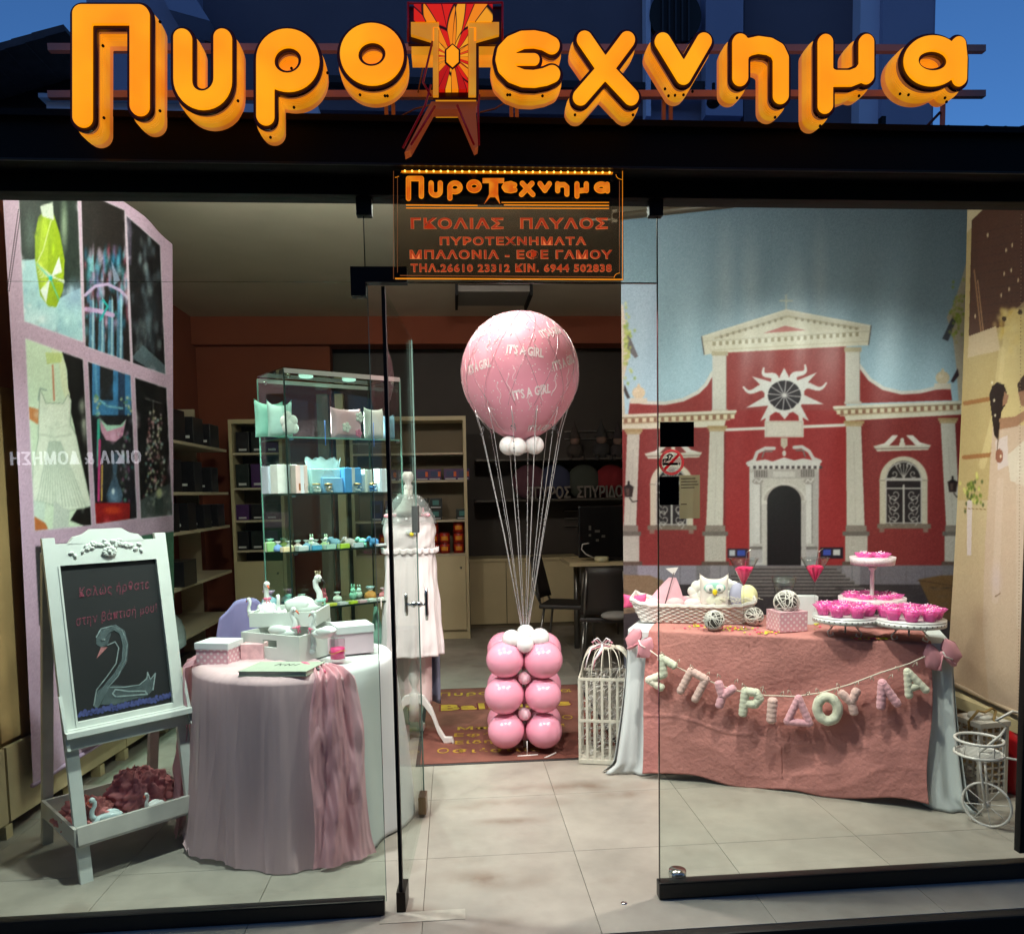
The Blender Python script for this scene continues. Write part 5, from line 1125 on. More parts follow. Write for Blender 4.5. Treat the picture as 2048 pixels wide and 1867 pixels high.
g = MB(); g.grid(cloth_fn(TRr, TRr+.03, TZ+.002, .012, 0, 2*PI, 11, .014, 11, 0, 0), 260, 60)
o = g.build('tablecloth', WCL, solid=.0015); o.location = TC; tag(o, 'long white cloth draped over the round table, bare at its right side', 'tablecloth')
# pink sheer overlay: rectangular piece lying over the top and falling at the front, pooling at lower left
PT = veil('pink_tulle', (246, 212, 216), .86); PT2 = veil('pink_tulle_dense', (240, 186, 196), .85)
import mathutils.noise as NZ
a0, a1 = math.radians(172), math.radians(306)
r0 = random.Random(4)
def over(u, v):
    a = a0+(a1-a0)*u
    wr = .005*NZ.noise(Vector((a*9, v*.8, 1)))+.006*NZ.noise(Vector((a*22, v*1.2, 4)))
    if v < .25:
        k_ = v/.25; r = TRr*(.25+.75*k_)+.012; return (TC.x+r*math.cos(a), TC.y+r*math.sin(a), TZ+.009+.5*abs(wr)+.006*abs(math.sin(13*u+7*k_)))
    k_ = (v-.25)/.75; w = math.sin(6.5*a+1.2+.4*k_)+1.3*NZ.noise(Vector((a*5, k_*1.2, 7)))+.6*(1-abs(NZ.noise(Vector((a*8, k_*.9, 2)))))**8
    e = abs(2*u-1)**4
    r = TRr+.042+.055*k_**1.1+.017*w*k_**.7+wr*.5+.01*e
    zb = .012+.02*max(0, math.sin(5*a))
    z = TZ-.004-(TZ-zb)*k_
    if u < .35 and k_ > .86: r += .07*((k_-.86)/.14)*(1-u/.35); z = max(z, .02+.03*abs(math.sin(20*a)))
    return (TC.x+r*math.cos(a), TC.y+r*math.sin(a), z)
g = MB(); g.grid(over, 300, 90); o = g.build('tulle_overlay', PT, solid=.0); 
tag(o, 'sheer pink tulle draped down the front of the round table', 'tulle')
# gathered edges: heavier pink swags at both sides of the overlay
for nm, aa, lab in (('tulle_swag', 186, 'gathered pink tulle swag down the left side of the round table'), ('tulle_swag', 297, 'gathered pink tulle swag down the right side of the round table')):
    def sw(u, v, aa=math.radians(aa)):
        wdt = .10+.17*v+.05*math.sin(5*v); a = aa+(u-.5)*wdt*2.2
        k_ = max(0, (v-.12)/.88); r = TRr+.062+.080*k_+.012*math.sin(u*15+3*v)+.022*NZ.noise(Vector((u*5+aa*3, v*4, 3)))+.010*NZ.noise(Vector((u*14+aa, v*9, 5)))
        if v < .12: r = TRr*(.72+.28*v/.12)+.03
        z = TZ+.02-.0*v if v < .12 else TZ+.01-(TZ-.01)*k_
        return (TC.x+r*math.cos(a), TC.y+r*math.sin(a), max(z+.012*math.sin(u*30+v*4)*(1-k_), .012))
    g = MB(); g.grid(sw, 70, 80); tag(g.build(nm, PT2), lab, 'tulle')
# things on the round table
def tp(u, v, z=TZ+.012): return Zp(u, v, z)
def tray(u0, v0, u1, v1, z, h, dep, lab, handle=True):
    p, q = Zp(u0, v0, z), Zp(u1, v1, z); d = q-p; rz = math.atan2(d.y, d.x); w = d.length; t = thing('wooden_tray', lab, 'tray', p, rz, 'white wooden trays stacked on the round table')
    th = .009
    g = MB(); g.bx((0, 0, 0), (w, dep, th)); g.build('base', WP, t)
    g = MB()
    if handle:
        a_, b_ = w*.38, w*.62
        for b2 in ((0, a_, th, h), (b_, w, th, h), (a_, b_, th, h*.5), (a_, b_, h*.78, h)): g.bx((b2[0], 0, b2[2]), (b2[1], th, b2[3]))
    else: g.bx((0, 0, th), (w, th, h))
    g.build('front_board', WP, t)
    g = MB(); g.bx((0, dep-th, th), (w, dep, h)); g.build('back_board', WP, t)
    for x in (0, w-th): g = MB(); g.bx((x, th, th), (x+th, dep-th, h)); g.build('side_board', WP, t)
    return t, rz, w
t1_, rz1, w1 = tray(484, 1314, 600, 1326, TZ+.01, .115, .36, 'larger white wooden tray with a slot handle at the bottom of the stack')
t2_, rz2, w2 = tray(499, 1254, 632, 1252, TZ+.13, .065, .26, 'smaller white wooden tray on top of the stack', False)
g = MB(); g.box((0, 0, .059), (.2, .2, .118)); o = g.build('stack_block', mat('white_card', (220, 220, 216), .8)); o.location = Zp(585, 1290, TZ+.01)+Vector((.04, .1, 0)); o.rotation_euler.z = .5; tag(o, 'plain white block between the trays on the round table', 'block')
# swans on the table stack
swan(Zp(535, 1238, TZ+.14), .14, -1.0, 'tall white swan with pink neck ribbon on the upper tray', tall=True)
swan(Zp(608, 1232, TZ+.14), .19, -.15, 'large crowned white swan with mint ribbon on the upper tray', rib=MINT, crown=True, bill=DARKE)
swan(Zp(512, 1240, TZ+.14), .1, 2.6, 'tiny white swan at the left corner of the upper tray', rib=None)
swan(Zp(560, 1240, TZ+.14), .11, 1.9, 'small white swan facing away between the two big ones on the upper tray', rib=None)
swan(Zp(565, 1280, TZ+.075)+Vector((0, .02, 0)), .14, -.3, 'white swan with pink bow bending low over the lower tray', rib=PKR)
swan(Zp(648, 1280, TZ+.1), .12, 2.8, 'white swan with pink ribbon beside the right lidded box', rib=PKR)
swan(Zp(603, 1316, TZ+.012), .145, -.35, 'bluish white swan with orange bill at the front of the stack', rib=None, m_=SWB)
# lidded boxes
def dotmat(name, c, c2, sc=45):
    m = bpy.data.materials.new(name); m.use_nodes = True; nt = m.node_tree; N = nt.nodes; L = nt.links; b = N['Principled BSDF']; tc = N.new('ShaderNodeTexCoord')
    mp = N.new('ShaderNodeMapping'); mp.inputs['Rotation'].default_value = (.0, .0, .0); L.new(tc.outputs['Object'], mp.inputs[0])
    ad = N.new('ShaderNodeSeparateXYZ'); L.new(mp.outputs[0], ad.inputs[0]); s_ = N.new('ShaderNodeMath'); s_.operation = 'ADD'; L.new(ad.outputs[0], s_.inputs[0]); L.new(ad.outputs[1], s_.inputs[1])
    cb = N.new('ShaderNodeCombineXYZ'); L.new(s_.outputs[0], cb.inputs[0]); L.new(ad.outputs[2], cb.inputs[1]); 
    r2 = N.new('ShaderNodeMapping'); r2.inputs['Rotation'].default_value = (0, 0, .785); r2.inputs['Scale'].default_value = (sc, sc, sc); L.new(cb.outputs[0], r2.inputs[0])
    fr = N.new('ShaderNodeVectorMath'); fr.operation = 'FRACTION'; L.new(r2.outputs[0], fr.inputs[0]); sb = N.new('ShaderNodeVectorMath'); sb.operation = 'SUBTRACT'; sb.inputs[1].default_value = (.5, .5, 0); L.new(fr.outputs[0], sb.inputs[0])
    z0 = N.new('ShaderNodeVectorMath'); z0.operation = 'MULTIPLY'; z0.inputs[1].default_value = (1, 1, 0); L.new(sb.outputs[0], z0.inputs[0]); ln = N.new('ShaderNodeVectorMath'); ln.operation = 'LENGTH'; L.new(z0.outputs[0], ln.inputs[0])
    mr = N.new('ShaderNodeMapRange'); mr.inputs[1].default_value = .24; mr.inputs[2].default_value = .29; mr.inputs[3].default_value = 1; mr.inputs[4].default_value = 0; L.new(ln.outputs['Value'], mr.inputs[0])
    mx = N.new('ShaderNodeMix'); mx.data_type = 'RGBA'; L.new(mr.outputs[0], mx.inputs[0]); mx.inputs[6].default_value = (*lin(c), 1); mx.inputs[7].default_value = (*lin(c2), 1); L.new(mx.outputs[2], b.inputs['Base Color']); b.inputs['Roughness'].default_value = .5
    return m
POLKA = dotmat('pink_polka_card', (222, 170, 180), (240, 222, 224)); LID = mat('white_lid', (224, 228, 228), .5); LWIN = mat('pink_window', (232, 190, 200), .15, spec=.8)
def lidbox(p, rz, w, d, h, hl, lab, lid=True, m_=None, name='lidded_box', group='pink boxes with white lids'):
    t = thing(name, lab, 'box', p, rz, group)
    g = MB(); g.box((0, 0, h/2), (w, d, h), bev=.002); g.build('box_body', m_ or POLKA, t)
    if lid: g = MB(); g.box((0, 0, h+hl/2-.012), (w+.008, d+.008, hl), bev=.003); g.build('lid', LID, t)
    return t
lidbox(tp(440, 1322), -.25, .15, .12, .075, .03, 'small pink polka dot box with white lid at the left of the round table')
lidbox(tp(695, 1304)+Vector((.02, .03, 0)), .35, .16, .15, .105, .035, 'larger pink box with white lid at the right of the round table', m_=mat('pale_pink_card', (226, 200, 210), .5))
lidbox(tp(510, 1316), -.1, .1, .07, .07, 0, 'small pale pink gift box with gold scroll beside the trays', lid=False, m_=mat('blush_card', (232, 186, 190), .4, .25, 30))
lidbox(tp(636, 1306), .1, .12, .07, .085, 0, 'plain pale pink carton between the front swan and the lidded box', lid=False, m_=mat('blush_card_plain', (226, 196, 204), .5))
# candle jar
t = thing('candle_jar', 'clear jar of hot pink jelly with gold rings on the round table', 'candle', tp(676, 1322))
g = MB(); g.lathe([(.028, 0), (.032, .006), (.033, .095), (.03, .1)], n=24); g.build('glass_jar', glass('jar_glass', (248, 238, 242)), t)
g = MB(); g.lathe([(0, .014), (.0305, .014), (.0308, .06), (0, .061)], n=24); g.build('pink_gel', mat('pink_gel', (226, 60, 130), .3), t)
g = MB(); g.tube([(.0345*math.cos(a), -.0345*abs(math.sin(a)), .045+.006*math.sin(2*a)) for a in [i*PI/12 for i in range(13)]], .002, 6); g.build('gold_ring', mat('gold', (206, 160, 80), .3, metal=.9), t)
# guest book with initials, pen
a_, b_, c_ = tp(478, 1352), tp(612, 1352), tp(520, 1326); p = a_; rz = math.atan2((b_-a_).y, (b_-a_).x); w = (b_-a_).length
t = thing('guest_book', 'grey green guest book lying closed near the table edge', 'book', p, rz)
g = MB(); g.prism([(0, 0), (w, 0), (w+.02, .17), (.02, .17)], (0, 0, .004), (1, 0, 0), (0, 1, 0), (0, 0, .014)); g.build('pages', mat('page_edges', (200, 200, 186), .8), t)
BC = mat('book_cover', (168, 178, 160), .6, .06, 30); g = MB(); g.prism([(-.003, -.003), (w+.003, -.003), (w+.024, .174), (.017, .174)], (0, 0, .018), (1, 0, 0), (0, 1, 0), (0, 0, .003)); g.build('cover', BC, t)
g = MB(); g.prism([(-.003, -.003), (w+.003, -.003), (w+.024, .174), (.017, .174)], (0, 0, .0005), (1, 0, 0), (0, 1, 0), (0, 0, .003)); g.build('back_cover', BC, t)
me = contours([[(w*.4, .1), (w*.44, .135), (w*.48, .1)], [(w*.55, .1), (w*.58, .13), (w*.62, .1), (w*.66, .13)], [(w*.7, .1), (w*.74, .13)], [(w*.47, .118), (w*.53, .118)]], .003, .0015)
mesh_obj('scroll_print', outline_mesh(me, Matrix.Translation((0, 0, .0213)), None, .0006), mat('dark_print', (70, 76, 70), .6), t)
p, q = tp(604, 1325, TZ+.03), tp(648, 1342, TZ+.018)
t = thing('pen', 'dark pen with pink feather grip lying beside the guest book', 'pen', p); g = MB(); g.tube([p.lerp(q, .3), q], .0055, 10); g.build('barrel', mat('pen_dark', (80, 70, 76), .4), t, world=True)
g = MB(); g.tube([p, p.lerp(q, .2), p.lerp(q, .42)], [.006, .011, .007], 10); g.build('grip', PKR, t, world=True); g = MB(); g.ball(q, .008, n=10, m=6); g.build('cap', PKR, t, world=True)
# lilac draped chair back seen behind the table
g = MB(); c = D(495, 1260, 4.35)
g.grid(lambda u, v: (c.x+.2*(2*u-1)*(1-.25*v**3)+.01*math.sin(14*u), 4.35+.06*math.sin(9*u)*(1-v)+.04*math.sin(PI*u), .05+(.86)*v*(1-.12*(2*u-1)**2*v)), 30, 30)
tag(g.build('draped_cloth', mat('lilac_cloth', (150, 140, 190), .8, .08, 5), solid=.01), 'lilac cloth hung over a stand behind the round table', 'cloth')
# ================================================================ glass display case
zc = D(567, 738, 4.2).z
A0, B0, C0 = Zp(567, 738, zc), Zp(799, 757, zc), Zp(502, 757, zc)
ux_, uy_ = Vector((B0.x-A0.x, B0.y-A0.y, 0)), Vector((C0.x-A0.x, C0.y-A0.y, 0)); CWd, CDp = ux_.length, uy_.length; crz = math.atan2(ux_.y, ux_.x)
uxn = ux_.normalized(); uyn = Vector((-uxn.y, uxn.x, 0)); CDp = uy_.dot(uyn)
T_ = thing('glass_display_case', 'tall all-glass display case with five lit shelves of favours behind the round table', 'display case', (A0.x, A0.y, 0), crz)
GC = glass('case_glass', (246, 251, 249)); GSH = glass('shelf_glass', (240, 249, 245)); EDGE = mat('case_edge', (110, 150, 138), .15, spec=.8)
for nm, p0, p1 in (('front_pane', (0, 0, .1), (CWd, .006, zc)), ('back_pane', (0, CDp-.006, .1), (CWd, CDp, zc)), ('side_pane', (0, .006, .1), (.006, CDp-.006, zc)), ('side_pane', (CWd-.006, .006, .1), (CWd, CDp-.006, zc))):
    g = MB(); g.bx(p0, p1); g.build(nm, GC, T_)
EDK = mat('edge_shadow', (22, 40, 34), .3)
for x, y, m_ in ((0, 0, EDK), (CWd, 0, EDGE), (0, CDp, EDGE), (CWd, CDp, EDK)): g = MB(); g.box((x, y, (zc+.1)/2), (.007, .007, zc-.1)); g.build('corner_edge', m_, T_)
ALU = mat('brushed_alu', (196, 200, 196), .3, metal=.7)
for p0, p1 in (((0, -.004, zc-.018), (CWd, .004, zc+.006)), ((0, CDp-.004, zc-.02), (CWd, CDp+.004, zc+.002))): g = MB(); g.bx(p0, p1); g.build('top_rail', ALU, T_)
g = MB(); g.bx((0, 0, zc+.008), (CWd, CDp, zc+.014)); g.build('top_glass', GSH, T_)
g = MB(); g.bx((0, 0, 0), (CWd, CDp, .1)); g.build('plinth', ALU, T_)
for x, y in ((.04, .04), (CWd-.03, .03), (.03, CDp-.04)): g = MB(); g.ball((x, y, zc-.025), .012, n=10, m=6); g.build('glass_clip', CHR, T_)
for i, (x, y) in enumerate(((CWd*.3, CDp*.5), (CWd*.68, CDp*.5))):
    g = MB(); g.lathe([(.034, 0), (.04, .006), (.04, .01)], (x, y, zc-.004), 20); g.build('downlight', glow('lit_disc_cool', (200, 240, 225), 1.2), T_)
    L = bpy.data.lights.new('case_beam', 'SPOT'); L.energy = 150; L.color = (.90, 1, .97); L.spot_size = math.radians(95); L.spot_blend = .5; L.shadow_soft_size = .03
    o = bpy.data.objects.new('case_beam', L); link(o, T_); o.location = (x, y, zc-.012)
def cz_at(v): # shelf height seen at the near corner
    d = ray(567, v); return CAMZ+d.z*(A0.y/d.y)
SHZ = [cz_at(872), cz_at(987), cz_at(1104), cz_at(1222), cz_at(1340), cz_at(1440)]
for z in SHZ:
    g = MB(); g.bx((.007, .007, z-.008), (CWd-.007, CDp-.007, z)); s_ = g.build('shelf', GSH, T_)
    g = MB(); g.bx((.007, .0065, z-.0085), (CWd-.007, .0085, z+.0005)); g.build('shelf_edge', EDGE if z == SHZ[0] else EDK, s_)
    g = MB(); g.bx((.0065, .007, z-.0085), (.0085, CDp-.007, z+.0005)); g.build('shelf_edge', EDGE, s_)
    for x in (.02, CWd-.03): g = MB(); g.bx((x, .007, z-.02), (x+.022, .02, z-.009)); g.build('bracket', CHR, s_)
CM = T_.matrix_basis
def cpos(u, k, y=.12):
    """point on shelf k at case depth y seen at column u"""
    d = ray(u, 1000); nrm = uyn; P0 = A0+uyn*y; t_ = (P0-CAM).dot(nrm)/d.dot(nrm); q_ = CAM+d*t_; return Vector((q_.x, q_.y, SHZ[k]+.001))
def tint(c): return mat('felt_%d_%d_%d' % c, c, .8, .08, 20)
def cushion(b, w, h, d, ear=.0, n=18):
    """puffy square with pointed corners, standing, centred at x, base z=0"""
    def f(sg):
        def g_(u, v):
            x, z = 2*u-1, 2*v-1; e = (1-x**4)*(1-z**4); pin = .06
            X = x*w/2*(1-pin*(1-z*z)*abs(x)**1); Z = z*h/2*(1-pin*(1-x*x)*abs(z))
            return (X, sg*d/2*max(0, e)**.5, Z+h/2+ear*(abs(x)**3)*(max(0, z)**3))
        return g_
    b.grid(f(-1), n, n); b.grid(lambda u, v: f(1)(1-u, v), n, n)
def pillow(p, rz, w, h, d, c, lab, ear=0., group=None, flower=None, extra=None, cat='cushion'):
    t = thing('cushion', lab, cat, p, rz, group); b = MB(); cushion(b, w, h, d, ear); b.build('cushion_body', tint(c), t)
    if flower:
        for (x, z, r, fc) in flower:
            f = MB()
            for i in range(5): a = i*2*PI/5; f.ball((x+r*math.cos(a), -d*.5, z+r*math.sin(a)), r*.7, (1, .35, 1), 10, 6)
            f.ball((x, -d*.53, z), r*.5, (1, .5, 1), 8, 6); f.build('felt_flower', tint(fc), t)
    return t
MINTC, PINKC, WHC, BLC = (150, 214, 196), (226, 180, 190), (228, 230, 224), (150, 196, 226)
frz = crz+.15
pillow(cpos(545, 0, .16), frz, .17, .185, .07, MINTC, 'mint winged cushion at the left end of the top glass shelf', .02)
pillow(cpos(566, 0, .08), frz-.5, .13, .17, .07, (176, 216, 206), 'pale mint owl-eared cushion near the left of the top glass shelf', .03)
t = thing('cushion', 'white cloud shaped cushion at the corner of the top glass shelf', 'cushion', cpos(583, 0, .03), frz); b = MB()
for x, z, r in ((0, .05, .04), (.025, .085, .03), (-.02, .08, .03), (.03, .045, .03), (-.005, .11, .025)): b.ball((x, 0, z), r, (1, .4, 1), 12, 8)
b.build('cloud_body', tint(WHC), t)
pillow(cpos(697, 0, .06), frz, .2, .165, .07, PINKC, 'pink cushion with white felt flowers on the top glass shelf', .008, flower=((-.02, .06, .018, WHC), (.07, .12, .018, WHC), (.06, .03, .014, (214, 120, 150))))
pillow(cpos(752, 0, .05), frz, .13, .17, .06, WHC, 'white cushion with blue ribbon on the top glass shelf', .01); pillow(cpos(778, 0, .16), frz, .1, .15, .06, BLC, 'pale blue cushion at the right end of the top glass shelf', .01)
for u, v in ((752, 872), (656, 872)):
    p = cpos(u, 0, .012); g = MB(); g.tube([p+Vector((0, -.012, dz)) for dz in (.09, .05, .02, -.01, -.045)], .006, 6, flat=.3); tag(g.build('ribbon', mat('blue_ribbon', (70, 130, 210), .5)), 'blue ribbon hanging over the top glass shelf, '+('right one' if u > 700 else 'left one'), 'ribbon')
# second shelf: clear packs and white boxes
CEL = veil('cellophane', (216, 232, 238), .4)
def pack(p, rz, w, h, d, lab, inner, outer=None, puff=True, cat='gift pack', group='wrapped favours in the glass case'):
    t = thing('gift_pack', lab, cat, p, rz, group)
    g = MB(); g.box((0, 0, h*.35), (w*.9, d*.9, h*.7), bev=.004); g.build('contents', tint(inner), t)
    if puff:
        b = MB(); sd = random.Random(hash(lab) % 999 if False else len(lab)*7); a_ = [sd.random()*6 for _ in range(4)]
        b.grid(lambda u, v: (w*.53*math.cos(2*PI*u)*(1-.25*v+.08*math.sin(9*u*PI+a_[0]))*(1 if v < .75 else 1+.8*(v-.75)), d*.56*math.sin(2*PI*u)*(1-.35*v+.08*math.sin(12*u+a_[1])), h*v*(1+.06*math.sin(14*u*PI+a_[2]))), 36, 12); b.build('cellophane_wrap', CEL, t, solid=.0)
    return t
BX = mat('white_gift_card', (222, 226, 226), .5, .05, 20)
def gbox(p, rz, w, h, d, c, lab, win=None):
    t = thing('gift_box', lab, 'box', p, rz, 'small boxes in the glass case'); g = MB(); g.box((0, 0, h/2), (w, d, h), bev=.003); g.build('carton', tint(c), t)
    if win: g = MB(); g.bx((-w*.3, -d/2-.0012, h*.1), (w*.2, -d/2-.0002, h*.35)); g.build('window', tint(win), t)
    g = MB(); g.bx((-.01, -d/2-.003, 0), (.01, -d/2-.0014, h)); g.build('ribbon', tint((206, 214, 222)), t)
    return t
gbox(cpos(553, 1, .2), frz, .13, .15, .08, (206, 212, 226), 'pale grey striped box at the left end of the second glass shelf'); gbox(cpos(570, 1, .09), frz, .12, .155, .08, WHC, 'white box with bow at the left of the second glass shelf')
gbox(cpos(598, 1, .04), frz, .07, .15, .08, (224, 196, 190), 'blush box with brown window on the second glass shelf', (150, 90, 50))
pack(cpos(648, 1, .12), frz, .22, .19, .1, 'big clear cellophane pack at the middle of the second glass shelf', (176, 214, 222)); pack(cpos(660, 1, .09), frz, .14, .12, .09, 'blue filled cellophane pack in front of the big clear one', (130, 180, 226), puff=False)
gbox(cpos(700, 1, .09), frz, .11, .14, .08, (84, 156, 220), 'bright blue box on the second glass shelf'); gbox(cpos(733, 1, .08), frz, .05, .13, .06, WHC, 'narrow white box right of the blue box'); gbox(cpos(762, 1, .08), frz, .05, .135, .06, (214, 230, 240), 'narrow white box at the right end of the second shelf')
def jar(p, lab, c, s=.03):
    t = thing('sweet_jar', lab, 'jar', p, 0, 'sweet jars in the glass case'); g = MB(); g.lathe([(s, 0), (s*1.1, s*.3), (s*1.05, s*1.4), (s*.8, s*1.7)], n=16); g.build('glass_jar', glass('jar_glass2', (244, 248, 248), extra=.05), t)
    g = MB(); r0 = random.Random(len(lab))
    for i in range(22): a = r0.random()*2*PI; r = s*.75*math.sqrt(r0.random()); g.ball((r*math.cos(a), r*math.sin(a), s*(.25+r0.random()*1.0)), s*.24, (1, 1, .8), 7, 5)
    g.build('sugared_almonds', tint(c), t, kind='stuff'); g = MB(); g.lathe([(s*.85, s*1.7), (s*.85, s*1.95), (0, s*2)], n=16); g.build('lid', mat('gold_lid', (190, 150, 90), .35, metal=.7), t)
for i, (u, c) in enumerate(((610, WHC), (634, WHC), (658, (220, 200, 180)), (716, (214, 224, 230)), (747, (70, 150, 226)))): jar(cpos(u, 1, .03), 'gold lidded jar of %s sweets, %s from the left on the second glass shelf' % (('white', 'white', 'cream', 'silvery', 'blue')[i], ('first', 'second', 'third', 'fourth', 'fifth')[i]), c, .026)
# third shelf: crowd of small felt favours
def rabbit(p, rz, s, c, lab):
    t = thing('rabbit_figure', lab, 'rabbit figure', p, rz, 'little rabbit figures'); g = MB(); g.ball((0, 0, s*.3), s*.26, (1, .8, 1.15), 12, 8); g.ball((0, 0, s*.62), s*.18, n=12, m=8); g.build('body', tint(c), t)
    for sd in (-1, 1): g = MB(); g.ball((sd*s*.08, 0, s*.9), s*.07, (.8, .6, 2.3), 8, 6); g.build('ear', tint(c), t)
def animal(p, rz, s, c, lab, cat='toy animal'):
    t = thing('toy_animal', lab, cat, p, rz, 'small felt animals'); g = MB(); g.ball((0, 0, s*.5), s*.42, (1.25, .75, .85), 14, 10); g.ball((s*.5, 0, s*.75), s*.28, n=12, m=8); g.build('body', tint(c), t)
    for a, b_ in ((.3, .2), (.3, -.2), (-.35, .2), (-.35, -.2)): g = MB(); g.tube([(a*s, b_*s, s*.35), (a*s, b_*s, 0)], s*.12, 8); g.build('leg', tint(c), t)
    for sd in (-1, 1): g = MB(); g.ball((s*.42, sd*s*.27, s*.82), s*.17, (.4, 1, 1), 8, 6); g.build('ear', tint(c), t)
    g = MB(); g.tube([(s*.72, 0, s*.7), (s*.9, 0, s*.45), (s*.98, 0, s*.5)], [s*.09, s*.06, s*.04], 8); g.build('trunk', tint(c), t)
def bundle(p, s, c, c2, lab):
    t = thing('favour_bag', lab, 'favour', p, 0, 'tied favour bags'); g = MB(); g.lathe([(s*.5, 0), (s*.62, s*.3), (s*.5, s*.65), (s*.12, s*.9)], n=16, fn=lambda a, z: 1+.05*math.sin(7*a)); g.build('bag', tint(c), t)
    g = MB(); g.lathe([(s*.12, s*.9), (s*.3, s*1.1), (s*.42, s*1.28)], n=16, fn=lambda a, z: 1+.18*math.sin(6*a)); g.build('ruffle', tint(c2), t); g = MB(); g.lathe([(s*.15, s*.86), (s*.17, s*.9), (s*.15, s*.94)], n=12); g.build('tie', tint((240, 240, 236)), t)
def block(p, rz, w, h, d, c, lab): 
    t = thing('favour_box', lab, 'favour', p, rz, 'small favour boxes'); g = MB(); g.box((0, 0, h/2), (w, d, h), bev=.003); g.build('box_body', tint(c), t); g = MB(); g.bx((-w*.52, -.004, 0), (w*.52, .004, h*1.03)); g.build('ribbon', tint(WHC), t)
order = ['first', 'second', 'third', 'fourth', 'fifth', 'sixth', 'seventh', 'eighth', 'ninth', 'tenth', 'eleventh', 'twelfth', 'thirteenth']
bundle(cpos(536, 2, .2), .05, (176, 206, 110), MINTC, 'tall lime and mint favour bag at the left end of the third glass shelf'); block(cpos(538, 2, .12), frz, .06, .05, .04, (150, 200, 130), 'pale green favour box at the left of the third shelf')
FC = [((120, 160, 214), 'blue'), ((222, 206, 170), 'cream'), ((228, 196, 190), 'blush'), ((150, 190, 220), 'sky blue'), ((216, 224, 226), 'white'), ((190, 214, 160), 'pale lime')]
for i, u in enumerate((552, 574, 592, 610, 628, 645)): c, n_ = FC[i]; bundle(cpos(u, 2, .1), .042, c, WHC, '%s favour bag, %s in the row on the third glass shelf' % (n_, order[i]))
for i, (u, c, n_) in enumerate(((570, (232, 214, 170), 'cream'), (600, (224, 224, 230), 'white'), (628, (90, 180, 224), 'bright blue'), (656, (190, 226, 214), 'pale mint'), (684, (190, 220, 70), 'lime green'), (712, (206, 220, 232), 'pale blue'))): block(cpos(u, 2, .03), frz, .06, .026, .04, c, 'flat %s favour box, %s along the front of the third glass shelf' % (n_, order[i]))
rabbit(cpos(620, 2, .2), 0, .075, (214, 220, 196), 'left of two cream rabbit figures on the third glass shelf'); rabbit(cpos(649, 2, .2), 0, .072, (226, 226, 206), 'right of two cream rabbit figures on the third glass shelf')
animal(cpos(668, 2, .1), 2.8, .062, (150, 190, 214), 'pale blue toy elephant on the third glass shelf'); animal(cpos(697, 2, .05), 2.9, .062, (222, 206, 206), 'floral toy animal leaning forward on the third glass shelf'); animal(cpos(722, 2, .12), 3.1, .052, MINTC, 'mint toy animal behind the floral one'); animal(cpos(745, 2, .06), 3, .055, (96, 160, 214), 'blue toy animal at the right of the third glass shelf'); block(cpos(760, 2, .03), frz, .07, .012, .04, (226, 214, 214), 'flat white tag with red trim at the right end of the third shelf')
# fourth shelf
bundle(cpos(530, 3, .2), .075, (150, 180, 196), (206, 170, 200), 'blue and lilac tied bag at the left of the fourth glass shelf'); bundle(cpos(570, 3, .2), .05, MINTC, MINTC, 'mint tied bag on the fourth glass shelf'); bundle(cpos(596, 3, .18), .048, (190, 196, 170), WHC, 'grey green tied bag on the fourth glass shelf')
rabbit(cpos(641, 3, .14), 0, .085, (206, 96, 112), 'red and pink rabbit figure on the fourth glass shelf'); bundle(cpos(668, 3, .16), .045, (222, 214, 206), WHC, 'cream tied bag right of the red rabbit'); rabbit(cpos(700, 3, .16), 0, .09, (150, 200, 176), 'mint rabbit figure on the fourth glass shelf'); rabbit(cpos(712, 3, .2), 0, .08, (206, 216, 206), 'pale grey rabbit figure behind the mint one')
bundle(cpos(735, 3, .12), .06, (226, 150, 80), (206, 226, 236), 'orange sweets bag with fanned cellophane top on the fourth shelf'); bundle(cpos(762, 3, .1), .05, (222, 130, 136), PINKC, 'coral sweets bag at the right end of the fourth shelf')
for i, (u, c, n_) in enumerate(((634, (204, 220, 60), 'lime yellow'), (655, (216, 216, 80), 'yellow'), (676, (226, 222, 226), 'white'), (697, (206, 224, 60), 'bright lime'), (716, (230, 180, 190), 'pink'), (736, (228, 228, 222), 'ivory'), (756, (228, 222, 214), 'cream'))): block(cpos(u, 3, .035), frz, .05, .016, .05, c, 'flat %s favour, %s along the front of the fourth glass shelf' % (n_, order[i]))
g = MB(); p = cpos(757, 3, .02); g.tube([p+Vector((0, -.03, z)) for z in (.02, 0, -.02, -.045)], .0035, 6); tag(g.build('tassel', tint((228, 226, 216))), 'cream tassel hanging over the edge of the fourth glass shelf', 'tassel')
# lower shelves
pack(cpos(770, 4, .1), frz, .16, .06, .1, 'crumpled silver wrap on the lowest lit shelf of the glass case', (190, 200, 216))
g = MB(); cc = cpos(745, 4, .14); g.lathe([(.05, 0), (.045, .1), (.02, .2), (.012, .27)], cc, 18, fn=lambda a, z: 1+.12*math.sin(8*a)); tag(g.build('fabric_cone', tint((170, 206, 190))), 'pale green fabric cone on the lower shelf of the glass case', 'fabric')

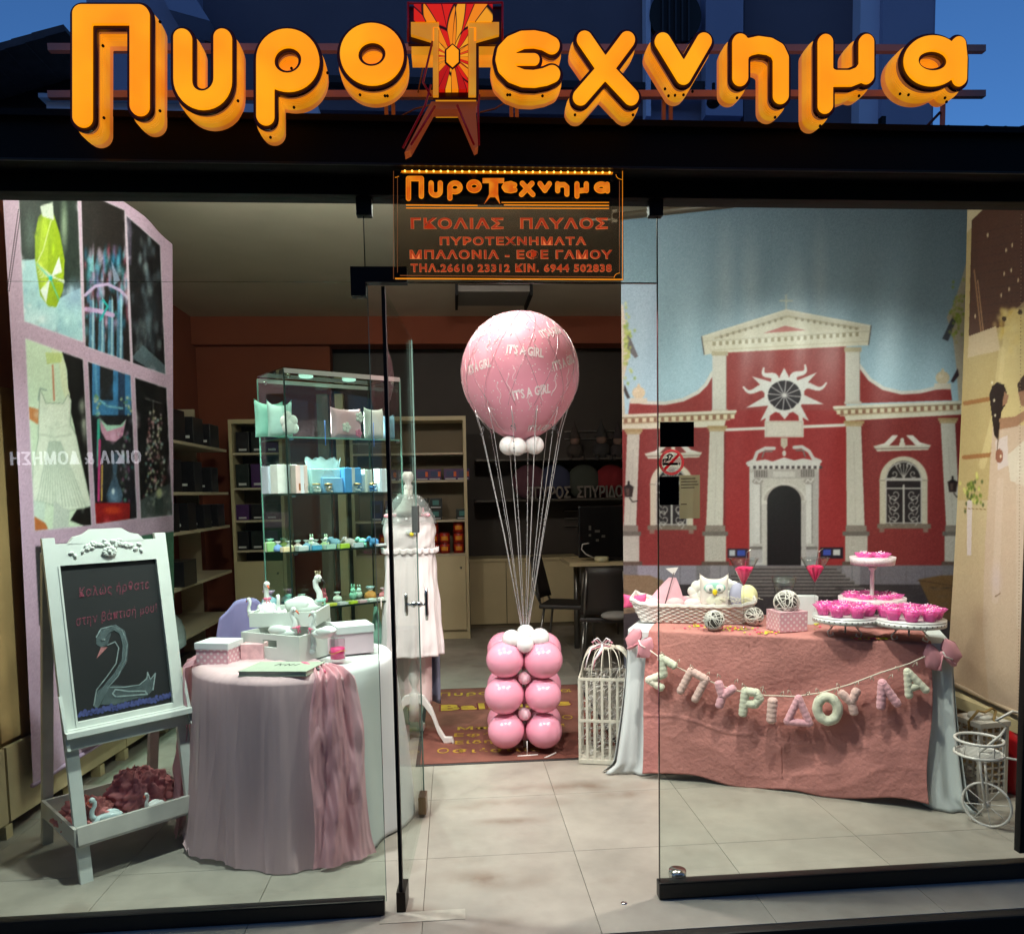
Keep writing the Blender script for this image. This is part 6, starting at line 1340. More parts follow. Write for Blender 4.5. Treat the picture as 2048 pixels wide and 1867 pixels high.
# ================================================================ mannequin with a christening dress behind the open door
mp = Zp(826, 1470, 0); MX, MY = mp.x, 4.55
MX += .02
t = thing('dress_form', 'child dress form wearing a white embroidered dress on a white tripod stand', 'mannequin', (MX, MY, 0))
def mz(v): return D(820, v, MY).z
kf = MY/F_PX
WST = mat('white_gloss_wood', (222, 218, 212), .3, coat=.3)
g = MB(); g.lathe([(.012, mz(1400)), (.03, mz(1395)), (.03, mz(1385)), (.018, mz(1378)), (.02, mz(1372)), (.034, mz(1355)), (.03, mz(1335)), (.016, mz(1318)), (.026, mz(1306)), (.016, mz(1296)), (.016, mz(1180))], n=18); g.build('turned_pole', WST, t)
g = MB(); g.lathe([(.034, mz(1440)), (.034, mz(1385)), (.02, mz(1382))], n=16); g.build('hub', WST, t)
for k_, a in enumerate((-.35, -2.75, 1.4)):
    g = MB(); pr = [(0, mz(1395)), (.06, mz(1398)), (.11, mz(1420)), (.15, mz(1455)), (.19, mz(1478)), (.235, .03), (.245, .006)]
    hw = [.03, .03, .027, .024, .022, .017, .012]
    vs = []; d = Vector((math.cos(a), math.sin(a), 0)); n_ = Vector((-d.y, d.x, 0))
    for (r, z), h in zip(pr, hw):
        z = max(z, h if r < .24 else .006)
        for o1, o2 in ((-.012, -1), (.012, -1), (.012, 1), (-.012, 1)): vs.append(d*r+n_*o1+Vector((0, 0, z+h*o2)))
    vs = [Vector((v.x, v.y, max(v.z, 0))) for v in vs]
    fs = [(i*4+j, i*4+(j+1) % 4, (i+1)*4+(j+1) % 4, (i+1)*4+j) for i in range(len(pr)-1) for j in range(4)]+[(3, 2, 1, 0), tuple(range(len(pr)*4-4, len(pr)*4))]
    g.add(vs, fs, False); o = g.build('cabriole_leg', WST, t); md = o.modifiers.new('r', 'BEVEL'); md.width = .005; md.segments = 2
# head knob and neck
g = MB(); g.lathe([(.022, mz(1000)), (.022, mz(985)), (.027, mz(975)), (.027, mz(972)), (.017, mz(966)), (.032, mz(958)), (.034, mz(950)), (.022, mz(943))], n=20); g.build('neck_cap', WST, t)
TUL = veil('star_tulle', (150, 154, 152), .45)
g = MB(); g.lathe([(.105, mz(1030)), (.08, mz(1018)), (.045, mz(1005)), (.026, mz(990)), (.025, mz(975))], n=28, fn=lambda a, z: 1+.03*math.sin(6*a)); g.build('torso_top', mat('form_skin', (180, 176, 168), .8), t)
CX = .0
def ovl(rx, ry, z, a): return (rx*math.cos(a), ry*math.sin(a), z)
DR = mat('ivory_dress', (232, 222, 220), .85, .03, 6, bump=.15, bscale=120); DRL = mat('blush_bow', (222, 160, 170), .7)
prof = [(.118, mz(1024)), (.15, mz(1040)), (.158, mz(1065)), (.150, mz(1090)), (.145, mz(1100)), (.150, mz(1110)), (.158, mz(1160)), (.168, mz(1220)), (.18, mz(1280)), (.186, mz(1308))]
r0 = random.Random(2)
def drf(u, v):
    x = v*(len(prof)-1); i = min(int(x), len(prof)-2); f = x-i; r = prof[i][0]*(1-f)+prof[i+1][0]*f; z = prof[i][1]*(1-f)+prof[i+1][1]*f
    a = 2*PI*u; k_ = max(0, v-.45)/.55; w = .012*k_*(math.sin(9*a+2)+.6*math.sin(14*a+5*v))+.004*math.sin(23*a+12*v)*(.3+k_)+.004*math.sin(40*v+3*a)*math.sin(5*a+v*7)
    return ((r+w)*math.cos(a)*.95, (r+w)*math.sin(a)*.62, z)
g = MB(); g.grid(drf, 120, 60); g.build('dress', DR, t, solid=.003)
g = MB(); g.grid(lambda u, v: (.160*math.cos(2*PI*u)*(1+.05*math.sin(40*PI*u)), .1*math.sin(2*PI*u)*(1+.05*math.sin(40*PI*u)), mz(1095)-.03*v+.004*math.sin(44*PI*u)), 160, 3); g.build('lace_band', DR, t, solid=.002)
for x in (-.10, .085):
    g = MB(); g.tube([(x*.8, -.06, mz(1045)), (x, -.04, mz(1022)), (x*.95, .03, mz(1018))], .012, 8, flat=.5); 
    for s in (-1, 1): g.ball((x+s*.02, -.065, mz(1030)), .022, (1, .5, .55), 10, 6)
    g.build('shoulder_bow', DRL, t)
g = MB(); c = (.018, -.108, mz(1062)); 
for s in (-1, 1): g.ball((c[0]+s*.018, c[1], c[2]), .016, (1, .3, 1), 10, 6)
g.build('owl_patch', tint((214, 216, 214)), t); g = MB(); g.ball((c[0], c[1]-.006, c[2]-.012), .012, (1, .4, 1), 10, 6); g.build('beak_patch', tint((236, 214, 40)), t)
# sheer tulle bolero with stars
g = MB(); g.grid(lambda u, v: ((.035+.125*v**.8)*math.cos(2*PI*u), (.035+.07*v**.8)*math.sin(2*PI*u)-.01, mz(988)-(mz(988)-mz(1045))*v**1.6+.006*math.sin(10*PI*u)*v), 60, 12); g.build('tulle_bolero', TUL, t)
g = MB(); r0 = random.Random(5)
for i in range(26):
    a = r0.random()*2*PI; v = .15+.8*r0.random(); x = (.035+.125*v**.8)*math.cos(a)*1.02; y = (.035+.07*v**.8)*math.sin(a)*1.04-.01; z = mz(988)-(mz(988)-mz(1045))*v**1.6
    pts = [((.010 if j % 2 == 0 else .0045)*math.sin(j*PI/5), (.010 if j % 2 == 0 else .0045)*math.cos(j*PI/5)) for j in range(10)]
    T = frame((x, y, z), (-math.sin(a), math.cos(a), 0), (0, 0, 1)); g.add([T @ Vector((p_[0], p_[1], .002)) for p_ in pts], [tuple(range(10))])
g.build('stars', tint((232, 232, 230)), t, kind='stuff')
# underskirt and grey blue shawl hanging behind
g = MB(); g.grid(lambda u, v: (.13*math.cos(2*PI*u)*(.8-.05*v)+.006*math.sin(40*u), .05+.06*math.sin(2*PI*u)+.008*math.sin(33*u), mz(1290)-(mz(1290)-mz(1412))*v), 60, 12); g.build('underskirt', mat('blush_lining', (222, 196, 192), .85), t, solid=.002)
g = MB(); g.grid(lambda u, v: (.135*(2*u-1)+.02, .12+.02*math.sin(18*u), mz(1200)-(mz(1200)-mz(1418))*v+.02*math.sin(PI*u)*(1 if v > .9 else 0)), 40, 12); g.build('shawl', mat('grey_blue_shawl', (130, 134, 156), .85), t, solid=.003)

# ================================================================ the big balloon, its net, streamers and balloon column
BP = mat('balloon_pink', (240, 162, 184), .22, spec=.5, sub=.25); BPB = mat('balloon_print_pink', (228, 152, 172), .5, sheen=.15); BW = mat('balloon_white', (232, 232, 230), .25, spec=.5, sub=.2)
YBN = 4.35; kb = YBN/F_PX; bc = D(1040, 746, YBN); BR = 116*kb
def bshape(th, ph, off=0.):   # th from south pole
    z = -math.cos(th); r = math.sin(th); 
    if z < 0: z *= 1.02+.10*abs(z)**3; r *= 1-.05*abs(z)**3
    R = BR+off; return Vector((bc.x+R*r*math.cos(ph), bc.y+R*r*math.sin(ph), bc.z+R*z*1.02))
t = thing('giant_balloon', 'giant pink printed balloon held in a silver net over the doorway mat', 'balloon', bc)
g = MB(); g.grid(lambda u, v: bshape(PI*v, 2*PI*u), 64, 40); g.build('balloon_skin', BPB, t, world=True)
WPR = mat('white_ink', (240, 226, 228), .5)
def on_balloon(me, uc, vc, ang):
    """wrap flat artwork (metres) round the balloon at photograph point"""
    X0 = D(uc, vc, YBN); az0 = (X0.x-bc.x)/BR; el0 = (X0.z-bc.z)/BR
    ph0 = math.atan2(-math.sqrt(max(0, 1-az0**2-el0**2)), az0); th0 = math.acos(max(-1, min(1, -el0/1.02)))
    ca, sa = math.cos(ang), math.sin(ang)
    for v_ in me.vertices:
        x, y = v_.co.x*ca-v_.co.y*sa, v_.co.x*sa+v_.co.y*ca
        v_.co = bshape(th0+y/BR, ph0+x/(BR*max(.3, math.sin(th0))), .0016)
    return me
for u, v, an, w in ((1040, 722, -.12, 62), (958, 680, .25, 52), (1092, 680, .35, 52), (953, 745, .15, 56), (1118, 738, .35, 60), (1053, 795, .2, 66), (1000, 640, .3, 50), (1075, 850, .1, 50)):
    me = fit(text_mesh("IT'S A GIRL", 1, 0, .035, 1.0, 2), w*kb*1.12, 18*kb); me.transform(Matrix.Shear('XY', 4, (0.1, 0)) if False else Matrix.Identity(4)); on_balloon(me, u, v, an); o = mesh_obj('greeting_print', me, WPR, t); o.matrix_basis = wm(t).inverted()
r0 = random.Random(9); g = MB()
for i in range(1000):
    a = r0.random()*2*PI; th = PI*(.22+.72*r0.random()); q_ = bshape(th, a, .0012); n_ = (q_-bc).normalized(); s = .0018+.0026*r0.random(); e1 = n_.orthogonal().normalized(); e2 = n_.cross(e1); g.add([q_+e1*(s*math.cos(j*PI/3))+e2*(s*math.sin(j*PI/3)) for j in range(6)], [tuple(range(6))])
g.build('confetti_print', WPR, t, world=True, kind='stuff')
for i in range(60):
    a = -PI/2+(i/60)*2*PI+r0.random()*.2; th = PI*(.32+.55*((i*7) % 13)/13); g = MB(); ln = .07+.06*r0.random(); am = .010
    P_ = []
    for j in range(17): w = j/16; P_.append(bshape(th+ln*w/BR-(ln/2)/BR, a+am*(1-.4*w)*math.sin(w*9+i)/BR/math.sin(th), .0006))
    g.tube(P_, .0022, 5, flat=.5); g.build('streamer_print', WPR, t, world=True)
# net of silver cord: diamonds
NET = mat('silver_cord', (216, 196, 200), .25, metal=.6); NTP = mat('clear_cord', (206, 206, 206), .2, metal=.5)
nt_ = thing('balloon_net', 'silver cord net over the pink balloon with tinsel strings down to the column', 'net', bc); NN = 12
g = MB(); 
for k_ in range(NN):
    a = 2*PI*k_/NN
    for sg in (-1, 1):
        P_ = [bshape(PI*(1-.08-.62*w), a+sg*(w*2.2*PI/NN*1.5)-PI/2, .003) for w in [j/22 for j in range(23)]]; g.tube(P_, .0009, 5)
g.build('net_cord', NET, nt_, world=True)
base = D(1050, 1272, YBN+.0)
for k_ in range(NN):
    a = 2*PI*k_/NN+.25; th = PI*.30; q0 = bshape(th, a, .004); q1 = bshape(PI*.24, a, .03); q1.z = bc.z-BR*1.02+.03
    q1 = Vector((bc.x+(q0.x-bc.x)*.86, bc.y+(q0.y-bc.y)*.86, bc.z-BR*1.0)); P_ = [q0, q0.lerp(q1, .5), q1, q1.lerp(base, .5)+Vector((.004, 0, 0)), base+Vector((.012*math.cos(a), .012*math.sin(a), 0))]
    g = MB(); g.tube(P_, .0016 if k_ % 3 else .0024, 5); g.build('string', NTP, nt_, world=True)
    g = MB(); r1 = random.Random(k_)
    if k_ % 2 == 0:
        for j in range(46): w = r1.random(); c = q1.lerp(base, w*.9); g.box(c+Vector((r1.uniform(-.003, .003), r1.uniform(-.003, .003), 0)), (.003, .002, .007))
        for j in range(10): c = q1+Vector((r1.uniform(-.012, .012), r1.uniform(-.01, .01), r1.uniform(-.02, .03))); g.box(c, (.004, .003, .01))
        g.build('tinsel', mat('tinsel', (236, 236, 236), .15, metal=.9), nt_, world=True, kind='stuff')
    g = MB(); q2 = bshape(PI*.12, a, .0); g.tube([q0, q0.lerp(q2, .5)-Vector((0, 0, .03)), bc+Vector((.05*math.cos(a), .05*math.sin(a), -BR*1.1))], .0013, 5); g.build('string', NTP, nt_, world=True)
# collar of small white balloons
def balloon(c, r, m_, lab, group, ax=(0, 0, -1)):
    t = thing('balloon', lab, 'balloon', c, 0, group, rot=Vector(ax).to_track_quat('-Z', 'Y').to_matrix()); g = MB(); g.ball((0, 0, 0), r, (1, 1, 1.04), 24, 16, tip=.10); g.build('balloon_skin', m_, t); g = MB(); g.lathe([(.012*r/.1, -r*1.19), (.004, -r*1.13), (.004, -r*1.1)], n=10); g.build('knot', m_, t); return t
for u, v, dy, r, lab in ((1018, 891, -.06, 19, 'small white balloon at the left under the giant balloon'), (1035, 893, -.12, 18, 'small white balloon in front under the giant balloon'), (1069, 890, -.05, 18.5, 'small white balloon at the right under the giant balloon'), (1046, 888, .06, 18, 'small white balloon at the back under the giant balloon')):
    c = D(u, v, YBN+dy); balloon(c, r*(YBN+dy)/F_PX, BW, lab, 'white balloons under the giant balloon', ax=(Vector((D(1044, 888, YBN)))-c))
# column: three tiers of four pink balloons
ct = Vector((D(1048, 1400, YBN).x, YBN+.0, 0)); names = ['bottom', 'middle', 'top']
for tier, v in enumerate((1460, 1389, 1318)):
    for sx_, u in ((-1, 1010), (1, 1086)):
        rv = 1+.045*math.sin(u*3+v); c = D(u+(2 if tier == 0 else (-2 if tier == 1 and sx_ < 0 else 0)), v, YBN-.1); balloon(c, 37.5*rv*(YBN-.1)/F_PX, BP, 'pink balloon in front, %s tier, %s side of the column' % (names[tier], 'left' if sx_ < 0 else 'right'), 'pink balloons of the column', ax=(ct.x-c.x, ct.y-c.y, 0))
        c = D(u+sx_*1+(0 if sx_ > 0 else 1), v-20, YBN+.13); balloon(c, 36*(YBN+.1)/F_PX, BP, 'pink balloon at the back, %s tier, %s side of the column' % (names[tier], 'left' if sx_ < 0 else 'right'), 'pink balloons of the column', ax=(ct.x-c.x, ct.y-c.y, 0))
for i, (u, v, dy, r) in enumerate(((1050, 1287, -.13, 18), (1023, 1277, -.1, 19), (1080, 1274, -.1, 19), (1052, 1266, -.02, 18))):
    c = D(u, v, YBN+dy); balloon(c, r*(YBN+dy)/F_PX, BW, 'small white balloon %s the top of the pink column' % ('at the front of', 'at the left of', 'at the right of', 'at the back of')[i], 'small white balloons on the column', ax=(ct.x-c.x, ct.y-c.y, .01))
for i, v in enumerate((1355, 1427)):
    c = D(1049, v, YBN-.1); balloon(c, 13*kb, mat('balloon_blush', (236, 196, 206), .25, sub=.2), 'small blush balloon in the gap %s the column' % ('above the middle of', 'near the foot of')[i], 'blush filler balloons', ax=(0, 1, 0))
for i, (u, v, dy) in enumerate(((1048, 1390, .0), (1048, 1320, 0.), (1048, 1462, .0))):
    c = D(u, v, YBN+dy); balloon(c, .05, BP, 'deep pink balloon knot core, %s of the column' % ('middle', 'top', 'bottom')[i], 'pink balloons of the column', ax=(0, 1, 0))
t = thing('column_stand', 'thin white wire stand under the balloon column', 'stand', (ct.x, ct.y, 0))
g = MB(); g.tube([(ct.x, ct.y-.15, .012), (ct.x, ct.y-.15, .09)], .003, 6); g.tube([(ct.x-.055, ct.y-.155, .006), (ct.x+.06, ct.y-.15, .008)], .006, 8); g.build('foot_bar', WST, t, world=True); g = MB(); g.tube([(ct.x+.09, ct.y-.2, .006), (ct.x+.16, ct.y-.16, .02)], .004, 8); g.build('side_wire', WST, t, world=True); g = MB(); g.tube([(ct.x, ct.y, 0), (ct.x, ct.y, D(1050, 1275, YBN).z)], .008, 8); g.build('pole', WST, t, world=True)
# ================================================================ doormat
MY0, MY1 = 4.11, 5.75; mx0, mx1 = Zp(831, 1535, 0).x, Zp(1166, 1521, 0).x+.25
t = thing('doormat', 'brown red printed doormat with yellow lettering under the balloon column', 'doormat', (mx0, MY0, 0))
g = MB(); g.bx((mx0, MY0, .0005), (mx1, MY1, .006)); g.build('rubber_border', mat('mat_rubber', (44, 40, 40), .8), t, world=True)
g = MB(); g.bx((mx0+.022, MY0+.022, .006), (mx1-.022, MY1-.022, .009)); g.build('pile', mat('mat_pile', (122, 72, 60), .95, .25, 9, bump=.4, bscale=220), t, world=True)
YM = mat('mat_yellow', (176, 140, 44), .95, .35, 12); MR = mat('mat_maroon', (104, 30, 34), .9)
def mtext(txt, u0, v0, u1, v1, h, ol=0., off=.02):
    p, q = Zp(u0, v0, .010), Zp(u1, v1, .010); 
    for k_, (m_, o_) in enumerate(((MR, off+.05), (YM, off))):
        if k_ == 0 and not ol: continue
        me = fit(text_mesh(txt, 1, 0, o_, 1.15, 2), (q-p).length+(ol*2 if k_ == 0 else 0), h+(ol*2 if k_ == 0 else 0)); me.transform(frame((p+q)/2+Vector((0, 0, .0006*k_)), q-p, Vector((0, 0, 1)).cross(q-p))); o = mesh_obj('printed_word', me, m_, t); o.matrix_basis = wm(t).inverted()
mtext('Πυροτέχνημα', 878, 1389, 1142, 1380, .13); mtext('Balloons', 882, 1415, 1140, 1404, .15, .012, .05); mtext('Μπαλόνια', 915, 1456, 1130, 1448, .07); mtext('Εφέ', 908, 1470, 984, 1468, .085); mtext('Είδη', 910, 1485, 985, 1482, .08); mtext('Φιέστας', 905, 1502, 1080, 1497, .085)
for u, v in ((1135, 1433), (886, 1500)):
    p = Zp(u, v, .0105); g = MB(); g.tube([(p.x+.03*math.cos(a*PI/8), p.y+.04*math.sin(a*PI/8), .010) for a in range(16)], .005, 5, closed=True, flat=.3); g.build('printed_balloon', YM, t, world=True)

# ================================================================ white birdcage
k_ = (Zp(1266, 1532, 0)-Zp(1160, 1528, 0)); p = Zp(1160, 1528, 0); CWi = k_.length; cr = math.atan2(k_.y, k_.x); BGM = mat('cage_white', (206, 202, 186), .55, .1, 20)
t = thing('birdcage', 'white wooden birdcage with domed top and shredded paper left of the dessert table', 'birdcage', p, cr-.0)
CDi = .24; zr = .47; ztp = .62
g = MB(); g.bx((-.006, -.006, .008), (CWi+.006, CDi, .03)); g.build('base', BGM, t)
for z in (.235, zr-.008): 
    g = MB(); g.bx((-.003, -.004, z), (CWi+.003, .004, z+.014)); g.bx((-.003, CDi-.012, z), (CWi+.003, CDi-.004, z+.014)); g.bx((-.004, .004, z), (.004, CDi-.012, z+.014)); g.bx((CWi-.004, .004, z), (CWi+.004, CDi-.012, z+.014)); g.build('rail', BGM, t)
n = 7
for i in range(n+1):
    x = CWi*i/n
    for y in (0, CDi-.008): g = MB(); g.box((x, y, (.03+zr)/2), (.013, .006, zr-.03)); g.build('bar', BGM, t)
for j in range(1, 5):
    for x in (0, CWi): g = MB(); g.box((x, CDi*j/5, (.03+zr)/2), (.006, .012, zr-.03)); g.build('bar', BGM, t)
cx, cy = CWi/2, CDi/2
for i in range(18):
    a = 2*PI*i/18; rx, ry = CWi/2*1.02, CDi/2; r_ = 1/max(abs(math.cos(a)), abs(math.sin(a)))*.92; ex_, ey_ = min(1, max(-1, r_*math.cos(a))), min(1, max(-1, r_*math.sin(a)))
    g = MB(); pts = [(cx+rx*ex_*math.cos(w*1.25)**.8, cy+ry*ey_*math.cos(w*1.25)**.8, zr+.15*math.sin(w*PI/2)) for w in [q_/7 for q_ in range(8)]]
    g.tube(pts, .0066, 6, flat=.45); g.build('dome_rib', BGM, t)
g = MB(); g.lathe([(.05, .0), (.052, .012), (.03, .02), (.012, .022)], (cx, cy, zr+.143), 20); g.build('dome_cap', BGM, t)
g = MB(); r0 = random.Random(11)
for i in range(240):
    x, y, z = CWi*(.08+.84*r0.random()), CDi*(.1+.8*r0.random()), .04+.46*r0.random(); a = r0.random()*6; P_ = [(x+.03*math.sin(a+w*2)*w, y+.02*math.cos(a+w)*w, z+.035*w*math.cos(a)) for w in (0, .5, 1, 1.5)]; g.tube(P_, .0028, 4, flat=.3, caps=False)
o = g.build('shredded_paper', mat('paper_shreds', (206, 204, 196), .8), kind='stuff'); o.matrix_basis = wm(t); o.name = 'shredded_paper'; tag(o, 'white shredded paper filling the birdcage', 'paper')
q0 = Vector((cx-.02, cy-.03, zr+.165)); BOWP = mat('satin_pink', (228, 150, 166), .35, sheen=.3)
tb = thing('ribbon_bow', 'pink and white satin bow tied on top of the birdcage', 'bow', wm(t) @ q0, cr)
for m_, dz, sc_ in ((BOWP, 0, 1), (mat('satin_white', (226, 222, 222), .35), .012, .8)):
    for s in (-1, 1):
        g = MB(); g.tube([(0, 0, dz), (s*.03*sc_, -.01, .03+dz), (s*.055*sc_, -.015, .02+dz), (s*.04*sc_, -.01, -.003+dz), (0, 0, dz)], .008, 6, flat=.35); g.build('bow_loop', m_, tb)
        g = MB(); g.tube([(0, 0, dz), (s*.03-.03, -.03, -.02+dz), (s*.02-.06, -.05, -.07), (s*.02-.07, -.055, -.12)], .007, 6, flat=.3); g.build('bow_tail', m_, tb)

# ================================================================ church backdrop
q = Paint(1225, 380, 1945, 1300, 1.7, (150, 168, 178))
Yn = ((q.Y-400)/430).clip(0, 1)[..., None]; q.a = (1-Yn)*np.array((116, 142, 164))+Yn*np.array((188, 222, 240))
CR = (226, 222, 204); CRD = (190, 180, 152); WHT = (226, 224, 218); RD = (150, 58, 58); RDD = (134, 48, 48); GRY = (132, 128, 124)
for x, y, w, h in ((1450, 560, 26, 150), (1500, 575, 26, 140), (1640, 560, 22, 150), (1590, 600, 30, 120)): q.ell(x, y, w, h, (206, 220, 232), .35, 1.)  # vertical streaks of light glare, painted into the colour of the sky
# flanking houses
q.poly([(1225, 600), (1246, 610), (1252, 655), (1262, 700), (1246, 760), (1250, 830), (1225, 830)], (214, 206, 190)); q.poly([(1254, 660), (1276, 712), (1270, 716), (1248, 690)], (96, 96, 104)); q.poly([(1249, 768), (1260, 795), (1254, 797), (1247, 780)], (60, 56, 60))
for i in range(60): q.ell(1248+abs(rng.normal(0, 8)), 680+rng.normal(0, 28), 4, 5, [(176, 196, 96), (200, 212, 130), (140, 170, 70)][rng.integers(3)], .8, .8)
q.poly([(1945, 480), (1922, 560), (1908, 606), (1893, 634), (1905, 670), (1912, 730), (1918, 815), (1945, 815)], (206, 196, 176)); q.poly([(1906, 630), (1884, 677), (1896, 682), (1912, 640)], (80, 84, 96)); q.poly([(1915, 736), (1901, 762), (1906, 765), (1918, 750)], (60, 46, 56))
for i in range(70): q.ell(1914+rng.normal(0, 8), 630+rng.normal(0, 26), 4, 5, [(150, 176, 60), (176, 196, 90), (196, 186, 120)][rng.integers(3)], .8, .8)
# gable pieces
q.line([(1572, 590), (1572, 622)], 4, (210, 214, 200), .7); q.line([(1560, 601), (1584, 601)], 4, (210, 214, 200), .7)
q.poly([(1452, 700), (1692, 686), (1692, 870), (1452, 870)], RD)
q.poly([(1424, 748), (1414, 768), (1396, 786), (1366, 800), (1330, 808), (1289, 806), (1260, 800), (1256, 830), (1424, 826)], RD); q.line([(1424, 746), (1412, 768), (1396, 784), (1366, 799), (1330, 806), (1289, 805), (1262, 801)], 7, WHT)
q.poly([(1718, 734), (1739, 761), (1766, 779), (1803, 788), (1839, 786), (1871, 779), (1901, 777), (1904, 800), (1718, 806)], RD); q.line([(1719, 731), (1739, 758), (1766, 776), (1803, 785), (1839, 783), (1873, 775)], 7, WHT)
for x, y, r in ((1277, 785, 13), (1885, 755, 14)): q.ell(x, y, r, r*.92, (222, 206, 176)); q.ell(x, y-r, 3, 5, (222, 206, 176)); q.rect(x-17, y+r*.8, x+17, y+r+9, (226, 218, 202)); q.ell(x-4, y-4, r*.5, r*.4, (240, 228, 206), .7, .8)
q.poly([(1402, 672), (1572, 618), (1742, 650), (1736, 690), (1428, 706), (1407, 710)], CR); q.line([(1404, 674), (1572, 620), (1741, 652)], 3, (238, 236, 222)); q.line([(1403, 673), (1408, 708)], 2, (80, 76, 76)); q.line([(1742, 651), (1737, 689)], 2, (80, 76, 76))
q.poly([(1526, 666), (1570, 651), (1611, 660)], (196, 120, 116)); q.line([(1430, 676), (1574, 632), (1716, 656)], 5, (196, 190, 168)); q.line([(1408, 682), (1740, 662)], 2, (200, 196, 176)); q.line([(1420, 700), (1736, 682)], 2, (204, 196, 172))
for i in range(23): x = 1425+i*13; y = 688-i*.86; q.rect(x, y-5, x+6, y+3, (166, 158, 132)); q.rect(x+6, y-5, x+11, y+3, (236, 232, 216))
for i in range(11): x = 1440+i*12; y = 674-i*3.6; q.rect(x, y-4, x+5, y+2, (160, 152, 130)); x = 1590+i*12; y = 638+i*2.0; q.rect(x, y-4, x+5, y+2, (160, 152, 130))
for x0, x1, yt, yb in ((1425, 1452, 706, 824), (1690, 1719, 698, 808)): q.rect(x0, yt, x1, yb, (216, 214, 206)); q.rect(x0-2, yt-4, x1+4, yt+5, CRD); q.line([(x1, yt), (x1, yb)], 1.5, (170, 164, 156)); q.rect(x0-2, yb-6, x1+4, yb, (206, 200, 190))
# lower walls
q.poly([(1225, 850), (1452, 840), (1700, 832), (1945, 820), (1945, 1132), (1225, 1132)], RDD); q.rect(1452, 820, 1692, 1130, (154, 44, 46))
q.line([(1448, 859), (1700, 849)], 6, WHT)
for P_, d_ in ([((1235, 829), (1471, 820), (1471, 828), (1452, 838), (1448, 853), (1235, 859)), 1], [((1668, 812), (1930, 801), (1930, 828), (1692, 841), (1688, 830), (1668, 820)), 2]):
    q.poly(list(P_), CR); x0, x1 = P_[0][0], P_[1][0]; y0, y1 = P_[0][1], P_[1][1]; n = int((x1-x0)/14.5)
    q.line([(x0, y0+2), (x1, y1+2)], 5, (230, 226, 210)); q.line([(x0, y0+7), (x1, y1+7)], 3, (150, 132, 104)); q.line([(x0+12, y0+13), (x1-12, y1+13)], 9, (150, 112, 90))
    for i in range(n): w = (i+.6)/n; x, y = x0+(x1-x0)*w, y0+(y1-y0)*w+13; q.rect(x-4, y-5, x+4, y+3.5, (230, 220, 190))
    q.line([(x0+12, y0+19), (x1-12, y1+19)], 2, (200, 190, 160))
for x0, x1, x2, x3, yt in ((1254, 1279, 1247, 1272, 868), (1419, 1448, 1412, 1446, 862), (1692, 1722, 1693, 1729, 852), (1881, 1910, 1892, 1920, 846)):
    q.poly([(x0, yt), (x1, yt), (x3, 1052), (x2, 1052)], (206, 202, 192)); q.rect(x0-5, yt-11, x1+6, yt-5, (176, 152, 110)); q.rect(x0-2, yt-5, x1+3, yt, (188, 168, 132)); q.line([((x0+x1)/2, yt+30), ((x2+x3)/2, 1045)], 1.2, (176, 172, 166), .7)
    q.rect(x2-2, 1050, x3+4, 1062, (140, 130, 122)); q.rect(x2-8, 1062, x3+10, 1071, (112, 104, 98)); q.rect(x2-3, 1071, x3+6, 1122, (190, 184, 176)); q.rect(x2-9, 1122, x3+12, 1134, (96, 78, 70)); q.line([(x1+1, yt), (x3+1, 1050)], 1.5, (110, 30, 34))
# sun with spoked disc
sc_ = (1568.5, 790)
def tri(tip, a, w=8): 
    d = math.atan2(tip[1]-sc_[1], tip[0]-sc_[0]); r = 36; b1 = (sc_[0]+r*math.cos(d)-w*math.sin(d), sc_[1]+r*math.sin(d)+w*math.cos(d)); b2 = (sc_[0]+r*math.cos(d)+w*math.sin(d), sc_[1]+r*math.sin(d)-w*math.cos(d)); q.poly([b1, tip, b2], (222, 222, 220))
for tip in ((1568, 735), (1503, 752), (1634, 744), (1491, 815), (1648, 808), (1569, 838), (1520, 842), (1618, 842)): tri(tip, 0, 10)
for tip, sg in (((1527, 736), 1), ((1610, 730), -1), ((1487, 774), 1), ((1652, 766), -1)):
    d = Vector((tip[0]-sc_[0], tip[1]-sc_[1])); L_ = d.length; d /= L_; n_ = Vector((-d.y, d.x)); P_ = [(sc_[0]+d.x*(32+(L_-32)*w)+n_.x*7*sg*math.sin(w*6.3), sc_[1]+d.y*(32+(L_-32)*w)+n_.y*7*sg*math.sin(w*6.3)) for w in [j/10 for j in range(11)]]
    for j in range(10): q.line(P_[j:j+2], 14*(1-j/11)+1.5, (222, 222, 220))
q.ell(*sc_, 40, 36.5, (222, 222, 220)); q.ell(*sc_, 33, 29.5, (34, 28, 36)); q.ell(1567, 778, 16, 9, (80, 76, 84), .5, .9)
for i in range(6): a = i*PI/6+.1; q.line([(sc_[0]-32*math.cos(a), sc_[1]-29*math.sin(a)), (sc_[0]+32*math.cos(a), sc_[1]+29*math.sin(a))], 1.7, (216, 214, 214))
for sg in (-1, 1): q.line([(1568+sg*26, 812), (1568+sg*20, 820), (1568+sg*32, 828), (1568+sg*34, 842)], 8, (222, 220, 216))
q.rect(1529, 841, 1607, 874, (218, 212, 202)); q.line([(1532, 844), (1604, 843), (1604, 871), (1532, 872), (1532, 844)], 1.4, (190, 184, 172)); q.poly([(1561, 875), (1575, 875), (1575, 890), (1568, 898), (1561, 890)], (196, 186, 168))
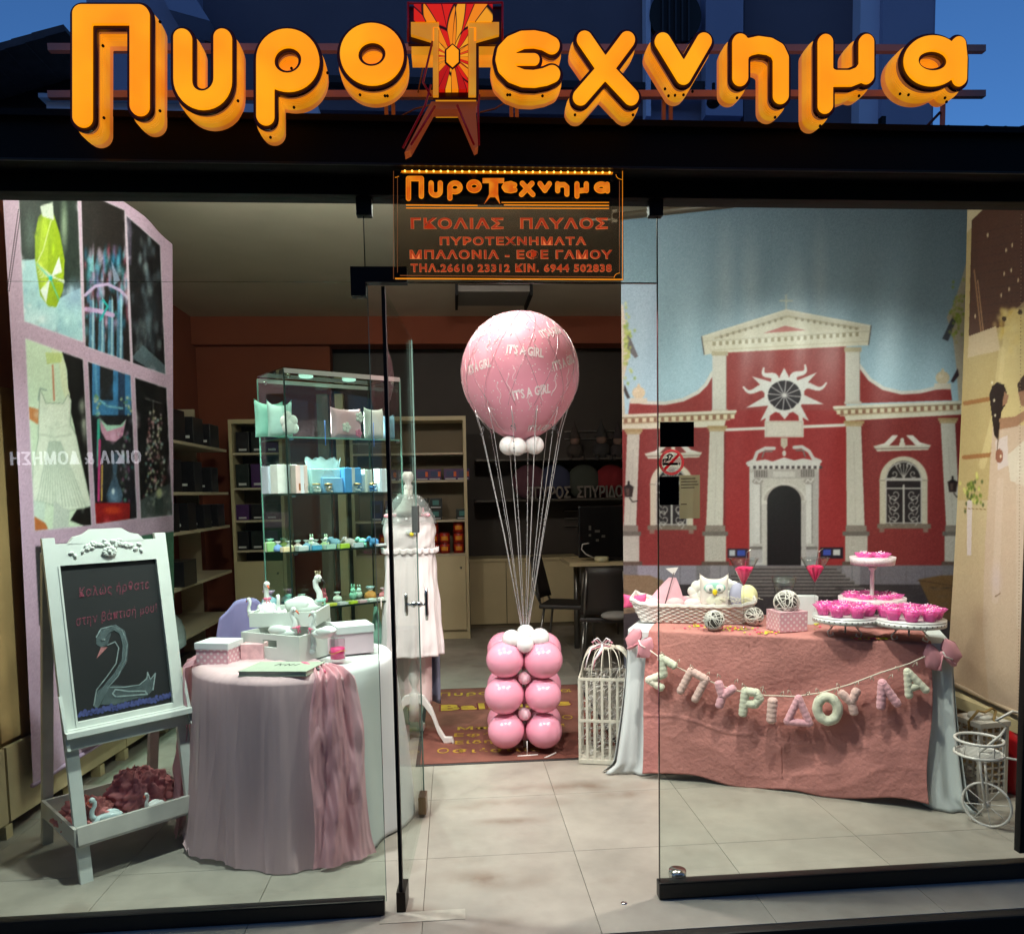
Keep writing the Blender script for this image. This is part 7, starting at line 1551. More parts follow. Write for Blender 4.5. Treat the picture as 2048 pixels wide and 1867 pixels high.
# portal
PG = (206, 204, 202); PS = (150, 146, 144)
q.poly([(1498, 930), (1638, 928), (1636, 1134), (1498, 1134)], (186, 182, 178)); q.rect(1500, 945, 1512, 1095, PG); q.rect(1626, 943, 1637, 1095, (176, 172, 170))
q.line([(1495, 926), (1508, 920), (1514, 904), (1530, 896), (1548, 896)], 7, PG); q.line([(1640, 922), (1626, 916), (1618, 902), (1604, 893), (1588, 894)], 7, PG); q.line([(1524, 914), (1528, 902), (1544, 902)], 3, (120, 112, 110)); q.line([(1610, 912), (1606, 900), (1592, 900)], 3, (120, 112, 110))
q.poly([(1495, 924), (1530, 918), (1545, 922), (1568, 914), (1588, 920), (1606, 916), (1640, 922), (1640, 931), (1495, 932)], (214, 212, 210)); q.ell(1568, 906, 4, 6, (206, 200, 196)); 
for i in range(13): q.rect(1501+i*11, 931, 1506+i*11, 937, (216, 214, 212)); q.rect(1506+i*11, 931, 1512+i*11, 937, (70, 60, 62))
q.rect(1508, 938, 1630, 956, (176, 172, 168)); q.rect(1508, 940, 1534, 954, (110, 102, 100)); q.rect(1602, 938, 1628, 953, (110, 102, 100)); q.rect(1546, 942, 1590, 953, (200, 196, 192))
for i in range(5): q.line([(1511+i*5, 940), (1511+i*5, 953)], 1.4, (190, 186, 182)); q.line([(1605+i*5, 939), (1605+i*5, 952)], 1.4, (190, 186, 182))
q.rect(1524, 956, 1612, 1096, (196, 192, 186)); q.ell(1568, 1003, 46, 38, (206, 202, 196)); q.ell(1568, 1003, 41, 34, (176, 170, 164)); 
for x in (1515, 1618): 
    q.rect(x-7, 968, x+7, 1088, (214, 212, 210)); q.line([(x+6, 968), (x+6, 1088)], 2.4, (140, 136, 134)); q.ell(x, 962, 11, 6, (160, 154, 150)); q.line([(x-7, 964), (x-3, 958), (x+3, 964), (x+8, 957)], 1.8, (222, 220, 216)); q.rect(x-10, 1086, x+10, 1094, (190, 186, 182)); q.rect(x-14, 1094, x+16, 1134, (176, 172, 174)); q.rect(x-16, 1092, x+17, 1098, (120, 114, 112)); q.rect(x-17, 1124, x+17, 1134, (196, 194, 196))
q.rect(1523, 1000, 1536, 1008, (216, 212, 206)); q.rect(1600, 1000, 1613, 1008, (190, 186, 182)); q.ell(1568, 1003, 34, 33, (16, 13, 17)); q.rect(1534, 1003, 1602, 1133, (16, 13, 17)); q.rect(1524, 1008, 1533, 1128, (196, 192, 188)); q.rect(1603, 1008, 1612, 1128, (182, 178, 176))
# side windows
def win(cx, y0, y1, hw):
    q.ell(cx, y0+hw+8, hw+13, hw+13, (206, 198, 180)); q.rect(cx-hw-13, y0+hw+8, cx+hw+13, y1, (202, 194, 176)); q.ell(cx, y0+hw+8, hw+1, hw+4, (30, 24, 26)); q.rect(cx-hw-1, y0+hw+8, cx+hw+1, y1, (34, 26, 30)); q.rect(cx-hw-18, y1, cx+hw+20, y1+9, (126, 112, 100)); q.rect(cx-hw-14, y1+9, cx-hw-4, y1+17, (140, 110, 100)); q.rect(cx+hw+4, y1+9, cx+hw+14, y1+17, (140, 110, 100)); q.line([(cx-hw-14, y0+hw+8), (cx-hw, y0+hw+8)], 2, (150, 142, 128)); q.line([(cx+hw, y0+hw+8), (cx+hw+14, y0+hw+8)], 2, (150, 142, 128))
    I = (190, 186, 182); q.line([(cx, y0+hw+18), (cx, y1-2)], 4, I); q.line([(cx-hw, y0+hw+6), (cx+hw, y0+hw+6)], 6, I); q.line([(cx-hw, y0+hw+24), (cx+hw, y0+hw+24)], 3, I); q.line([(cx-hw, y0+hw+8), (cx-hw, y1-2), (cx+hw, y1-2), (cx+hw, y0+hw+8)], 2.4, I)
    def curl(x, y, r, s, t0=0): q.line([(x+s*(r*(1-.1*k))*math.cos(t0+k*.75), y+(r*(1-.1*k))*math.sin(t0+k*.75)) for k in range(9)], 1.8, I)
    for sgn in (-1, 1):
        for yy in np.arange(y0+hw+36, y1-6, 21): curl(cx+sgn*hw*.5, yy, hw*.38, sgn); curl(cx+sgn*hw*.55, yy+10, hw*.3, -sgn, 2)
        curl(cx+sgn*hw*.55, y0+hw-5, 8, sgn, 1); curl(cx+sgn*hw*.25, y0+14, 7, -sgn, 2)
    for a in range(5): q.line([(cx, y0+hw+4), (cx+(a-2)*9, y0+10)], 1.6, I)
    q.line([(cx+hw*math.cos(a*PI/12), y0+hw+8-(hw+2)*math.sin(a*PI/12)) for a in range(13)], 2.4, I)
win(1807, 917, 1047, 35); win(1343, 930, 1050, 30)
for cx, y in ((1804, 902), (1346, 917)):
    q.poly([(cx-58, y-10), (cx-36, y-16), (cx-20, y-32), (cx-8, y-32), (cx-14, y-24), (cx-28, y-10)], WHT); q.poly([(cx+58, y-12), (cx+36, y-18), (cx+22, y-32), (cx+8, y-32), (cx+16, y-24), (cx+28, y-11)], WHT); q.poly([(cx-58, y-11), (cx+58, y-13), (cx+52, y-3), (cx-50, y)], (206, 204, 190)); q.ell(cx, y-14, 6, 6, (220, 218, 206)); q.ell(cx, y-22, 4, 5, (220, 218, 206)); q.line([(cx-56, y-5), (cx+54, y-7)], 1.6, (110, 80, 76))
# lanterns, frames, base stones and steps
for x, y in ((1257, 985), (1905, 975)):
    q.poly([(x-10, y-12), (x+10, y-12), (x+7, y+8), (x-7, y+8)], (50, 36, 36)); q.poly([(x-12, y-11), (x, y-18), (x+12, y-11)], (34, 26, 28)); q.line([(x, y-18), (x, y-22)], 4, (34, 26, 28)); q.line([(x+2, y+10), (x+8, y+18), (x+18, y+16)], 2, (34, 26, 28)); q.poly([(x-6, y-9), (x+1, y-9), (x+1, y+5), (x-4, y+5)], (112, 90, 84), .7)
q.rect(1455, 1096, 1496, 1115, (44, 28, 40)); q.rect(1458, 1099, 1470, 1111, (190, 196, 206)); q.rect(1474, 1099, 1490, 1111, (60, 80, 170)); q.rect(1640, 1094, 1686, 1116, (30, 20, 34)); q.rect(1646, 1098, 1662, 1110, (60, 80, 176)); q.rect(1666, 1098, 1680, 1110, (206, 206, 206))
q.rect(1225, 1130, 1945, 1170, (118, 112, 118)); q.rect(1225, 1168, 1945, 1300, (62, 54, 58))
for x0, x1, c in ((1275, 1392, (150, 144, 158)), (1392, 1420, (130, 124, 130)), (1420, 1456, (150, 144, 152)), (1684, 1720, (144, 138, 146)), (1720, 1884, (120, 112, 122))): q.rect(x0, 1130, x1, 1168, c)
for x in (1318, 1360, 1440, 1500, 1660, 1704, 1760, 1812, 1850): q.line([(x, 1132), (x, 1166)], 1, (96, 90, 94))
for i in range(9): q.line([(1480-i*9, 1134+i*7), (1672+i*9, 1134+i*7)], 3.4, (128, 120, 120)); q.line([(1480-i*9, 1137.5+i*7), (1672+i*9, 1137.5+i*7)], 2.6, (60, 52, 54))
q.poly([(1225, 1148), (1300, 1150), (1326, 1160), (1330, 1215), (1225, 1230)], (136, 112, 88)); q.poly([(1836, 1158), (1880, 1150), (1945, 1150), (1945, 1260), (1870, 1230)], (110, 82, 52)); q.line([(1836, 1160), (1945, 1176)], 2, (80, 56, 36))
for i in range(260): x, y = 1225+rng.random()*720, 1172+rng.random()*120; q.ell(x, y, 8+rng.random()*14, 3, (40, 34, 38) if i % 2 else (92, 84, 90), .4, .9)
q.blur(3); q.noise(2, n=5); q.blur(2); q.noise(4, n=2); q.noise(3.5)
bl_, br_ = D(1245, 900, 4.95), D(1928, 900, 4.3); dvec = Vector((br_.x-bl_.x, br_.y-bl_.y, 0)); bn = Vector((dvec.y, -dvec.x, 0)).normalized()
t = thing('church_backdrop', 'printed fabric backdrop of a red church facade behind the dessert table', 'backdrop', ((bl_.x+br_.x)/2, (bl_.y+br_.y)/2, .3))
ztop = 3.17
def Pc(S, T):
    x = bl_.x+dvec.x*S; y = bl_.y+dvec.y*S; z = .25+(ztop-.25)*T; g_ = np.exp(-((T-.62)/.22)**2)
    w = .010*np.sin(S*21+T*2.2)*g_+.006*np.sin(S*43-T*5+1)*g_+.012*np.sin(S*6+.5)*T*(1-T)*2+.004*np.sin(T*17+S*5)
    return np.stack([x+bn.x*w, y+bn.y*w, z], 1)
sheet('printed_cloth', Pc, 520, 760, lambda V: q.get(*pxs(V)), mat('printed_fabric', (200, 200, 200), .42, vcol=True, spec=.5), t, gain=.84)
g = MB(); g.tube([(bl_.x-.05, bl_.y, ztop+.02), (br_.x, br_.y, ztop+.02)], .022, 12); g.build('roller_tube', mat('dark_tube', (70, 60, 48), .5), t, world=True)
c = D(1229, 437, 4.95); g = MB(); g.tube([(c.x-.22, 4.95, ztop+.0), (c.x+.05, 4.95, ztop+.0)], .008, 8); g.box((c.x, 4.95, ztop+.02), (.03, .03, .08)); g.build('wall_bracket', mat('bracket_white', (196, 190, 180), .5), t, world=True)

# ================================================================ right hand photo blind
q = Paint(1880, 340, 2110, 1600, 1.5, (196, 170, 142))
q.poly([(1880, 340), (2110, 340), (2110, 1000), (1880, 1000)], (190, 168, 118)); Yn = ((q.Y-1000)/300).clip(0, 1)[..., None]; q.a = np.where(q.Y[..., None] > 1000, (1-Yn)*np.array((200, 180, 140))+Yn*np.array((198, 168, 142)), q.a)
q.poly([(1930, 470), (1930, 405), (1990, 398)], (206, 192, 158)); q.poly([(1943, 440), (1985, 400), (2110, 330), (2110, 640), (1990, 655), (1937, 672)], (84, 50, 34))
for i in range(12): q.line([(1943, 470+i*16), (2110, 430+i*18)], 1.5, (60, 34, 26), .5)
q.line([(1948, 540), (1962, 665)], 3, (150, 110, 76)); q.line([(1955, 560), (1966, 660)], 2, (170, 130, 96)); q.poly([(1937, 672), (1992, 652), (2000, 700), (1935, 715)], (206, 184, 152))
for x, y in ((2012, 500), (2024, 490), (2008, 547), (2022, 540), (2018, 578), (2036, 560), (2002, 590), (1975, 470), (1950, 632)): q.ell(x, y, 2, 6, (250, 232, 190), .9, .6)
for i in range(160): q.ell(2028+rng.normal(0, 14), 650+abs(rng.normal(0, 32))-30, 7, 10, [(226, 200, 120), (214, 180, 90), (236, 216, 150)][rng.integers(3)], .5, .9)
q.poly([(2010, 640), (2050, 600), (2110, 600), (2110, 900), (1985, 860), (1998, 740)], (226, 206, 150), .55); q.line([(2004, 700), (1990, 830), (1964, 930)], 14, (224, 204, 152), .5); q.ell(2008, 637, 5, 5, (70, 50, 30)); q.ell(2040, 624, 5, 5, (70, 50, 30))
q.line([(1930, 806), (1985, 796)], 9, (158, 106, 60), .9); q.line([(1928, 914), (1992, 908)], 9, (160, 106, 62), .9)
q.poly([(1985, 850), (2110, 850), (2110, 1500), (1985, 1500), (1965, 1250), (1970, 1080), (1978, 960)], (204, 178, 156)); q.poly([(1990, 880), (2014, 870), (2016, 930), (1996, 940)], (214, 196, 190)); q.poly([(2014, 910), (2060, 870), (2110, 850), (2110, 1000), (2020, 960)], (218, 204, 186)); q.line([(2000, 960), (1990, 1200)], 14, (214, 190, 172), .6); q.line([(2040, 960), (2040, 1250)], 16, (214, 194, 176), .5)
q.poly([(1984, 772), (1994, 764), (2008, 768), (2014, 786), (2012, 806), (2002, 824), (2000, 850), (1996, 880), (1988, 870), (1982, 820), (1978, 790)], (38, 26, 22)); q.poly([(2008, 782), (2017, 790), (2014, 806), (2004, 812)], (160, 118, 92)); q.poly([(1998, 836), (2030, 832), (2062, 812), (2064, 826), (2034, 852), (2000, 858)], (166, 124, 96)); q.ell(1998, 911, 8, 14, (150, 96, 76)); q.poly([(2034, 768), (2048, 748), (2080, 745), (2080, 800), (2046, 800), (2038, 790)], (60, 40, 30)); q.poly([(2036, 784), (2048, 780), (2060, 810), (2042, 812)], (160, 118, 92)); q.line([(1998, 858), (1994, 900)], 2, (120, 96, 70))
for x, y in ((1984, 765), (1988, 800), (1990, 830), (2001, 912)): q.ell(x, y, 2.4, 4, (246, 236, 206), .9, .5)
for i in range(60): q.ell(1942+rng.normal(0, 10), 985+rng.normal(0, 14), 3.4, 6, [(90, 110, 40), (130, 146, 60), (216, 214, 120), (70, 84, 36)][rng.integers(4)], .85, .7)
q.poly([(1934, 1000), (1944, 1000), (1942, 1110), (1934, 1110)], (216, 200, 196)); q.line([(1928, 1016), (1972, 1018)], 1.4, (140, 110, 60)); q.ell(1992, 1160, 16, 46, (212, 190, 196), .5, .9); q.line([(1990, 1192), (2000, 1186)], 2, (120, 90, 60)); q.ell(1960, 1240, 20, 40, (160, 128, 106), .35, .9); q.ell(1940, 1330, 26, 60, (150, 116, 96), .25, .9)
q.noise(3, n=2)
fb_, nb_ = (D(1922, 900, 4.0).x, 4.0), (D(1922, 900, 4.0).x-.19, 2.78)
t = thing('photo_blind', 'beige roller blind printed with a wedding dance photograph at the right wall', 'blind', (fb_[0], 3.5, .5))
def Pr(S, T):
    x = fb_[0]+(nb_[0]-fb_[0])*S; y = fb_[1]+(nb_[1]-fb_[1])*S; top = np.minimum(3.05, 1.475+.37*y); z0 = .40; z = z0+(top-z0)*T; w = .006*np.sin(S*14+T*3)
    return np.stack([x+w-.05*(1-T)**2*(1-S), y+0*w, z], 1)
sheet('printed_cloth', Pr, 170, 420, lambda V: q.get(*pxs(V)), BLINDM, t)
g = MB(); g.tube([(fb_[0]-.045, fb_[1], .395), (nb_[0], nb_[1], .395)], .012, 8); g.build('bottom_bar', mat('beige_bar', (196, 172, 146), .6), t, world=True)
g = MB()
A_, B_ = D(2043, 430, 2.86), D(2036, 1480, 2.86)
for i in range(150): g.ball(A_.lerp(B_, i/150), .0022, n=5, m=4)
tag(g.build('bead_chain', mat('pale_chain', (150, 130, 104), .4), kind='stuff'), 'pale bead chain hanging beside the wedding photo blind', 'chain')
# window frame behind the right blind, pale low bench
t = thing('wall_bench', 'pale low wooden bench along the right wall below the wedding blind', 'bench', (2.75, 3.6, 0))
g = MB(); g.bx((2.62, 2.9, .30), (3.1, 4.3, .36)); g.build('bench_top', WOODL, t, world=True); g = MB(); g.bx((2.66, 2.9, .0), (3.1, 4.25, .30)); g.build('bench_front', WOOD, t, world=True)
# ================================================================ dessert table
import mathutils.noise as NZ
FL, FRt = Zp(1262, 1258, .75), Zp(1898, 1288, .75); tv = Vector((FRt.x-FL.x, FRt.y-FL.y, 0)); TW = tv.length; trz = math.atan2(tv.y, tv.x); TD = .62
t = thing('dessert_table', 'long white dessert table hidden under white and dusty pink cloths', 'table', (FL.x, FL.y, 0), trz)
g = MB(); g.bx((.004, .004, .715), (TW-.004, TD, .744)); g.build('tabletop', LID, t)
for x, y in ((.06, .06), (TW-.06, .06), (.06, TD-.06), (TW-.06, TD-.06)): g = MB(); g.tube([(x, y, 0), (x, y, .72)], .018, 10); g.build('leg', CHR, t)
TM = t.matrix_basis; TI = TM.inverted()
def lt(u, v, y=None, z=.755):
    """photograph point -> table coordinates, on the top (z) or on the front plane y"""
    if y is None: return TI @ Zp(u, v, z)
    n_ = TM.to_3x3() @ Vector((0, 1, 0)); return TI @ Pl(u, v, TM @ Vector((0, y, 0)), n_)
# white under-cloth: top sheet plus falls at both ends with pooled hems
r0 = random.Random(3)
def wl(side):
    def f(u, v):   # u from the front panel back round the end, v downwards
        k_ = v; s = u
        x = (-.012 if side < 0 else TW+.012); y = -.012+ (TD*.9)*s
        fold = .022*math.sin(s*19+1.3)*k_+.012*math.sin(s*37+2)*k_
        spread = (.055*k_**1.6)*(1-.3*s); 
        hem = 1+.0*s; z = .752-(.752-.008)*k_
        yy = y-.085*k_**2*(1-s)**2
        if v < .02: return (x-side*.0, y, .753)
        return (x+side*(spread+fold*.6+ (.05*max(0, k_-.93)/.07*(1-s))), yy, z)
    return f
g = MB(); g.grid(lambda u, v: (-.012+(TW+.024)*u, -.012+(TD+.02)*v, .7535), 40, 12, False); g.grid(wl(-1), 50, 50); g.grid(wl(1), 50, 50)
# front returns of the white cloth at both ends
def wf(side):
    def f(u, v):
        x0 = -.012 if side < 0 else TW+.012; k_ = v; w_ = .17
        x = x0-side*w_*u+side*(.055*k_**1.6)*(1-u)+ (.05*max(0, k_-.93)/.07*(1-u))*side; fold = .018*math.sin(u*9+2*k_+side)*k_+.006*math.sin(u*21)*k_
        return (x, -.012-.085*k_**2*(1-u)**1-fold-.03*k_*math.sin(PI*u), .752-(.744)*k_)
    return f
g.grid(wf(-1), 24, 50); g.grid(wf(1), 24, 50)
o = g.build('tablecloth', mat('white_satin_cloth', (206, 212, 210), .7, .03, 4, bump=.1, bscale=150), solid=.0015); o.matrix_basis = TM.copy(); tag(o, 'white cloth falling to the floor at both ends of the dessert table', 'tablecloth')
# dusty pink over-cloth
PX0, PX1 = .10, TW-.075
rr = random.Random(8); ph = [rr.random()*6.28 for _ in range(12)]
def pink(u, v):
    x = PX0+(PX1-PX0)*u; 
    if v < .3:
        k_ = v/.3; e = .003*math.sin(x*23+k_*5)+.002*math.sin(x*51-k_*9); return (x+.006*math.sin(k_*12+ph[0]), TD*.93*(1-k_)-.018*k_, .757+abs(e)*(1-k_*.6))
    k_ = (v-.3)/.7
    w = .014*math.sin(x*6.5+ph[1]+.4*k_)+.004*math.sin(x*15+ph[2]-.7*k_)+.003*math.sin(x*29+ph[3]+2*k_)
    # creases: diagonal swags pulled from the right top corner and fine wrinkles low down
    sw = .012*math.sin(9*(x*.9+k_*1.3)+ph[4])*math.exp(-((u-.62)/.22)**2)*k_*(1-k_)*4
    n1 = NZ.noise(Vector((x*3.2+k_*1.1, k_*2.6-x*.8, 1.3))); n2 = NZ.noise(Vector((x*5+3, k_*4+x*1.5, 5.1))); n3 = NZ.noise(Vector((x*14, k_*11, 2.2)))
    fine = .3*(.016*n1+.010*(1-abs(n2))**7*(.3+k_)+.003*n3+.008*(1-abs(NZ.noise(Vector((x*2.4+k_*4, k_*5-x, 9.)))))**10)*(.35+.9*k_)
    crs = .004*max(0, 1-abs(((k_*1.0+.03*math.sin(9*x))-.62)/.012))*1.6*(1 if u < .4 else 0)
    sid = .035*k_*((1-u)**9+u**9)
    xx = x+ (.02*math.sin(k_*6)*k_ if u > .5 else -.01*math.sin(k_*5))+ (-.03*k_ if u < .04 else 0)
    zb = .022+.018*math.sin(x*5+1)+.01*math.sin(x*13+ph[8]); z = .753-(.753-zb)*k_
    return (xx, -.03-.045*k_-w*k_**.6-sw-fine-crs-sid, z)
g = MB(); g.grid(pink, 340, 130)
o = g.build('overcloth', mat('dusty_pink_gauze', (192, 128, 121), .95, .14, 9, bump=.5, bscale=55), solid=.0012); o.matrix_basis = TM.copy(); tag(o, 'dusty pink gauze cloth spread over the dessert table and down its front', 'tablecloth')
def TZp(u, v, z=.762): return Zp(u, v, z)
def T2(x, y, z): return TM @ Vector((x, y, z))

# garland of plush letters
GY = -.115
PLW = mat('plush_cream', (218, 216, 194), .95, .08, 30, bump=.3, bscale=90, sheen=.3); PLP = mat('plush_pink', (228, 168, 178), .95, .08, 30, bump=.3, bscale=90, sheen=.3); PLB = mat('plush_blush', (222, 184, 176), .95, .08, 30, bump=.3, bscale=90, sheen=.3)
ROPE = mat('cotton_rope', (214, 200, 184), .9, .1, 60)
rp = [lt(u, v, GY+.01) for u, v in ((1300, 1300), (1330, 1322), (1372, 1342), (1420, 1362), (1470, 1380), (1530, 1390), (1590, 1392), (1640, 1385), (1700, 1368), (1760, 1345), (1820, 1326), (1850, 1312))]
t = thing('letter_garland', 'rope garland of plush letters in cream and pink strung across the dessert table', 'garland', TM @ Vector((TW/2, GY, .6)), trz)
g = MB(); g.tube([TM @ p for p in rp], .0035, 8); g.build('rope', ROPE, t, world=True)
def plush(lab, st, uc, vc, ang, h, m_, hw=.19):
    """st in unit box (y up), h in pixels"""
    c = lt(uc, vc, GY); k_ = 4.0/F_PX*h*(c and 1); k_ = h*(TM @ c).y/F_PX
    ca, sa = math.cos(ang), math.sin(ang)
    S = [[((x*ca-y*sa)*k_, (x*sa+y*ca)*k_) for x, y in s] for s in st]
    k_ *= 1.3; S = [[((x*ca-y*sa)*k_, (x*sa+y*ca)*k_) for x, y in s] for s in st]; rs = random.Random(int(uc)); R_ = hw*k_
    g = MB()
    for s_ in S:
        L_ = [Vector((c.x+a_, c.y, c.z+b_)) for a_, b_ in s_]; closed = (L_[0]-L_[-1]).length < 1e-6
        if closed: L_ = L_[:-1]
        nn = len(L_) if closed else len(L_)-1
        if nn > 12: g.tube([q_+Vector((0, rs.uniform(-.001, .001), 0)) for q_ in L_], [R_*(1+.04*math.sin(i*1.9)) for i in range(len(L_))], 14, closed=True); continue
        for i in range(nn):
            A_, B_ = L_[i], L_[(i+1) % len(L_)]; d_ = (B_-A_); ln = d_.length; m_n = max(4, int(ln/.006)); fa = (i == 0 and not closed); fb_ = (i == nn-1 and not closed)
            pts = []; rad = []
            for q_ in range(m_n+1):
                w_ = q_/m_n; pts.append(A_+d_*w_); e_ = min(w_ if fa else 1, (1-w_) if fb_ else 1)*ln/R_; rad.append(R_*(.62+.38*min(1, e_*1.6)**.5)*(1+.05*math.sin(w_*ln*260+uc+i)))
            g.tube(pts, rad, 14)
        for q_ in (L_ if closed else L_[1:-1]): g.ball(q_, R_*1.0, n=14, m=10)
    o = g.build('plush_letter', m_, t, label=lab); o.matrix_basis = wm(t).inverted() @ TM
    g = MB(); tp_ = c+Vector((-sa*-.0, 0, 0))+Vector((math.sin(-ang)*.55*k_*1, 0, math.cos(ang)*.62*k_))
    for s in (-1, 1): q_ = tp_+Vector((math.cos(ang)*s*.22*k_, -.01, math.sin(ang)*s*.22*k_)); g.tube([q_+Vector((0, .01, -.012)), q_+Vector((s*.006, -.012, .006)), q_+Vector((s*.014, -.008, .012)), q_+Vector((s*.016, -.012, -.004))], .0022, 5)
    b = g.build('tie_thread', ROPE, o)
G_ = dict(
 S=[[(.28, .42), (-.26, .42), (.05, 0), (-.26, -.42), (.28, -.42)]], P=[[(-.26, -.42), (-.26, .42), (.26, .42), (.26, -.42)]], Y=[[(-.28, .42), (0, .0), (.28, .42)], [(0, 0), (0, -.42)]],
 R=[[(-.22, -.42), (-.22, .42), (.12, .42), (.24, .25), (.12, .04), (-.22, .02)]], I=[[(0, .42), (0, -.42)]], D=[[(0, .42), (-.34, -.38), (.34, -.38), (0, .42)]], O=[arc(0, 0, .31, .39, 0, 360, 28)],
 L=[[(-.28, -.42), (0, .42), (.28, -.42)]], A=[[(-.30, -.42), (0, .42), (.30, -.42)], [(-.17, -.12), (.17, -.12)]])
for i, (k_, u, v, an, m_, hw) in enumerate((('S', 1325, 1346, -.50, PLW, .13), ('P', 1385, 1372, -.46, PLB, .13), ('Y', 1445, 1391, -.30, PLP, .14), ('R', 1502, 1409, -.10, PLW, .14), ('I', 1544, 1420, -.06, PLB, .16), ('D', 1597, 1421, 0., PLP, .12), ('O', 1655, 1417, .06, PLW, .16), ('Y', 1703, 1404, .24, PLB, .14), ('L', 1772, 1390, .28, PLP, .14), ('A', 1826, 1366, .42, PLW, .125))):
    plush(('cream', 'blush', 'pink')[0 if m_ is PLW else (1 if m_ is PLB else 2)]+' plush letter', G_[k_], u, v, an, 50, m_, hw)
# bows at the table corners
def bow(c, rz, s, lab, tilt=0.):
    t = thing('fabric_bow', lab, 'bow', c, rz, 'pink quilted bows on the dessert table corners'); BM = mat('bow_pink', (222, 150, 160), .6, .08, 20, sheen=.3)
    R = Matrix.Rotation(tilt, 4, 'Y')
    for sd in (-1, 1):
        g = MB(); g.grid(lambda u, v: R @ Vector((sd*s*(.08+.62*u)*(1-.12*math.cos(PI*v)**2), -.05*s+.16*s*math.sin(2*PI*v)*math.sin(PI*min(1, .25+u*.75)), s*(.1+.42*math.sin(PI*(.15+.7*u)))*math.cos(2*PI*v)+.04*s*math.sin(7*u+5*v)))  , 20, 18); g.build('bow_loop', BM, t)
        g = MB(); g.tube([R @ Vector((0, -.02, 0)), R @ Vector((sd*.16*s, -.05*s, -.3*s)), R @ Vector((sd*.3*s, -.08*s, -.55*s))], [.06*s, .14*s, .2*s], 10, flat=.35); g.build('bow_tail', BM, t)
    g = MB(); g.ball((0, -.08*s, 0), .13*s, (1, .8, 1.2), 12, 8); g.build('bow_knot', BM, t); g = MB(); g.tube([(0, -.17*s, .15*s), (.1*s, -.2*s, -.05*s), (.35*s, -.22*s, -.15*s)], .035*s, 6); g.build('ribbon_strand', mat('pearl_ribbon', (226, 210, 206), .3), t)
c = TM @ lt(1281, 1285, -.06); bow(c, trz-.3, .115, 'pink quilted bow at the left corner of the dessert table', .55)
c = TM @ lt(1882, 1308, -.06); bow(c, trz+.2, .115, 'pink quilted bow at the right corner of the dessert table', -.35)

# confetti on the cloth
CY, CP_ = mat('confetti_lime', (214, 224, 40), .7), mat('confetti_pink', (226, 40, 100), .7)
for m_, lab, sd in ((CY, 'lime yellow paper confetti sprinkled on the dessert table', 1), (CP_, 'hot pink paper confetti sprinkled on the dessert table', 2)):
    g = MB(); r0 = random.Random(sd)
    for (uc, vc, sx_, sy_, n) in ((1450, 1256, 40, 3, 50), (1530, 1264, 20, 2, 18), (1395, 1250, 12, 2, 12), (1632, 1248, 8, 8, 12), (1757, 1275, 26, 2, 30), (1725, 1276, 12, 2, 8)):
        for i in range(n):
            p = TZp(uc+r0.gauss(0, sx_)*.7, vc+r0.gauss(0, sy_)*.7, .764); a = r0.random()*6; r = .0045+.003*r0.random()
            g.prism([(r*math.cos(a+j*PI/2.5), r*math.sin(a+j*PI/2.5)) for j in range(5)], p, (1, 0, .2*math.sin(a)), (0, 1, .2*math.cos(a)), (0, 0, .0015))
    tag(g.build('confetti', m_, kind='stuff'), lab, 'confetti')

# wicker basket
WK = mat('white_wicker', (222, 216, 208), .7, .08, 30)
bk = thing('wicker_basket', 'long flared white wicker basket of cushions at the left of the dessert table', 'basket', TZp(1385, 1238), trz+.12)
bw, bd_ = .62, .30; bh = .092; flr = .055
def ring_pt(s, z, ins=0.):
    """s in 0..1 round the rounded rectangle, flaring with height"""
    k_ = z/bh; W, Dd = bw/2-.05+flr*k_-ins+.0, bd_/2-.03+flr*.6*k_-ins; L = 2*(W+Dd)*2; d = (s % 1)*L
    ear = .035*max(0, z/bh)**2
    if d < 2*W: p = (-W+d, -Dd)
    elif d < 2*W+2*Dd: p = (W, -Dd+d-2*W)
    elif d < 4*W+2*Dd: p = (W-(d-2*W-2*Dd), Dd)
    else: p = (-W, Dd-(d-4*W-2*Dd))
    e = (abs(p[0])/W)**6*(ear)*(1 if abs(p[0]) > W*.5 else 0)
    return Vector((p[0]*(1+.5*e), p[1], z+e*.9))
NR = 9
for j in range(NR):
    z = bh*(j+.5)/NR; g = MB(); P_ = []
    for i in range(150): s = i/150; q_ = ring_pt(s, z); n_ = Vector((q_.x, q_.y*2, 0)).normalized(); P_.append(q_+n_*(.004*math.sin(i*PI/2.0+(j % 2)*PI)))
    g.tube(P_, .0062, 6, closed=True); g.build('woven_strand', WK, bk)
g = MB()
for i in range(75): s = i/75; g.tube([ring_pt(s, 0), ring_pt(s, bh*.5), ring_pt(s, bh)], .0035, 5)
g.build('stakes', WK, bk)
for dz, r in ((0, .009), (.008, .006)):
    g = MB(); g.tube([ring_pt(i/120, bh)+Vector((0, 0, dz+.003*math.sin(i*1.7))) for i in range(120)], r, 8, closed=True); g.build('rim_braid', WK, bk)
g = MB(); g.box((0, 0, .006), (bw-.1, bd_-.06, .01)); g.build('basket_floor', WK, bk)
g = MB(); g.grid(lambda u, v: ((u-.5)*(bw-.06), (v-.5)*(bd_-.02), .055+.012*math.sin(u*25)*math.cos(v*11)), 30, 14); g.build('lining', mat('blush_lining2', (228, 206, 206), .9), bk)
BMx = wm(bk)
def inb(u, z=.06, y=0.):
    z = z+.012 # point in the basket under photograph column u
    n_ = BMx.to_3x3() @ Vector((0, 1, 0)); p = Pl(u, 1200, BMx @ Vector((0, y, 0)), n_); q_ = BMx.inverted() @ p; return BMx @ Vector((q_.x, y, z))
brz = trz+.12
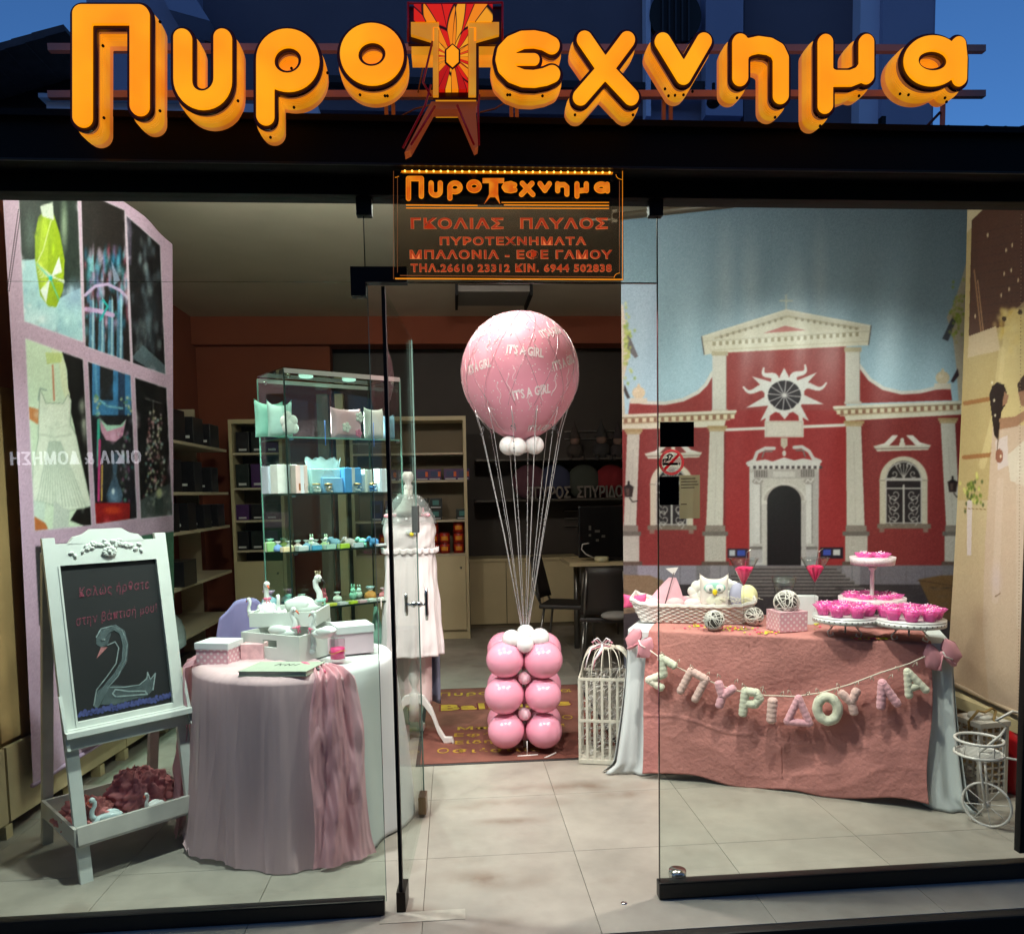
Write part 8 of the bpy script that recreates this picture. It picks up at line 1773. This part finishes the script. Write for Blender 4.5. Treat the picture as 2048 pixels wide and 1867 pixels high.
# owl cushion
t = thing('owl_cushion', 'pastel owl cushion with yellow beak standing in the wicker basket', 'cushion', inb(1428, .05, .0), brz+.1)
b = MB(); cushion(b, .155, .165, .06, .03); b.build('owl_body', mat('owl_cream', (222, 212, 204), .9, .05, 30), t)
g = MB(); g.ball((0, -.026, .115), .05, (1.15, .22, .62), 18, 12); g.build('mint_mask', tint((160, 208, 192)), t)
for s in (-1, 1):
    g = MB(); g.ball((s*.027, -.035, .114), .022, (1, .3, 1), 14, 10); g.build('eye_patch', tint((232, 232, 228)), t); g = MB(); g.ball((s*.023, -.0415, .108), .008, (1, .3, 1), 10, 6); g.build('pupil', tint((110, 120, 126)), t)
g = MB(); g.ball((0, -.042, .094), .013, (1, .5, 1.25), 10, 8); g.build('beak', tint((236, 206, 30)), t); g = MB(); g.ball((.0, -.031, .03), .007, (1, .4, 1), 8, 6); g.build('belly_button', tint((190, 180, 176)), t)
g = MB(); g.ball((0, -.024, .05), .045, (1.1, .2, .75), 16, 10); g.build('belly_patch', tint((226, 226, 206)), t)
t = thing('feather_wings', 'pair of white scalloped angel wings behind the owl cushion', 'wings', inb(1430, .06, .06), brz)
for s in (-1, 1):
    g = MB()
    for x, z, r in ((.06, .11, .04), (.095, .10, .035), (.118, .075, .03), (.11, .05, .028), (.09, .03, .028), (.06, .05, .045)): g.ball((s*x, 0, z), r, (1, .3, 1), 14, 8)
    g.build('wing', tint((236, 234, 226)), t)
t = thing('boat_cushion', 'pink sailing boat cushion with a white pennant in the wicker basket', 'cushion', inb(1330, .05, -.02), brz)
g = MB(); g.grid(lambda u, v: ((u-.5)*.2*(1-.8*v**1.3)+.04*v, -.03*math.sin(PI*u)*(1-v)-.005, .02+.15*v), 16, 12); g.grid(lambda u, v: ((.5-u)*.2*(1-.8*v**1.3)+.04*v, .03*math.sin(PI*u)*(1-v)-.005, .02+.15*v), 16, 12); g.build('sail', tint((230, 176, 188)), t)
g = MB(); g.tube([(.0, -.035, .02), (.05, -.02, .2)], .003, 6); g.build('mast', tint((90, 70, 76)), t)
g = MB(); g.prism([(0, 0), (-.045, .035), (.022, .042)], (.05, -.022, .185), (1, 0, 0), (0, 0, 1), (0, .006, 0)); g.build('pennant', tint((228, 216, 214)), t)
pillow(inb(1270, .05, -.02), brz+.3, .13, .07, .06, (236, 90, 140), 'small hot pink cushion at the left end of the wicker basket', .008, cat='cushion')
for i, (u, c, n_, s) in enumerate(((1305, (226, 190, 196), 'blush felt piece beside the pink boat cushion', .035), (1365, (226, 160, 172), 'rosy felt ball between the boat and owl cushions', .04), (1385, (236, 206, 206), 'pale pink felt ball left of the owl cushion', .038), (1398, (226, 220, 206), 'cream curly felt ball touching the owl cushion', .035), (1350, (222, 186, 190), 'blush felt ball behind the boat cushion', .04))):
    p = inb(u, .08, .03 if i % 2 else -.04); g = MB(); g.ball(p, s, (1.3, .9, .8), 14, 10); tag(g.build('felt_ball', tint(c)), n_, 'felt ball')
for i, (u, c, lab, sc3) in enumerate(((1483, (170, 168, 190), 'lilac grey oval cushion behind the martini glass', (.045, .04, .07)), (1502, (238, 232, 178), 'pale yellow rounded cushion at the right of the basket', (.058, .035, .06)))):
    p = inb(u-8, .12, .02); g = MB(); g.ball(p, 1, sc3, 18, 12); tag(g.build('oval_cushion', tint(c)), lab, 'cushion')
g = MB(); r0 = random.Random(6)
for i in range(70): u = 1440+r0.random()*75; p = inb(u, .09+.02*r0.random(), -.1+.12*r0.random()); a = r0.random()*6; g.tube([p, p+Vector((.02*math.cos(a), .01, .012)), p+Vector((.035*math.cos(a+.8), .0, .004))], .0014, 4)
tag(g.build('paper_straw', mat('straw_white', (226, 218, 196), .8), kind='stuff'), 'fine white paper straw tucked into the right half of the basket', 'paper')

# rattan balls
def rattan(p, r, lab, sd):
    t = thing('rattan_ball', lab, 'rattan ball', p, 0, 'white rattan balls'); r0 = random.Random(sd)
    for i in range(26):
        n_ = Vector((r0.gauss(0, 1), r0.gauss(0, 1), r0.gauss(0, 1))).normalized(); e1 = n_.orthogonal().normalized(); e2 = n_.cross(e1); off = r0.uniform(-.35, .35)*r; rr_ = math.sqrt(r*r-off*off)*(1-.05*r0.random())
        g = MB(); g.tube([n_*off+e1*(rr_*math.cos(j*PI/12))+e2*(rr_*math.sin(j*PI/12))+Vector((0, 0, r)) for j in range(24)], r*.038, 5, closed=True); g.build('strand', WK, t)
    g = MB(); g.ball((0, 0, r), r*.86, n=16, m=10); g.build('core', mat('rattan_core', (90, 84, 80), .9), t)
rattan(TZp(1428, 1260), 20*3.95/F_PX, 'white rattan ball on the cloth in front of the basket', 1); rattan(TZp(1508, 1250), 18.5*3.95/F_PX, 'white rattan ball right of the martini glass stem', 2)
# polka dot box and the ball in it
a_, b_ = TZp(1541, 1260), TZp(1580, 1273); bx_ = TZp(1582, 1262)
t = lidbox(bx_+Vector((.0, .05, 0)), trz+.55, .15, .13, .095, 0, 'pink polka dot box without lid holding a rattan ball', lid=False, m_=POLKA, name='open_box', group=None)
g = MB(); g.box((0, 0, .0955), (.151, .131, .006)); g.build('rim', mat('pink_inside', (222, 176, 184), .6), t)
p = bx_+Vector((-.002, .05, .075)); rattan(p, .062, 'larger white rattan ball sitting in the pink polka dot box', 3)
g = MB(); g.box((0, 0, .075), (.11, .06, .15), bev=.003); o = g.build('card_box', LID); o.matrix_basis = TR(T2(lt(1612, 1230)[0], .36, .757), trz+.2); tag(o, 'small plain white box behind the pink polka dot box', 'box')
# martini glasses with pink petals
GLS = glass('drinking_glass', (246, 248, 248), extra=.03)
def martini(p, hs, rr_, hb, lab):
    t = thing('martini_glass', lab, 'glass', p, 0, 'tall martini glasses of petals')
    g = MB(); g.lathe([(.036, 0), (.036, .002), (.006, .008), (.0035, .02), (.0035, hs), (rr_*.5, hs+hb*.5), (rr_, hs+hb), (rr_-.002, hs+hb), (rr_*.5-.002, hs+hb*.5+.001), (.0, hs+.004)], n=32); g.build('glass_body', GLS, t)
    g = MB(); r0 = random.Random(int(p.x*1000)); 
    g.lathe([(.0, hs+.006), (rr_*.6, hs+hb*.62), (rr_*.55, hs+hb*.66), (0, hs+hb*.7)], n=20, fn=lambda a, z: 1+.06*math.sin(9*a))
    for i in range(16): a = r0.random()*6.28; r = rr_*.5*r0.random(); g.ball((r*math.cos(a), r*math.sin(a), hs+hb*.66), rr_*.2, (1, .8, .5), 8, 6)
    g.build('petals', mat('petal_pink', (232, 44, 100), .8, .12, 60), t)
    g = MB(); g.tube([(rr_*.1, 0, hs+hb*.7), (rr_*.2, .0, hs+hb*1.2), (rr_*.6, 0, hs+hb*1.35)], .002, 5); g.build('silver_pick', CHR, t)
martini(TZp(1487, 1258), .215, .072, .145, 'left tall martini glass filled with hot pink petals'); martini(TM @ Vector((lt(1628, 1235)[0], .34, .757)), .215, .072, .135, 'right tall martini glass of hot pink petals behind the box')
# hourglass vase
t = thing('glass_vase', 'clear waisted glass vase behind the polka dot box', 'vase', TZp(1575, 1240)); t.location += Vector((0, .05, 0))
g = MB(); g.lathe([(.05, 0), (.052, .01), (.04, .09), (.05, .16), (.068, .23), (.066, .23), (.048, .16), (.038, .09), (.046, .012), (0, .01)], n=32); g.build('glass_body', GLS, t)

# cake stands
SWH = mat('stand_white', (226, 224, 222), .3, coat=.3); HRT = mat('heart_hole', (60, 40, 44), .8)
def heartpts(s): return [(s*.62*(16*math.sin(t_)**3)/16, s*.62*(13*math.cos(t_)-5*math.cos(2*t_)-2*math.cos(3*t_)-math.cos(4*t_))/16) for t_ in [i*2*PI/14 for i in range(14)]]
CUPM = glass('pink_clear_cup', (244, 120, 206), extra=.04); 
def cup_mat():
    m = bpy.data.materials.new('pink_plastic'); m.use_nodes = True; b = m.node_tree.nodes['Principled BSDF']; b.inputs['Base Color'].default_value = (*lin((255, 120, 196)), 1); b.inputs['Roughness'].default_value = .12
    b.inputs['Alpha'].default_value = .42; b.inputs['Emission Strength'].default_value = 0; return m
CUPP = cup_mat(); JEL = mat('glitter_jelly', (255, 84, 176), .2, .12, 60, spec=1, bump=.6, bscale=90)
def cup0():
    t = thing('dessert_cup', 'x', 'cup', (0, 0, 0)); r, h = .033, .044
    g = MB(); g.lathe([(r*.72, 0), (r*1.0, h*.7), (r*1.45, h*1.15), (r*1.42, h*1.15), (r*.96, h*.7), (r*.66, .003), (0, .003)], n=24, fn=lambda a, z: 1+(.10 if z > h else .03)*math.sin(8*a)); g.build('pink_cup', CUPP, t)
    g = MB(); g.lathe([(r*.7, .005), (r*.95, h*.68), (r*.7, h*.95), (0, h*1.1)], n=18, fn=lambda a, z: 1+.05*math.sin(5*a)); g.build('filling', JEL, t)
    g = MB(); r0 = random.Random(1)
    for i in range(5): a = i*1.256; g.ball((r*.5*math.cos(a), r*.5*math.sin(a), h*1.02), r*.34, (1, 1, .7), 8, 6)
    g.build('sweets', JEL, t)
    g = MB()
    for i in range(12): a = r0.random()*6.28; q_ = r*.85*r0.random(); g.ball((q_*math.cos(a), q_*math.sin(a), h*(1.12+.2*r0.random())), r*.11, n=6, m=4)
    g.build('sparkle_beads', mat('sparkle_white', (255, 214, 236), .15, spec=1), t, kind='stuff'); return t  # pale beads put in as white glints sparkling on the filling
CUP = cup0(); used_cup = [False]
CW_NAMES = ['nearest the viewer', 'front right', 'right hand side', 'back right', 'at the back', 'back left', 'left hand side', 'front left']
def cups(c, R, n, z, where, inner=True):
    pts = [(R*math.cos(2*PI*i/n+.3), R*math.sin(2*PI*i/n+.3)) for i in range(n)]+([(0, 0)] if inner else [])
    for i, (x, y) in enumerate(pts):
        lab = 'glittery pink cup '+('in the middle' if (x, y) == (0, 0) else CW_NAMES[int(round((math.atan2(y, x)+PI/2)/(2*PI)*8)) % 8])+' of the '+where
        M = TR((c.x+x, c.y+y, z), i*1.1)
        if not used_cup[0]: CUP.matrix_basis = M; CUP['label'] = lab; CUP['group'] = 'pink cups on the '+where; used_cup[0] = True
        else: dup(CUP, lab, M, 'pink cups on the '+where)
def heartstand(uc, vc, rpx, zp, lab, nc, where):
    c = TZp(uc, vc, zp); R = rpx*c.y/F_PX; t = thing('cake_stand', lab, 'cake stand', (c.x, c.y, .757), trz, 'white cake stands with heart cut rims'); h = zp-.757
    g = MB(); g.lathe([(0, h-.008), (R, h-.008), (R+.002, h), (0, h)], n=48); g.build('plate', SWH, t)
    g = MB(); g.lathe([(R, h-.03), (R+.002, h-.008), (R-.001, h-.008), (R-.003, h-.03)], n=96, fn=lambda a, z: 1+(.01*abs(math.sin(24*a)) if z < h-.02 else 0)); g.build('pierced_rim', SWH, t)
    g = MB()
    for i in range(36):
        a = i*2*PI/36; T = frame((R*1.0*math.cos(a), R*1.0*math.sin(a), h-.017), (-math.sin(a), math.cos(a), 0), (0, 0, 1)); g.add([T @ Vector((x, y, .0022)) for x, y in heartpts(.0075)], [tuple(range(14))])
    g.build('heart_cutouts', HRT, t, kind='stuff')
    for i in range(3):
        a = i*2*PI/3-.6; d = Vector((math.cos(a), math.sin(a), 0))
        g = MB(); P_ = [d*(R*.5)+Vector((0, 0, h-.01)), d*(R*.62)+Vector((0, 0, h*.7)), d*(R*.45)+Vector((0, 0, h*.45)), d*(R*.35)+Vector((0, 0, h*.6)), d*(R*.45)+Vector((0, 0, h*.72))]; g.tube(P_, .0045, 8, flat=.6)
        P_ = [d*(R*.45)+Vector((0, 0, h*.45)), d*(R*.6)+Vector((0, 0, h*.25)), d*(R*.55)+Vector((0, 0, .005)), d*(R*.4)+Vector((0, 0, .012)), d*(R*.42)+Vector((0, 0, h*.22))]; g.tube(P_, .0045, 8, flat=.6); g.build('scroll_foot', SWH, t)
    cups(c, R*.70, nc, zp+.001, where)
heartstand(1690, 1229, 63, .862, 'low white cake stand with heart cut rim, the left one beside the polka dot box', 7, 'left heart stand')
heartstand(1820, 1236, 68, .860, 'low white cake stand with heart cut rim, the right one near the table corner', 8, 'right heart stand')
c = TZp(1752, 1214, .86); t = thing('tiered_stand', 'tall two tier white lace edged cake stand at the back of the dessert table', 'cake stand', (c.x, c.y+.04, .757), trz)
cxy = Vector((c.x, c.y+.04, 0)); kk2 = (c.y+.04)/F_PX; z1, z2 = D(1752, 1206, cxy.y).z, D(1752, 1126, cxy.y).z
for z, rp_ in ((z1, 63), (z2, 42)):
    R = rp_*kk2; h = z-.757
    g = MB(); g.lathe([(0, h-.006), (R, h-.006), (R+.001, h), (0, h)], n=48); g.build('plate', SWH, t)
    g = MB(); g.lathe([(R-.001, h-.006), (R+.001, h-.006), (R+.006, h+.034), (R+.004, h+.034)], n=96, fn=lambda a, zz: 1+(.0 if zz < h+.02 else .012*math.sin(28*a))); g.build('lace_rim', mat('lace_white', (232, 214, 218), .5, .25, 120), t)
g = MB(); g.lathe([(.06, 0), (.055, .01), (.014, .02), (.01, .03), (.01, z2-.757-.036), (.017, z2-.757-.03), (.022, z2-.757-.02), (.015, z2-.757-.006)], n=20); g.build('stem', SWH, t)
cups(cxy, 63*kk2*.66, 7, z1+.001, 'tall stand lower tier', False); cups(cxy, 42*kk2*.5, 4, z2+.001, 'tall stand top tier', False)

# ================================================================ white lantern and bicycle planter at the right
LW = mat('lantern_white', (206, 200, 190), .5, .06, 20)
lp = Zp(1972, 1598, 0); lp2 = D(1972, 1598, lp.y); kl = lp.y/F_PX; lw = 72*kl; lh = (1598-1424)*kl
t = thing('lantern', 'white latticed lantern with rope handle beside the dessert table', 'lantern', (lp.x, lp.y+.05, 0), .15)
g = MB(); g.box((0, 0, .02), (lw, lw, .04)); g.build('base', LW, t); g = MB(); g.box((0, 0, lh-.012), (lw*1.08, lw*1.08, .024)); g.build('top', LW, t); g = MB(); g.lathe([(lw*.36, lh), (lw*.34, lh+.018), (.0, lh+.02)], n=24); g.build('cap', LW, t)
for sx_ in (-1, 1):
    for sy_ in (-1, 1): g = MB(); g.box((sx_*lw*.46, sy_*lw*.46, lh/2), (.016, .016, lh-.05)); g.build('post', LW, t)
for side in range(4):
    T = Matrix.Rotation(side*PI/2, 4, 'Z')
    for i in range(3): g = MB(); g.box(((i-1)*lw*.24, -lw*.46, lh/2), (.007, .006, lh-.06), T=T); g.build('lattice_bar', LW, t)
    for j in range(9): g = MB(); g.box((0, -lw*.462, .06+j*(lh-.1)/8.5), (lw*.9, .005, .008), T=T); g.build('lattice_bar', LW, t)
g = MB(); g.tube([(-lw*.55, -.03, lh*.75), (-lw*.56, -.02, lh*.98), (-lw*.3, -.03, lh+.045), (.0, -.02, lh+.03), (lw*.2, -.03, lh+.05), (lw*.34, -.03, lh+.035), (lw*.1, -.06, lh+.02), (lw*.05, -.07, lh*.8), (lw*.08, -.075, lh*.55), (-lw*.1, -.07, lh*.5)], .006, 8); g.build('rope_handle', mat('tan_rope', (150, 120, 70), .9, .15, 60), t)
wp = Zp(1972, 1652, 0); kw = wp.y/F_PX; WI = mat('white_wire', (206, 202, 196), .35, coat=.2)
t = thing('bicycle_planter', 'white wire bicycle planter with round basket and large spoked wheel at the right', 'plant stand', (wp.x, wp.y, 0), -.9)
WR = 47*kw*1.0; whz = WR+.004
g = MB(); g.tube([(0+WR*math.cos(a*PI/20), 0, whz+WR*math.sin(a*PI/20)) for a in range(40)], .0055, 8, closed=True); g.build('wheel_rim', WI, t)
for i in range(8): a = i*PI/4+.2; g = MB(); g.tube([(0, 0, whz), (WR*math.cos(a), 0, whz+WR*math.sin(a))], .0022, 5); g.build('spoke', WI, t)
g = MB(); g.tube([(0, -.02, whz), (0, .02, whz)], .012, 10); g.build('hub', WI, t)
zb1, zb2 = D(1960, 1478, wp.y).z, D(1960, 1505, wp.y).z; cb_ = Vector((D(1958, 1480, wp.y).x-wp.x, 0, 0)); cb_ = Matrix.Rotation(.9, 3, 'Z') @ cb_; RB = 46*kw
for z in (zb1, zb2):
    g = MB(); g.tube([(cb_.x+RB*math.cos(a*PI/18), cb_.y+RB*math.sin(a*PI/18), z) for a in range(36)], .0065, 8, closed=True); g.build('basket_ring', WI, t)
for i in range(10): a = i*PI/5; g = MB(); g.tube([(cb_.x+RB*math.cos(a), cb_.y+RB*math.sin(a), zb1), (cb_.x+RB*math.cos(a), cb_.y+RB*math.sin(a), zb2)], .0022, 5); g.build('basket_stay', WI, t)
for i in range(-4, 5): d = i*RB/5; w = math.sqrt(RB*RB-d*d); g = MB(); g.tube([(cb_.x-w, cb_.y+d, zb2), (cb_.x+w, cb_.y+d, zb2)], .0032, 5); g.build('basket_grid', WI, t)
for s in (-1, 1): g = MB(); g.tube([(0, s*.02, whz), (cb_.x*.5, s*.03, whz+.12), (cb_.x, s*.035, zb2)], .0055, 8); g.build('fork', WI, t)
g = MB(); hz = D(2000, 1430, wp.y).z; g.tube([(cb_.x, cb_.y, zb2), (.04, .02, (zb2+hz)/2), (.06, .03, hz-.04), (.04, -.05, hz), (.06, .1, hz+.01), (.16, .2, hz-.02), (.22, .3, hz-.06)], .006, 8); g.build('handlebar', WI, t)
g = MB(); g.tube([(cb_.x, cb_.y, zb2), (.12, .05, zb2-.02), (.24, .1, .28), (.3, .12, .1), (.32, .12, .05)], .005, 8); g.build('frame_tube', WI, t)
g = MB(); g.tube([(.3+.07*math.cos(a*PI/14), .12, .075+.07*math.sin(a*PI/14)) for a in range(28)], .005, 8, closed=True); g.build('rear_wheel', WI, t)
# red object at the right edge
c = Zp(2046, 1600, 0); g = MB(); g.lathe([(.0, 0), (.06, 0), (.065, .03), (.065, .24), (.04, .3), (.02, .32), (0, .325)], (c.x+.045, c.y+.1, 0), 24); tag(g.build('fire_extinguisher', mat('extinguisher_red', (186, 22, 26), .3)), 'red fire extinguisher standing half out of view at the right edge', 'fire extinguisher')
